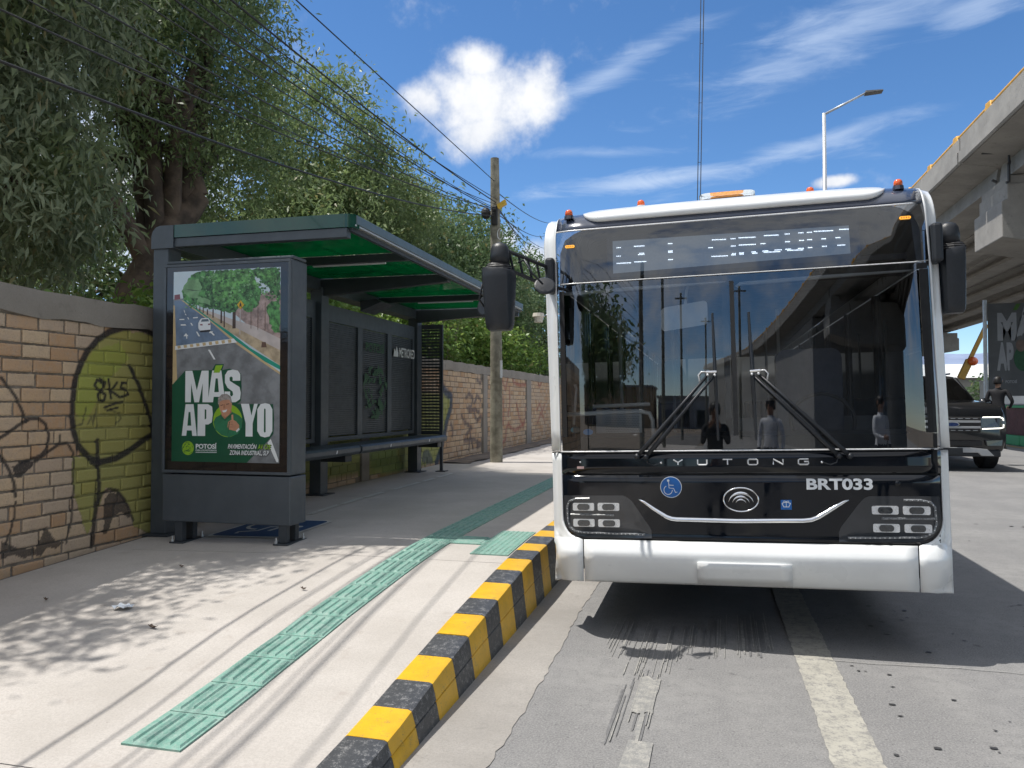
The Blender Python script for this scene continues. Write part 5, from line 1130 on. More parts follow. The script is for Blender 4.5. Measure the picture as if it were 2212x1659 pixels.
# interior
q = MB(); q.hexa([(-1.15, .10, .95), (1.18, .10, .95), (1.18, .75, .95), (-1.15, .75, .95), (-1.15, .12, 1.14), (1.18, .12, 1.14), (1.18, .62, 1.22), (-1.15, .62, 1.22)]); q.build('dashboard', M_int, bus, bevel=.03)
q = MB(); q.tube([(.62 + .22 * math.cos(t), .62 + .07 * math.sin(t), 1.28 + .20 * math.sin(t)) for t in [2 * math.pi * k / 24 for k in range(25)]], .014, 6, False); q.build('steering_wheel', M_plast, bus, smooth=True)
def back_pt(x, z, y): s_ = (BUS_Y + y) / BUS_Y; return ((x + .166) * s_ - .191, y, CAMH + (z - CAMH) * s_)
q = MB(); q.tube([back_pt(-1.17, 1.372, .25), back_pt(-.62, 1.383, .25), back_pt(-.565, 1.37, .25), back_pt(-.545, 1.32, .25), back_pt(-.54, 1.20, .25)], .016, 8); q.build('grab_rail', M_intl, bus, smooth=True)
q = MB(); q.poly([back_pt(a, b, .9) for a, b in ((-.94, 1.22), (-.62, 1.22), (-.62, 1.40), (-.94, 1.40))]); q.build('perforated_panel', M_intl, bus, solid=.02)
q = MB()
for i in range(22):
    for j in range(10): x = -.87 + .235 * (i + (.5 if j % 2 else 0)) / 22; z = 1.235 + .125 * j / 10; p = back_pt(x, z, .9); q.poly([(p[0] + .0028 * math.cos(k * math.pi / 3), p[1] - .003, p[2] + .0028 * math.sin(k * math.pi / 3)) for k in range(6)])
tag(q.build('perforations', M_gap, bus, fix=False), kind='stuff')
q = MB(); q.tube([back_pt(-.96, 1.425, .9), back_pt(-.56, 1.432, .9)], .016, 8); q.build('grab_rail', M_intl, bus)
q = MB(); q.tube([back_pt(-1.085, 1.585, .3), back_pt(-1.075, 1.55, .3), back_pt(-1.10, 1.30, .3)], .011, 7); q.build('lever', M_intl, bus)
for x, y in ((-1.02, 2.2), (-.55, 3.2), (.55, 3.2), (-.55, 5), (.55, 5), (-.5, 7), (.5, 7)):
    q = MB(); q.tube([(x, y, .4), (x, y, 2.42)], .017, 8); q.build('grab_pole', M_intl, bus)
for i in range(6):
    for s in (-1, 1):
        q = MB(); y = 3.4 + i * 1.1; q.box(*sorted((s * .45, s * 1.2)), y, y + .45, .80, .90); q.box(*sorted((s * .45, s * 1.2)), y + .451, y + .52, .80, 1.45); q.build('passenger_seat', M_seat, bus, bevel=.04)
q = MB(); q.prism(rr(.35, .85, 1.05, 1.85, .08), lambda a, b, d: (a, d, b), 1.15, 1.28); q.build('driver_seat', M_seat, bus)
q = MB(); q.box(-.05, .0, 1.4, 1.44, .4, 2.42); q.box(-.048, 1.2, 1.40, 1.43, .4, 1.30); q.build('driver_partition', M_int, bus)
im = rr(-.466, -.152, 1.952, 2.118, .03); q = MB(); q.prism(im, lambda a, b, d: back_pt(a, b + (a + .31) * .12, .30 + d), 0, .03); q.build('interior_mirror', M_intl, bus)
q = MB(); q.tube([back_pt(-.30, 2.11, .31), back_pt(-.29, 2.20, .33), back_pt(-.27, 2.29, .33)], .011, 6); q.build('mirror_stalk', M_intl, bus)
for a, b in ((-1.17, -.03), (.045, 1.13)):
    q = MB(); q.tube([back_pt(a, 2.215, .22), back_pt(a + .02, 2.235, .22), back_pt(b, 2.262, .22)], .014, 6); q.build('blind_rail', M_intl, bus)
q = MB(); q.tube([back_pt(.012, 1.12, .2), back_pt(.006, 2.30, .22)], .020, 6); q.build('centre_post', M_gap, bus)
for x, z, c, nm in ((-1.09, 1.262, (.02, .05, .06), 'dark'), (-1.0, 1.245, (.02, .22, .55), 'blue')):
    on_front(circ(x, z, .036, .022, 20), -.004, -.003, 'window_sticker', mat('sticker ' + nm, c, .5))
# ------------------------------------------------------------------ viaduct
M_yrail = mat('yellow railing', (0.62, 0.33, 0.03), 0.5, 0.15, 4)
M_dark = mat('dark steel pipe', (0.04, 0.042, 0.045), 0.5)
va = empty('viaduct', (12, 40, 0), 'concrete road viaduct with yellow railing overhead on the right', 'viaduct')
def vx(y): return 0.0 if y > -5 else -0.0016 * (y + 5) ** 2       # bends gently behind the viewer
VY = [-75, -62, -50, -40, -30, -22, -14, -6, 4, 20.4, 40, 61.5, 82, 100, 150]
def run(name, sec_, m, ys, parent=va):
    q = MB(); q.rings([[(x + vx(y), y, z) for x, z in sec_] for y in ys]); return q.build(name, m, parent)
def dense(a, b, st=6.0): n = max(1, int((b - a) / st)); return [a + (b - a) * i / n for i in range(n + 1)]
spans = [(-75, -21.6), (-21.55, 20.75), (20.8, 62.0), (62.05, 150)]
for a, b in spans:
    run('deck', [(6.05, 7.42), (18.0, 7.42), (18.0, 7.18), (17.2, 7.14), (6.85, 7.14), (6.05, 7.28)], M_conc, dense(a, b))
    for k in range(6):
        x = 7.15 + 1.94 * k
        run('girder', [(x - .35, 6.68), (x + .35, 6.68), (x + .35, 6.80), (x + .12, 6.92), (x + .12, 7.02), (x + .4, 7.10), (x + .4, 7.138), (x - .4, 7.138), (x - .4, 7.10), (x - .12, 7.02), (x - .12, 6.92), (x - .35, 6.80)] if k else [(6.80, 6.72), (x + .35, 6.72), (x + .35, 7.138), (6.86, 7.138)], M_conc, dense(a + .1, b - .1))
    for xo, sg in ((6.0, 1), (18.05, -1)):
        run('parapet', [(xo, 7.27), (xo + sg * .30, 7.425), (xo + sg * .30, 7.60), (xo + sg * .20, 7.92), (xo, 7.92)] if sg > 0 else [(xo, 7.27), (xo, 7.92), (xo - .20, 7.92), (xo - .3, 7.60), (xo - .3, 7.425)], M_conc, dense(a + .01, b - .01))
        run('parapet_moulding', [(xo - sg * .05, 7.30), (xo - sg * .004, 7.262), (xo - sg * .004, 7.60), (xo - sg * .05, 7.56)], M_conc, dense(a + .02, b - .02))
for xo in (6.10,):
    q = MB(); q.tube([(xo + vx(y), y, 8.03) for y in dense(-75, 130, 5)], .045, 8); q.build('rail', M_yrail, va, smooth=True)
    y = -40
    while y < 70:
        q = MB(); q.hexa([(xo + vx(y) - .06, y, 7.92), (xo + vx(y) + .06, y, 7.92), (xo + vx(y) + .06, y + .45, 7.92), (xo + vx(y) - .06, y + .45, 7.92), (xo + vx(y) - .05, y + .12, 8.12), (xo + vx(y) + .05, y + .12, 8.12), (xo + vx(y) + .05, y + .40, 8.14), (xo + vx(y) - .05, y + .40, 8.14)]); q.build('rail_post', M_yrail, va, bevel=.02)
        y += 2.35
for yc in (20.8, 62.0, -21.6, 103.0):
    d = vx(yc)
    q = MB(); q.prism([(6.58, 5.26), (6.58, 6.10), (6.70, 6.14), (6.70, 6.50), (17.3, 6.50), (17.3, 6.14), (17.4, 6.10), (17.4, 5.26), (15.2, 4.9), (8.4, 4.9)], lambda a, b, e: (a + d, e, b), yc - .95, yc + .95); q.build('pier_cap', M_conc, va, bevel=.02)
    q = MB(); q.box(6.74 + d, 7.28 + d, yc - .90, yc + .90, 6.503, 6.70); q.build('bearing_block', M_conc, va, bevel=.01)
    q = MB(); q.prism(rr(10.6 + d, 13.4 + d, yc - .75, yc + .75, .4), lambda a, b, e: (a, b, e), -.05, 4.898); q.build('pier', M_conc, va)
q = MB(); q.rings([[(x + vx(y), y, z) for x, z in ((6.75, 0), (6.75, 6.66), (17.5, 6.66), (17.5, 0))] for y in dense(-75, -26, 6)]); q.build('abutment_wall', M_conc, va)
q = MB(); q.tube([(6.2, 19.9, 7.26), (6.75, 19.9, 7.22), (6.77, 19.9, 7.0), (6.72, 19.8, 6.9), (6.72, 19.8, 6.52), (6.66, 19.8, 6.5)], .035, 6); q.build('drain_pipe', M_dark, va)
q = MB(); q.tube([(6.5, 19.9, 6.55), (6.4, 19.88, 6.60)], .03, 6); q.build('pipe_elbow', M_dark, va)

# ------------------------------------------------------------------ street lamp, mast
M_galv = mat('galvanised grey', (0.46, 0.48, 0.50), 0.4, 0.08, 5, metal=0.4)
d = pix_ray(1780, 245); t = 23 / d.y; LX, LZ = d.x * t, CAMH + d.z * t
d2 = pix_ray(1880, 200); t = 23 / d2.y; EX, EZ = d2.x * t, CAMH + d2.z * t
lp = empty('street_lamp', (LX, 23, 0), 'tall grey street lamp with angled arm behind the bus', 'street lamp')
q = MB(); q.tube([(LX, 23, 0), (LX, 23, LZ)], [.09, .05], 10); q.build('lamp_post', M_galv, lp, smooth=True)
q = MB(); q.tube([(LX, 23, LZ - .03), (EX - .12, 23, EZ)], [.035, .028], 8); q.build('lamp_arm', M_galv, lp, smooth=True)
q = MB(); q.hexa([(EX - .14, 22.86, EZ - .04), (EX + .32, 22.86, EZ - .01), (EX + .32, 23.14, EZ - .01), (EX - .14, 23.14, EZ - .04), (EX - .14, 22.9, EZ + .04), (EX + .30, 22.9, EZ + .03), (EX + .30, 23.1, EZ + .03), (EX - .14, 23.1, EZ + .04)]); q.build('lamp_head', M_dark, lp, bevel=.01)
d = pix_ray(1507, 405); t = 38 / d.y; MX, MZ = d.x * t, CAMH + d.z * t; d2 = pix_ray(1514, 0); t2 = 38 / d2.y; NX, NZ = d2.x * t2, CAMH + d2.z * t2
ms = empty('cable_mast', (MX - .1, 38, 0), 'pair of thin dark steel tubes rising as a slim mast behind the bus', 'mast')
for o_ in (0, .14):
    sl_ = (NX - MX) / (NZ - MZ); q = MB(); q.tube([(MX - sl_ * MZ + o_, 38, 0), (MX + o_, 38, MZ), (NX + o_, 38, NZ), (NX + sl_ * 8 + o_, 38, NZ + 8)], .022, 6); q.build('mast_tube', M_dark, ms)
for k in range(9):
    z = 1.5 + k * 2.9; x = MX + sl_ * (z - MZ); q = MB(); q.tube([(x, 38, z), (x + .14, 38, z)], .012, 5); q.build('spacer', M_dark, ms)
# small cream lamp on a bracket behind the bus corner
d = pix_ray(1163, 686); t = 19 / d.y; p = Vector((d.x * t, 19, CAMH + d.z * t)); M_cream = mat('cream enamel', (0.62, 0.58, 0.50), 0.5, 0.1, 12)
cl = empty('bracket_lamp', (-1.75, 19, .345), 'small cream lamp on a long bracket, seen left of the bus', 'street lamp')
q = MB(); q.tube([(-1.75, 19, .345), (-1.75, 19, p.z + .15)], .05, 8); q.build('lamp_post', M_galv, cl)
q = MB(); q.tube([(-1.75, 19, p.z + .10), (p.x + .2, 19, p.z + .06)], .018, 6); q.build('lamp_arm', M_galv, cl)
q = MB(); q.rings([[(p.x + .0 + r_ * math.cos(a), 19 + r_ * math.sin(a), p.z + z) for a in [2 * math.pi * k / 12 for k in range(12)]] for z, r_ in ((.12, .05), (.11, .14), (.02, .16), (-.0, .13), (-.12, .11), (-.13, .06))]); q.build('lamp_head', M_cream, cl)

# ------------------------------------------------------------------ median, billboard under the viaduct
M_gk = worn_paint('green kerb paint', (0.02, 0.24, 0.08), (0.12, 0.2, 0.13), .3, .4, 20); M_mar = mat('maroon render', (0.075, 0.028, 0.028), 0.8, 0.2, 3)
md = empty('median_island', (10.4, 40, 0)); md['kind'] = 'structure'; md['label'] = 'green-kerbed median island under the viaduct'
for i in range(30):
    y = 27 + i * 1.2; q = MB(); q.box(10.15, 10.38, y, y + 1.195, 0, .34); q.build('kerb_block', M_gk, md, bevel=.03)
q = MB(); q.box(10.382, 17, 27, 63, 0, .32); q.build('median_top', M_soil, md)
ylk = MB(); ylk.poly([(9.75, 20, .004), (9.87, 20, .004), (9.87, 70, .004), (9.75, 70, .004)]); ylk.build('edge_line', mat('yellow road paint', (.5, .33, .06), .7), road, fix=False)
mw = empty('planter_wall', (10.6, 45, .32), 'low maroon wall with a green cap on the median', 'wall')
q = MB(); q.box(10.5, 10.7, 29, 62.5, .32, 1.28); q.build('wall_body', M_mar, mw); q = MB(); q.box(10.46, 10.74, 28.96, 62.54, 1.282, 1.37); q.build('wall_cap', M_gk, mw, bevel=.01)
S_ = 33 / 26.0
bb = empty('billboard', (12.3, 33, .32), 'large grey banner reading MAS APOYO POTOSI, standing under the viaduct', 'billboard')
M_ban = mat('grey banner', (0.115, 0.12, 0.125), 0.7, 0.12, 1.2); M_banl = mat('banner letters', (0.33, 0.34, 0.36), 0.7, 0.06, 3)
BX = lambda x: x * S_
BZ_ = lambda z: CAMH + (z - CAMH) * S_
q = MB(); q.box(BX(8.20), BX(10.9), 33.0, 33.06, BZ_(1.66), BZ_(4.45)); q.build('banner', M_ban, bb)
for x in (BX(8.12), BX(10.95)): q = MB(); q.tube([(x, 33.03, .32), (x, 33.03, BZ_(4.56))], .07, 10); q.build('banner_post', M_galv, bb)
def on_ban(name, m, body, x0, x1, z0, z1, bold=.05, y=32.995): vs, fs = text_fit(body, BX(x0), BX(x1), BZ_(z0), BZ_(z1), bold); q = MB(); q.add([(a, y, b) for a, b, _ in vs], fs); q.build(name, m, bb, fix=False)
on_ban('banner_lettering', M_banl, 'MÁS', 8.445, 9.75, 3.31, 4.36, .06); on_ban('banner_lettering', M_banl, 'AP', 8.42, 8.87, 2.42, 3.27, .06); on_ban('banner_lettering', M_banl, 'YO', 9.45, 10.3, 2.42, 3.27, .06); on_ban('banner_lettering', M_banl, 'POTOSÍ', 8.64, 8.95, 2.04, 2.15, .03)
def ban_poly(name, m, pts, y): q = MB(); q.poly([(BX(a), y, BZ_(b)) for a, b in pts]); q.build(name, m, bb, fix=False)
ban_poly('banner_portrait', mat('banner green', (.03, .10, .05), .7), circ(9.13, 2.78, .26, .38), 32.994); ban_poly('banner_portrait', mat('banner skin', (.17, .12, .10), .7), circ(9.06, 3.20, .13, .22), 32.993); ban_poly('banner_portrait', mat('banner hair', (.13, .13, .13), .7), [(8.93, 3.25), (8.95, 3.42), (9.06, 3.47), (9.18, 3.42), (9.2, 3.25), (9.12, 3.33), (9.0, 3.33)], 32.992)
ban_poly('banner_accent', mat('banner lime', (.07, .17, .03), .7), [(8.86, 4.23), (8.96, 4.42), (9.08, 4.42), (8.97, 4.23)], 32.992)

# ------------------------------------------------------------------ vehicles
M_sblk = mat('black car paint', (0.007, 0.008, 0.010), 0.16, 0.1, 2, coat=0.8)
M_drl = mat('daytime lamp', (0.9, 0.9, 0.85), 0.3, 0.02, 4, emit=(1, .97, .85), estr=0.9)
M_carg = glass('car glass', (0.06, 0.07, 0.08), 1.3); M_silver = mat('satin skid plate', (0.40, 0.41, 0.42), 0.4, 0.05, 8, metal=0.3)
def wheel(parent, x, y, r_, wd, s):
    wh = empty('wheel', (x, y, r_), local=True); wh.parent = parent
    q = MB(); q.rings([[(a, b * math.cos(t), b * math.sin(t)) for t in [2 * math.pi * k / 26 for k in range(26)]] for a, b in ((-wd, r_ * .62), (-wd, r_ * .93), (-wd * .8, r_), (wd * .8, r_), (wd, r_ * .93), (wd, r_ * .62))]); q.build('tyre', M_tyre, wh)
    q = MB()
    for k in range(6):
        a0 = 2 * math.pi * k / 6; q.hexa([(s * wd * .6, .05 * math.cos(a0 - .5), .05 * math.sin(a0 - .5)), (s * wd * .6, .05 * math.cos(a0 + .5), .05 * math.sin(a0 + .5)), (s * wd * .8, .05 * math.cos(a0 + .5), .05 * math.sin(a0 + .5)), (s * wd * .8, .05 * math.cos(a0 - .5), .05 * math.sin(a0 - .5)), (s * wd * .6, r_ * .62 * math.cos(a0 - .18), r_ * .62 * math.sin(a0 - .18)), (s * wd * .6, r_ * .62 * math.cos(a0 + .18), r_ * .62 * math.sin(a0 + .18)), (s * wd * .8, r_ * .62 * math.cos(a0 + .18), r_ * .62 * math.sin(a0 + .18)), (s * wd * .8, r_ * .62 * math.cos(a0 - .18), r_ * .62 * math.sin(a0 - .18))])
    q.build('rim', M_rim, wh)
SUVX, SUVY = 4.98, 18.05
suv = empty('parked_suv', (SUVX, SUVY, 0), 'black full-size SUV with lit headlamps, facing the camera beside the bus', 'car', local=True); suv.scale = (1.08, 1.08, 1.08)
def hull(st, n=7):
    """stations (y, halfwidth bottom, halfwidth belt, z0, zbelt, ztop, halfwidth top)"""
    rs = []
    for y, hb, hw, z0, zb, zt, ht in st:
        half = [(hb * .9, z0), (hb, z0 + .04), (hw, z0 + (zb - z0) * .35), (hw, z0 + (zb - z0) * .8), (hw - .02, zb), (ht + .04, zt - .02), (ht - .06, zt)]
        rs.append([(x, y, z) for x, z in half] + [(-x, y, z) for x, z in half[::-1]])
    return rs
q = MB(); q.rings(hull([(0.02, .80, .86, .42, 1.02, 1.10, .80), (.06, .90, .96, .38, 1.06, 1.17, .88), (.25, .95, 1.0, .34, 1.12, 1.285, .90), (1.0, .96, 1.01, .36, 1.16, 1.36, .88), (1.52, .96, 1.01, .36, 1.2, 1.40, .86), (1.6, .96, 1.01, .36, 1.2, 1.25, .9), (3.0, .96, 1.01, .36, 1.2, 1.25, .9), (5.0, .96, 1.0, .36, 1.2, 1.26, .9), (5.25, .90, .95, .42, 1.15, 1.24, .85)]))
o = q.build('body', M_sblk, suv, bevel=.02); smooth_angle(o, 40)
def cab(y0, y1, z, hw): return (y0, y1, z, hw)
roof_ = [(2.35, 4.95, 1.885, .70), (2.55, 4.85, 1.945, .62)]
q = MB(); q.rings([[(s * hw, y, z) for s, y in ((-1, y0), (1, y0), (1, y1), (-1, y1))] for y0, y1, z, hw in [(2.33, 4.97, 1.86, .735), (2.38, 4.95, 1.915, .70), (2.6, 4.8, 1.95, .60)]]); smooth_angle(q.build('roof', M_sblk, suv), 25)
q = MB(); q.poly([(-.84, 1.50, 1.385), (.84, 1.50, 1.385), (.71, 2.34, 1.875), (-.71, 2.34, 1.875)]); q.build('windscreen', M_carg, suv)
for s in (-1, 1):
    for a, b, a2, b2 in ((1.72, 2.75, 2.42, 2.85), (2.83, 3.85, 2.93, 3.85), (3.93, 5.0, 3.93, 4.85)): q = MB(); q.poly([(s * .955, a, 1.262), (s * .955, b, 1.262), (s * .745, b2, 1.85), (s * .745, a2, 1.85)]); q.build('side_window', M_carg, suv)
    for y0, y1 in ((1.50, 2.36), (2.79, 2.89), (3.89, 3.89), (5.08, 4.9)): q = MB(); q.tube([(s * .90 if y0 < 2 else s * .95, y0, 1.28), (s * .725, y1, 1.88)], .035, 6); q.build('pillar', M_sblk, suv)
    for y in (.98, 4.1): wheel(suv, s * .88, y, .41, .14, s)
    mm = empty('door_mirror', (0, 0, 0), local=True); mm.parent = suv
    q = MB(); q.ell((s * 1.15, 1.82, 1.34), (.14, .09, .10), 12, 8); q.build('mirror_shell', M_sblk, mm, smooth=True); q = MB(); q.tube([(s * .97, 1.85, 1.27), (s * 1.08, 1.84, 1.29)], .03, 6); q.build('mirror_arm', M_sblk, mm)
    q = MB(); q.tube([(s * .66, 2.5, 1.99), (s * .66, 4.7, 1.99)], .02, 6); q.build('roof_rail', M_plast, suv)
    q = MB(); q.box(*sorted((s * .95, s * 1.12)), 1.6, 3.7, .36, .42); q.build('side_step', M_plast, suv, bevel=.01)
    hl = empty('headlamp', (0, 0, 0), local=True); hl.parent = suv
    q = MB(); q.hexa([(s * .50, -.03, .84), (s * .92, .03, .84), (s * .92, .2, .84), (s * .5, .2, .84), (s * .50, -.02, 1.06), (s * .93, .05, 1.06), (s * .93, .2, 1.06), (s * .5, .2, 1.06)]); q.build('lamp_housing', M_lens, hl, bevel=.01)
    q = MB(); q.tube([(s * .53, -.035, 1.055), (s * .84, .01, 1.06), (s * .90, .02, 1.03), (s * .905, .02, .99)], .011, 6); q.tube([(s * .52, -.04, .83), (s * .85, .0, .845), (s * .90, .012, .86), (s * .905, .015, .92)], .011, 6); q.build('running_light', M_drl, hl)
    q = MB(); q.hexa([(s * .60, -.03, .50), (s * .88, .02, .50), (s * .88, .1, .50), (s * .6, .1, .50), (s * .58, -.03, .61), (s * .90, .03, .63), (s * .9, .1, .63), (s * .58, .1, .61)]); q.build('fog_lamp', M_lens, suv, bevel=.01)
q = MB(); q.box(-.50, .50, -.035, .1, .76, 1.06); q.build('grille', M_rub, suv, bevel=.02)
for z in (.86, .97): q = MB(); q.box(-.49, .49, -.055, -.036, z - .022, z + .022); q.build('grille_bar', M_silver, suv, bevel=.006)
for z in (.80, 1.03):
    for k in range(7): q = MB(); q.box(-.42 + k * .13, -.34 + k * .13, -.047, -.036, z - .006, z + .006); q.build('grille_insert', M_silver, suv)
q = MB(); q.prism(circ(0, .915, .115, .048, 24), lambda a, b, e: (a, e, b), -.075, -.056); q.build('emblem', M_chr, suv); q = MB(); q.prism(circ(0, .915, .10, .038, 24), lambda a, b, e: (a, e, b), -.080, -.0752); q.build('emblem_field', mat('emblem blue', (.01, .03, .12), .3), suv)
q = MB(); q.box(-.52, .52, -.03, .1, .50, .60); q.build('lower_grille', M_rub, suv, bevel=.01)
q = MB(); q.prism([(-.72, .31), (-.60, .44), (-.30, .47), (.30, .47), (.60, .44), (.72, .31), (.5, .31), (.44, .37), (-.44, .37), (-.5, .31)], lambda a, b, e: (a, e, b), -.045, .1); q.build('skid_plate', M_silver, suv, bevel=.008)
q = MB(); q.box(-.17, .17, -.062, -.046, .34, .46); q.build('number_plate', M_plast, suv)
q = MB(); q.box(-.85, .85, .0, .2, .29, .42); q.build('lower_valance', M_plast, suv, bevel=.02)
q = MB(); q.tube([(-.5, 1.46, 1.342), (.1, 1.50, 1.35), (.6, 1.49, 1.345)], .012, 5); q.build('wiper', M_plast, suv)
q = MB(); q.tube([(.42 + .19 * math.cos(t), 1.98 + .05 * math.sin(t), 1.32 + .17 * math.sin(t)) for t in [2 * math.pi * k / 20 for k in range(21)]], .013, 5, False); q.build('steering_wheel', M_plast, suv)
for s in (-.45, .45): q = MB(); q.box(s - .25, s + .25, 2.5, 2.65, .9, 1.6); q.build('seat', M_seat, suv, bevel=.05)
q = MB(); q.box(-.92, .92, 4.9, 5.0, .9, 1.9); q.build('tailgate', M_sblk, suv)
q = MB(); q.box(-.7, .7, 3.4, 3.6, .9, 1.55); q.build('rear_seat', M_seat, suv, bevel=.05)
q = MB(); q.box(-.85, .85, 1.58, 1.9, 1.1, 1.27); q.build('dashboard', M_int, suv, bevel=.03)

def far_car(loc, paint, label, rz):
    c = empty('far_car', loc, label, 'car', rot=(0, 0, rz), local=True)
    q = MB(); q.rings(hull([(0, .7, .78, .3, .55, .62, .66), (.1, .82, .86, .22, .6, .74, .7), (1.1, .86, .9, .2, .72, .88, .74), (3.4, .86, .9, .2, .75, .92, .74), (4.3, .82, .86, .24, .75, .95, .7), (4.45, .74, .8, .34, .7, .88, .64)])); smooth_angle(q.build('body', paint, c), 40)
    q = MB(); q.rings([[(s * hw, y, z) for s, y in ((-1, y0), (1, y0), (1, y1), (-1, y1))] for y0, y1, z, hw in [(1.1, 4.0, .89, .74), (1.75, 3.5, 1.36, .58)]]); q.build('cabin_glass', M_lens, c)
    q = MB(); q.rings([[(s * hw, y, z) for s, y in ((-1, y0), (1, y0), (1, y1), (-1, y1))] for y0, y1, z, hw in [(1.68, 3.58, 1.361, .60), (1.95, 3.3, 1.43, .50)]]); q.build('roof', paint, c)
    for s in (-1, 1):
        for y in (.85, 3.5): wheel(c, s * .78, y, .31, .1, s)
    return c
far_car((18.3, 46, 0), M_silver, 'pale silver car on the road beyond the maroon wall', R(75))

# ------------------------------------------------------------------ people
M_skin = mat('skin', (0.36, 0.20, 0.13), 0.55, 0.08, 20); M_hairm = mat('dark hair', (0.012, 0.010, 0.009), 0.5, 0.2, 60)
def person(name, loc, rz, label, J, top, legs, scale=1.0, shoes=(.02, .02, .02)):
    """J: joint positions (metres, facing -y); one continuous skin grown on the skeleton"""
    root = empty(name, loc, label, 'person', rot=(0, 0, rz), local=True)
    B = dict(pelvis=(0, 0, .95), waist=(0, 0, 1.08), chest=(0, .0, 1.28), neck0=(0, .0, 1.43), neck1=(0, -.01, 1.50), head0=(0, -.02, 1.56), head1=(0, -.02, 1.64), head2=(0, -.01, 1.71))
    for s, n in ((-1, 'L'), (1, 'R')):
        B.update({'sh' + n: (s * .18, .0, 1.40), 'el' + n: (s * .25, .03, 1.12), 'wr' + n: (s * .24, -.07, .88), 'ha' + n: (s * .235, -.10, .80), 'hip' + n: (s * .095, 0, .90), 'kn' + n: (s * .105, -.02, .49), 'an' + n: (s * .11, .02, .09), 'to' + n: (s * .12, -.15, .03)})
    B.update(J); RAD = dict(pelvis=(.15, .11), waist=(.135, .10), chest=(.165, .11), neck0=(.075, .07), neck1=(.055, .055), head0=(.07, .08), head1=(.082, .10), head2=(.06, .075))
    for n in 'LR': RAD.update({'sh' + n: (.062, .062), 'el' + n: (.043, .043), 'wr' + n: (.028, .028), 'ha' + n: (.04, .022), 'hip' + n: (.088, .092), 'kn' + n: (.058, .06), 'an' + n: (.042, .042), 'to' + n: (.045, .03)})
    names = list(B); idx = {n: i for i, n in enumerate(names)}; E = [('pelvis', 'waist'), ('waist', 'chest'), ('chest', 'neck0'), ('neck0', 'neck1'), ('neck1', 'head0'), ('head0', 'head1'), ('head1', 'head2')]
    for n in 'LR': E += [('chest', 'sh' + n), ('sh' + n, 'el' + n), ('el' + n, 'wr' + n), ('wr' + n, 'ha' + n), ('pelvis', 'hip' + n), ('hip' + n, 'kn' + n), ('kn' + n, 'an' + n), ('an' + n, 'to' + n)]
    V = [Vector(B[n]) for n in names]; rad = [RAD[n] for n in names]; El = [(idx[a], idx[b]) for a, b in E]
    for n in 'LR':                       # five fingers per hand
        h = Vector(B['ha' + n]); w_ = Vector(B['wr' + n]); d = (h - w_).normalized(); a = d.cross(Vector((0, 1, .2))).normalized()
        for k, (o, L) in enumerate(((-.030, .055), (-.011, .075), (.009, .08), (.028, .07))):
            p1 = h + a * o + d * .035; p2 = p1 + d * L * .55 + Vector((0, -.012, 0)); i1 = len(V); V += [p1, p2]; rad += [(.010, .010), (.008, .008)]; El += [(idx['ha' + n], i1), (i1, i1 + 1)]
        p1 = w_ + d * .045 + a * (-.04); i1 = len(V); V += [p1, p1 + d * .04 - a * .012]; rad += [(.011, .011), (.009, .009)]; El += [(idx['ha' + n], i1), (i1, i1 + 1)]
    me = bpy.data.meshes.new('sk'); me.from_pydata([v * scale for v in V], El, []); ob = bpy.data.objects.new('sk', me); col.objects.link(ob)
    sk = ob.modifiers.new('k', 'SKIN'); sk.use_smooth_shade = True; su = ob.modifiers.new('u', 'SUBSURF'); su.levels = su.render_levels = 2
    for i, r_ in enumerate(rad): me.skin_vertices[0].data[i].radius = (r_[0] * scale, r_[1] * scale)
    me.skin_vertices[0].data[0].use_root = True
    dg = bpy.context.evaluated_depsgraph_get(); dg.update(); bm_ = bpy.data.meshes.new_from_object(ob.evaluated_get(dg)); bpy.data.objects.remove(ob)
    bm_.name = 'body'
    bm_.materials.clear()
    for m_ in (top, legs, M_skin, mat('shoe leather', shoes, .5)): bm_.materials.append(m_)
    hands = [Vector(B['ha' + n]) * scale for n in 'LR']; wr_ = [Vector(B['wr' + n]) * scale for n in 'LR']
    for p in bm_.polygons:
        c = p.center; z = c.z / scale; k = 0 if z > .98 else 1
        if z > 1.475: k = 2
        if any((c - h).length < .13 * scale and (c - h).length < (c - w2).length + .02 for h, w2 in zip(hands, wr_)): k = 2
        if z < .085: k = 3
        p.material_index = k; p.use_smooth = True
    body = bpy.data.objects.new('body', bm_); link(body, root)
    hc = Vector(B['head1']) * scale
    q = MB(); rs = []
    for j in range(7):
        ph = math.pi * .62 * j / 6; rs.append([(hc.x + .098 * scale * max(.05, math.sin(ph)) * math.cos(t), hc.y + .022 * scale + .115 * scale * max(.05, math.sin(ph)) * math.sin(t), hc.z + .004 * scale + .104 * scale * math.cos(ph) ** .8 * 1.0 if math.cos(ph) > 0 else hc.z + .004 * scale + .104 * scale * math.cos(ph) - (.05 * scale * (1 if math.sin(t) > -.2 else 0) * (j / 6))) for t in [2 * math.pi * k / 14 for k in range(14)]])
    q.rings(rs); q.build('hair', M_hairm, root, smooth=True)
    q = MB(); q.ell((hc.x, hc.y - .112 * scale, hc.z - .025 * scale), (.014 * scale, .020 * scale, .024 * scale), 8, 6); q.build('nose', M_skin, root, smooth=True)
    for s in (-1, 1):
        q = MB(); q.ell((hc.x + s * .034 * scale, hc.y - .095 * scale, hc.z + .0 * scale), (.013 * scale, .008 * scale, .008 * scale), 8, 6); q.build('eye', M_hairm, root)
        q = MB(); q.ell((hc.x + s * .092 * scale, hc.y + .0, hc.z - .01 * scale), (.012 * scale, .025 * scale, .034 * scale), 8, 6); q.build('ear', M_skin, root, smooth=True)
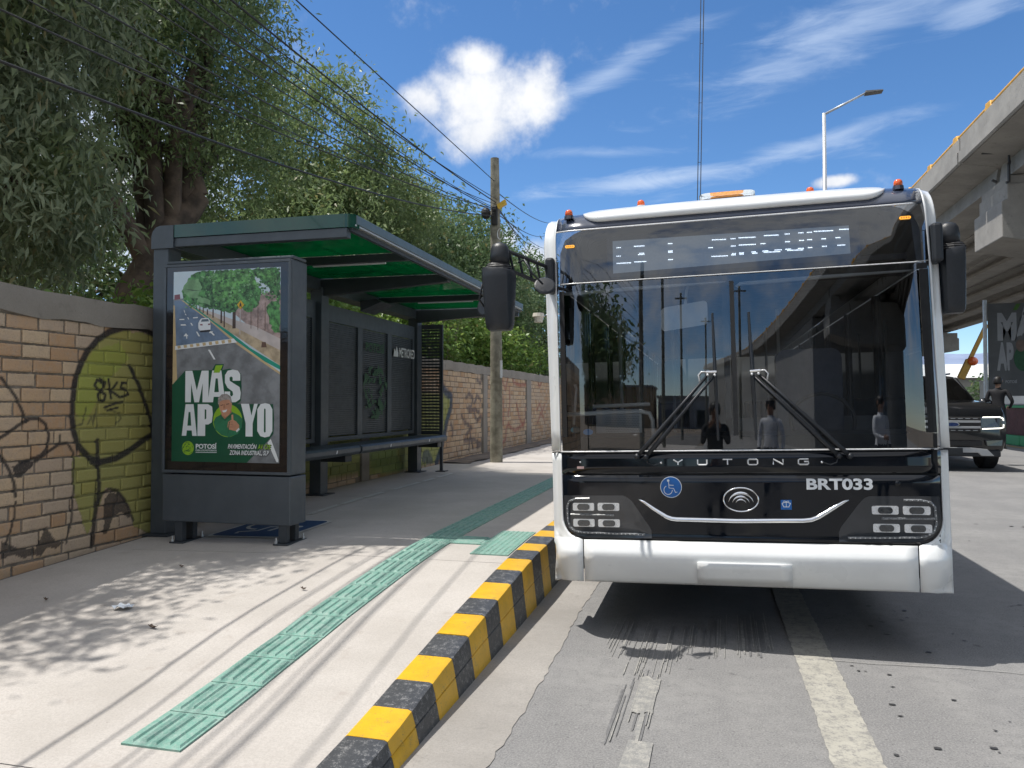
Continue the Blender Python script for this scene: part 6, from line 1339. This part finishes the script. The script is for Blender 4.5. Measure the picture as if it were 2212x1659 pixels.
    q = MB(); q.ell((hc.x, hc.y - .098 * scale, hc.z - .068 * scale), (.026 * scale, .008 * scale, .006 * scale), 8, 6); q.build('mouth', mat('lip', (.25, .09, .08), .5), root)
    return root
M_bcl = mat('black clothing', (0.012, 0.012, 0.015), 0.8, 0.2, 20); M_wsh = mat('white shirt', (0.62, 0.63, 0.66), 0.8, 0.06, 10); M_jean = mat('dark jeans', (0.025, 0.032, 0.05), 0.85, 0.2, 30)
person('person', (6.52, 20.1, .37), R(150), 'person in black clothes standing on the step of the black SUV', dict(elL=(-.30, .02, 1.14), wrL=(-.22, -.14, 1.0), haL=(-.17, -.20, 1.0)), M_bcl, M_bcl, .97)
# bystanders behind the viewpoint, seen only as reflections in the windscreen
hold = dict(elL=(-.22, -.10, 1.16), wrL=(-.09, -.28, 1.38), haL=(-.06, -.33, 1.43), elR=(.22, -.10, 1.16), wrR=(.09, -.28, 1.38), haR=(.06, -.33, 1.43))
person('person', (.02, -.50, 0), R(180), 'person in black holding up a phone, mirrored in the windscreen', hold, M_bcl, M_bcl, .89)
person('person', (1.0, -2.4, 0), R(205), 'person in a white shirt, mirrored right of the phone holder', {}, M_wsh, M_jean, .95)
person('person', (3.6, -3.4, 0), R(160), 'person in a white shirt, mirrored at the right of the windscreen', dict(elR=(.24, -.06, 1.13), wrR=(.12, -.22, 1.08), haR=(.06, -.26, 1.08)), M_wsh, M_jean, 1.0)

# ------------------------------------------------------------------ far background
M_roofw = mat('white roof sheet', (0.62, 0.62, 0.60), 0.6, 0.08, .6); M_wallb = mat('far wall', (0.22, 0.21, 0.19), 0.9, 0.15, .5)
wh = empty('warehouse', (30, 95, 0), 'low white-roofed warehouse far off under the viaduct', 'building')
q = MB(); q.box(14, 52, 92, 118, 0, 4.2); q.build('wall', M_wallb, wh); q = MB(); q.prism([(91.2, 4.2), (105, 6.3), (119, 4.2)], lambda a, b, e: (e, a, b), 13.4, 52.6); q.build('roof', M_roofw, wh)
for k in range(9): q = MB(); q.box(16 + k * 4, 18.4 + k * 4, 91.9, 91.99, 2.2, 3.4); q.build('window', M_lens, wh)
d1 = pix_ray(2100 - 32, 808); cn = empty('crane_truck', (17.4, 58, 0), 'yellow crane boom rising behind the SUV', 'crane')
M_cr = mat('crane yellow', (0.52, 0.30, 0.05), 0.5, 0.1, 3)
def at_(u, v, Y): d_ = pix_ray(u, v); t_ = Y / d_.y; return Vector((d_.x * t_, Y, CAMH + d_.z * t_))
def s1(x, y): return ((3500 + x / 2.0735) / K_, (1050 + y / 2.0735) / K_)
a, b = at_(*s1(245, 700), 58), at_(*s1(350, 480), 58); dd = (b - a)
q = MB(); q.tube([a - dd * .3, a + dd * .35], .30, 4); q.build('boom_base', M_cr, cn); q = MB(); q.tube([a + dd * .3, b + dd * .6], .17, 4); q.build('boom', M_cr, cn)
q = MB(); q.ell(at_(*s1(308, 632), 57.8), (.32, .32, .30), 10, 8); q.build('boom_drum', M_orange, cn); q = MB(); q.box(a.x - 2.2, a.x + 1.2, 57, 61, .6, 1.25); q.build('truck_bed', M_cr, cn); q = MB(); q.box(a.x + 1.3, a.x + 3.2, 57, 59.4, .6, 3.0); q.build('cab', M_roofw, cn)
for x in (-1.6, -.4, 2.4): q = MB(); q.tube([(a.x + x, 56.8, .5), (a.x + x, 57.2, .5)], .5, 14); q.build('wheel', M_tyre, cn)
M_mt = mat('haze blue mountain', (0.20, 0.25, 0.36), 0.95, 0.18, .004, color2=(0.16, 0.20, 0.30))  # distance haze is painted into the mountain's blue base colour
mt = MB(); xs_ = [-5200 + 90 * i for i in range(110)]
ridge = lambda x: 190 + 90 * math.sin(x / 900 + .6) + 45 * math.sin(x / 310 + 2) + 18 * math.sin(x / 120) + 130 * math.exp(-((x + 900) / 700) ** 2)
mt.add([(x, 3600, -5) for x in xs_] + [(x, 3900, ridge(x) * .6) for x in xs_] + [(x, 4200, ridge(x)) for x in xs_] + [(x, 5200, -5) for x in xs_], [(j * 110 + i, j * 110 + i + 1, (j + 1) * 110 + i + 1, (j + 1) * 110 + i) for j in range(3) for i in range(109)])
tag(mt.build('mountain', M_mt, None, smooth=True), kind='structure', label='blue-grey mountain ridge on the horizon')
BB_ = ['low ochre shop building far behind the viewpoint', 'low grey workshop far behind the viewpoint', 'low red-fronted shop far behind the viewpoint']
for (x0, x1, y, h_, c_), lb in zip(((-40, -14, -95, 5.5, (.34, .25, .15)), (-13, 3, -100, 4.2, (.28, .28, .28)), (4, 16, -98, 5.0, (.30, .09, .08))), BB_):
    b_o = empty('shop_building', ((x0 + x1) / 2, y, 0), lb, 'building', 'shops behind the viewpoint'); mm_ = mat('render %d' % int(-y * 10 + x1), c_, .9, .15, .3)
    q = MB(); q.box(x0, x1, y - 10, y, 0, h_); q.build('wall', mm_, b_o); q = MB(); q.box(x0 - .3, x1 + .3, y - 10.2, y + .3, h_ + .01, h_ + .35); q.build('roof', M_wallb, b_o)
    for k in range(int((x1 - x0) / 4)): q = MB(); q.box(x0 + 1 + k * 4, x0 + 3.4 + k * 4, y + .01, y + .06, .3, 2.6); q.build('shop_window', M_lens, b_o)
# poles and wires behind the viewpoint (mirrored in the windscreen)
BL_ = ['wooden pole nearest behind the viewpoint, mirrored in the windscreen', 'second wooden pole along the walk behind the viewpoint', 'third wooden pole behind the viewpoint, farther back', 'wooden pole standing off the far side behind the viewpoint', 'farthest wooden pole behind the viewpoint']
BPs = [(-3.4, -14, 8.5), (-3.6, -26, 9.5), (-3.2, -40, 10.5), (2.2, -46, 12), (-1.2, -60, 12)]
for (x, y, h_), lb in zip(BPs, BL_):
    u_ = empty('utility_pole', (x, y, 0), lb, 'utility pole'); q = MB(); q.tube([(x, y, -.05), (x, y, h_)], [.14, .10], 10); q.build('pole_shaft', M_wood, u_)
    for k in range(1 if h_ > 9 else 0): q = MB(); q.box(x - .6, x + .6, y - .04, y + .04, h_ - .4 - .8 * k, h_ - .3 - .8 * k); q.build('crossarm', M_wood, u_)
M_lit = mat('paper scrap', (.62, .66, .70), .8, .1, 30)
q = MB(); px, py = -3.35, 3.86; q.grid(lambda u, v: (px + u, py + v, zs(px, py) + .006 + .022 * abs(math.sin(u * 60 + v * 35))), [-.05, -.03, -.01, .01, .03, .05], [-.04, -.015, .01, .03]); tag(q.build('paper_scrap', M_lit, None, fix=False, solid=.001), 'crumpled white paper scrap lying on the sidewalk', 'litter')
M_leafd = mat('dry leaf', (.10, .07, .05), .8, .2, 30)
DL = ['dark curled dry leaf on the sidewalk near the paper scrap', 'tiny dry leaf on the sidewalk close to the wall', 'small dry leaf beside the tactile strip', 'dry leaf on the shaded sidewalk before the shelter']
for (x, y), lb, sc in zip(((-2.95, 3.62), (-3.95, 3.9), (-2.45, 4.35), (-3.6, 4.7)), DL, (.6, .35, .4, .4)):
    q = MB(); L = .045 * sc; q.grid(lambda u, v: (x + u * L + v * L * .3, y + v * L * .35 - u * .3 * L, zs(x, y) + .006 + .012 * u * u + .006 * abs(v)), [-1, -.5, 0, .5, 1], [-.8, 0, .8]); tag(q.build('dry_leaf', M_leafd, None, fix=False, solid=.001), lb, 'leaf', 'dry leaves on the sidewalk')
# ------------------------------------------------------------------ trees
def leaf_material(name, c0, c1, c2, trans=.42):
    m = bpy.data.materials.new(name); m.use_nodes = True; t = NT(m.node_tree); b = t.n['Principled BSDF']
    geo = t.node('ShaderNodeNewGeometry'); rnd = geo.outputs['Random Per Island']
    c = t.mix(t.ramp(rnd, 0.0, 1.0, smooth=False), c0, c1)
    c = t.mix(t.ramp(t.noise(geo.outputs['Position'], 1.1, 3), .42, .68), c, c2)
    c = t.mix(t.ramp(t.m('FRACT', t.m('MULTIPLY', rnd, 13.7)), .93, .97, 0, .6), c, (.28, .22, .09))
    t.l.new(c, b.inputs['Base Color']); b.inputs['Roughness'].default_value = .42; b.inputs['Specular IOR Level'].default_value = .35
    tl = t.node('ShaderNodeBsdfTranslucent'); t.l.new(c, tl.inputs[0]); mx = t.node('ShaderNodeMixShader'); mx.inputs[0].default_value = trans
    t.l.new(b.outputs[0], mx.inputs[1]); t.l.new(tl.outputs[0], mx.inputs[2]); t.l.new(mx.outputs[0], t.n['Material Output'].inputs['Surface'])
    return m
M_euc = leaf_material('eucalyptus leaf', (.17, .215, .125), (.33, .38, .24), (.23, .29, .125))
M_euc2 = leaf_material('eucalyptus leaf mid', (.12, .18, .078), (.24, .31, .14), (.21, .285, .105))
M_dk = leaf_material('dark tree leaf', (.085, .15, .068), (.18, .245, .12), (.12, .19, .075))
M_bush = leaf_material('bright shrub leaf', (.13, .25, .05), (.25, .34, .075), (.17, .28, .07), .38)
M_bark = mat('eucalyptus bark', (.115, .085, .064), .9, .35, 3, .7, 12, color2=(.055, .042, .034), world_co=True)
M_twig = mat('dry twig', (.20, .155, .11), .9, .2, 8)
def leaf_mesh(name, centres, L, W, m, parent, droop=.6, jit=.45):
    """one folded leaf (two quads) at every centre"""
    n = len(centres); az = rng.uniform(0, 2 * np.pi, n); el = rng.normal(-droop * 1.1, jit, n)
    d = np.stack([np.cos(az) * np.cos(el), np.sin(az) * np.cos(el), np.sin(el)], 1)
    up = rng.normal(0, 1, (n, 3)); s = np.cross(d, up); s /= np.linalg.norm(s, axis=1)[:, None] + 1e-9; nn = np.cross(s, d)
    l = L * rng.uniform(.6, 1.25, n)[:, None]; w_ = W * rng.uniform(.7, 1.25, n)[:, None]
    tip = centres + d * l + np.array([0, 0, -1]) * l * .18; mid = centres + d * l * .5
    v = np.stack([centres, mid + s * w_ * .5 + nn * w_ * .12, tip, mid - s * w_ * .5 + nn * w_ * .12], 1).reshape(-1, 3)
    off = OFF.get(parent, Vector((0, 0, 0))); v = v - np.array(off)
    me = bpy.data.meshes.new(name); me.vertices.add(4 * n); me.vertices.foreach_set('co', v.astype(np.float32).ravel())
    me.loops.add(4 * n); me.polygons.add(n); me.loops.foreach_set('vertex_index', np.arange(4 * n, dtype=np.int32)); me.polygons.foreach_set('loop_start', np.arange(0, 4 * n, 4, dtype=np.int32)); me.polygons.foreach_set('loop_total', np.full(n, 4, np.int32))
    me.materials.append(m); me.update(calc_edges=True); o = bpy.data.objects.new(name, me); link(o, parent); return o
def tree(name, label, base, lobes, n_leaf, L, W, m, trunk_r, cat='tree', forks=None, group=None, droop=.6, clump=.55, seed=1, dens=1.0, limb_to=9, sub=26):
    """lobes: list of (x,y,z,rx,ry,rz); leaves gather in clumps near the lobes' surfaces so that sky shows between"""
    g_ = np.random.default_rng(seed); rd = random.Random(seed)
    t = empty(name, base, label, cat, group)
    vol = np.array([l[3] * l[4] * l[5] for l in lobes]) ** .7; vol /= vol.sum(); ncl = max(20, int(n_leaf / sub)); cc = []
    for l, f_ in zip(lobes, vol):
        k = max(6, int(ncl * f_)); u = g_.normal(0, 1, (k, 3)); u /= np.linalg.norm(u, axis=1)[:, None]; r_ = g_.uniform(.35, 1.0, k) ** .45
        bump = 1 + .22 * np.sin(u[:, 0] * 5 + seed) * np.cos(u[:, 2] * 6 + u[:, 1] * 4)
        cc.append(np.array(l[:3]) + u * (r_ * bump)[:, None] * np.array(l[3:6]))
    cc = np.concatenate(cc); cs = clump * g_.uniform(.5, 1.3, len(cc)); per = g_.poisson(sub, len(cc)); idx = np.repeat(np.arange(len(cc)), per)
    pts = cc[idx] + g_.normal(0, 1, (len(idx), 3)) * (cs[idx] * np.array([[1, 1, .75]]).T).T * .5
    leaf_mesh('crown', pts, L, W, m, t, droop)
    # trunk and limbs up to the lobes
    b = Vector(base); q = MB(); fk = [Vector(f_) for f_ in (forks or [(b.x, b.y, b.z + 2.5)])]
    path = [b - Vector((0, 0, .3))] + fk; path2 = []
    for a, c in zip(path, path[1:]): path2 += [a.lerp(c, k / 3) + Vector((rd.uniform(-.05, .05), rd.uniform(-.05, .05), 0)) * (k > 0) for k in range(3)]
    path2.append(path[-1]); q.tube(path2, [trunk_r * (1.15 - .55 * i / (len(path2) - 1)) for i in range(len(path2))], 10); o = q.build('trunk', M_bark, t); smooth_angle(o, 60)
    lm = MB(); order = sorted(range(len(cc)), key=lambda i: rd.random())[:limb_to * 6]
    mains = [Vector(l[:3]) for l in lobes][:limb_to]
    for i, e in enumerate(mains):
        s = path2[-1 - (i % max(1, len(path2) // 2))]; mid = s.lerp(e, .5) + Vector((rd.uniform(-.3, .3), rd.uniform(-.3, .3), rd.uniform(-.1, .35)))
        lm.tube([s, s.lerp(mid, .5) + Vector((0, 0, .1)), mid, mid.lerp(e, .6), e], [trunk_r * k for k in (.52, .42, .32, .2, .1)], 7)
        for j in range(5):
            e2 = Vector(cc[order[(i * 5 + j) % len(order)]]); near = min((Vector(cc[k]) for k in order[:60]), key=lambda p: (p - mid).length * rd.uniform(.7, 1.5)); s2 = mid.lerp(e, rd.random())
            lm.tube([s2, s2.lerp(near, .5) + Vector((0, 0, rd.uniform(-.1, .2))), near], [trunk_r * .16, trunk_r * .1, .008], 5)
    o = lm.build('limbs', M_bark, t, fix=False); smooth_angle(o, 60)
    return t
# big eucalyptus behind the near wall: forked trunk, hanging foliage
tree('eucalyptus_tree', 'huge eucalyptus with reddish forked trunk and hanging leaves behind the near wall', (-7.7, 8.9, 0), [(-8.3, 8.4, 8.2, 2.4, 2.6, 2.2), (-7.4, 10.2, 7.4, 1.2, 1.2, 1.6), (-7.0, 9.4, 5.9, 1.1, 1.1, 1.1), (-7.6, 10.7, 5.4, 1.2, 1.2, 1.0), (-8.6, 6.8, 6.6, 2.2, 2.0, 1.9), (-8.9, 8.8, 5.2, 1.6, 1.9, 1.2), (-8.0, 11.2, 9.0, 1.0, 1.0, 1.8), (-9.6, 9.4, 8.4, 2, 2, 2), (-7.2, 7.9, 7.2, 1.2, 1.4, 1.3), (-8.9, 10.2, 10.6, 1.5, 1.6, 1.5), (-9.4, 8.0, 3.9, 1.6, 1.8, .9)], 118000, .108, .034, M_euc2, .30, forks=[(-7.75, 9.0, 2.6), (-7.6, 9.3, 3.7), (-7.3, 9.8, 4.5)], droop=.42, clump=.42, sub=46, seed=3, limb_to=10)
tree('eucalyptus_tree', 'slender eucalyptus with long drooping grey-green leaves at the left edge', (-7.2, 6.0, 0), [(-7.0, 5.4, 4.4, 1.3, 1.3, 1.1), (-6.6, 5.0, 5.6, 1.3, 1.3, 1.3), (-7.4, 5.6, 6.6, 1.5, 1.6, 1.4), (-6.8, 6.4, 5.2, 1.0, 1.1, 1.1), (-7.9, 6.6, 4.2, 1.2, 1.2, .9), (-6.3, 5.9, 3.6, .8, .8, .75), (-7.6, 4.2, 5.0, 1.2, 1.3, 1.2), (-6.2, 5.6, 6.8, 1.0, 1.2, 1.0), (-6.9, 6.3, 3.3, .9, .9, .7), (-6.1, 3.3, 5.4, .9, .9, .8)], 66000, .125, .034, M_euc, .16, forks=[(-7.2, 6.0, 2.4), (-7.1, 5.8, 3.8)], droop=.6, clump=.4, sub=42, seed=5, limb_to=8)
tree('ash_tree', 'rounded eucalyptus rising above the shelter roof behind the big tree', (-8.8, 16.6, 0), [(-8.8, 16.2, 7.5, 1.7, 1.6, 1.7), (-8.0, 17.2, 6.2, 1.7, 1.8, 1.4), (-9.2, 17.8, 5.6, 2.0, 2.2, 1.3), (-8.2, 15.2, 5.2, 1.6, 1.6, 1.2), (-8.6, 19.4, 6.4, 1.6, 1.7, 1.5), (-8.0, 14.0, 4.4, 1.6, 1.7, 1.0), (-9.8, 14.6, 6.0, 1.8, 1.8, 1.5)], 74000, .135, .05, M_euc2, .24, forks=[(-8.7, 16.6, 2.8), (-8.6, 16.8, 4.2)], droop=.35, clump=.5, sub=44, seed=8)
tree('broad_tree', 'wide dark green tree mass over the middle of the wall', (-8.6, 23.5, 0), [(-8.4, 23.0, 6.0, 2.4, 2.4, 1.7), (-7.8, 25.0, 5.2, 2.2, 2.4, 1.7), (-9.0, 21.0, 5.2, 2.2, 2.2, 1.6), (-7.4, 21.2, 4.3, 1.6, 2.0, 1.2), (-7.2, 24.2, 3.6, 1.6, 2.2, 1.0), (-9.4, 26.5, 6.4, 2.2, 2.4, 1.5)], 64000, .17, .065, M_dk, .28, forks=[(-8.6, 23.5, 2.6), (-8.5, 23.6, 3.8)], droop=.35, clump=.62, sub=40, seed=13)
tree('broad_tree', 'dark tall tree behind the utility pole, far down the wall', (-8.8, 33.5, 0), [(-8.9, 32.8, 6.2, 2.5, 2.8, 2.2), (-8.2, 34.5, 5.0, 2.2, 2.4, 2.0), (-9.0, 31.0, 4.6, 2.4, 2.4, 1.8), (-8.2, 34.4, 3.2, 1.6, 2.0, 1.3), (-10.5, 36, 6.6, 2.5, 2.5, 2.0)], 42000, .2, .08, M_dk, .3, forks=[(-8.8, 33.5, 2.4)], droop=.35, clump=.7, sub=36, seed=17)
tree('broad_tree', 'dim tree standing deep behind the big eucalyptus at the left', (-14, 12, 0), [(-14, 11, 3.4, 2.4, 2.6, 1.5), (-13, 15, 4.4, 2.4, 2.8, 1.8)], 11000, .26, .09, M_dk, .3, forks=[(-14, 12, 2.2)], droop=.4, clump=.9, seed=47, limb_to=3)
GB = 'shrubs behind the wall'
tree('shrub', 'bright yellow-green shrub showing over the shelter back panel', (-6.3, 10.6, 0), [(-6.2, 10.0, 2.75, .9, 1.5, .75), (-6.4, 12.0, 2.7, .9, 1.3, .7), (-6.6, 8.6, 2.3, .8, 1.0, .6)], 16000, .12, .06, M_bush, .07, 'shrub', forks=[(-6.3, 10.6, 1.4)], group=GB, droop=.15, clump=.32, seed=19, limb_to=3)
tree('shrub', 'bright green thicket over the wall, left of the wooden pole', (-6.6, 15.8, 0), [(-6.2, 15.0, 2.9, 1.1, 1.5, .95), (-6.6, 16.8, 3.1, 1.2, 1.4, 1.0), (-6.3, 14.0, 2.6, .9, 1.1, .8)], 17000, .13, .06, M_bush, .08, 'shrub', forks=[(-6.6, 15.8, 1.5)], group=GB, droop=.15, clump=.36, seed=23, limb_to=3)
tree('shrub', 'green thicket over the wall, right of the wooden pole', (-6.8, 21.5, 0), [(-6.3, 20.6, 2.9, 1.2, 1.8, 1.05), (-6.3, 23.4, 2.9, 1.1, 1.8, .95), (-6.7, 18.9, 3.2, 1.2, 1.4, 1.1)], 18000, .15, .07, M_bush, .08, 'shrub', forks=[(-6.8, 21.5, 1.5)], group=GB, droop=.15, clump=.4, seed=29, limb_to=3)
tree('shrub', 'low leafy shrub peeping over the coping under the big tree trunk', (-6.0, 7.0, 0), [(-5.8, 6.9, 2.15, .45, .6, .34), (-5.9, 7.5, 2.15, .45, .5, .36), (-6.0, 5.4, 1.95, .4, .6, .3)], 5000, .10, .045, M_bush, .04, 'shrub', forks=[(-6.0, 7.0, 1.2)], group=GB, droop=.1, clump=.25, seed=31, limb_to=2)
tree('broad_tree', 'small far green tree at the end of the wall beside the bus', (-7.4, 48, 0), [(-7.2, 47.5, 3.4, 1.9, 2.0, 1.6), (-7.6, 49, 2.4, 1.8, 1.8, 1.2)], 9000, .3, .12, M_dk, .2, forks=[(-7.4, 48, 1.8)], droop=.3, clump=.8, seed=37, limb_to=3)
tree('broad_tree', 'dark tree behind the viewpoint, mirrored at the left of the windscreen', (-8, -18, 0), [(-7.6, -18, 4.8, 2.6, 3, 2.2), (-8, -22, 4.2, 2.4, 2.6, 1.9)], 9000, .34, .15, M_dk, .3, forks=[(-8, -18, 2.2)], droop=.3, clump=1.0, seed=41, limb_to=3)
tree('broad_tree', 'far green tree beyond the viaduct, above the warehouse', (26, 78, 0), [(26, 78, 2.6, 3, 2, 1.5), (31, 79, 2.4, 3, 2, 1.4)], 5000, .4, .2, M_dk, .2, forks=[(26, 78, 1.4)], droop=.3, clump=1.0, seed=43, limb_to=2)
# dry stems in the thicket
q = MB(); rd = random.Random(4)
for i in range(60):
    x, y = -5.55 + rd.uniform(-.3, .1), rd.uniform(14.2, 16.2); q.tube([(x, y, 2.1), (x + rd.uniform(-.1, .2), y + rd.uniform(-.4, .4), 2.9), (x + rd.uniform(-.1, .3), y + rd.uniform(-.7, .7), rd.uniform(3.1, 3.7))], [.008, .006, .003], 3, False)
tag(q.build('dry_stems', M_twig, None, fix=False), 'tangle of dry straw-coloured stems in the thicket over the wall', 'dry plants', kind='stuff')

# ------------------------------------------------------------------ to metres
for o in list(scene.objects):
    if o.parent is None and o.type in ('MESH', 'EMPTY'):
        o.location = o.location * UNIT; o.scale = o.scale * UNIT
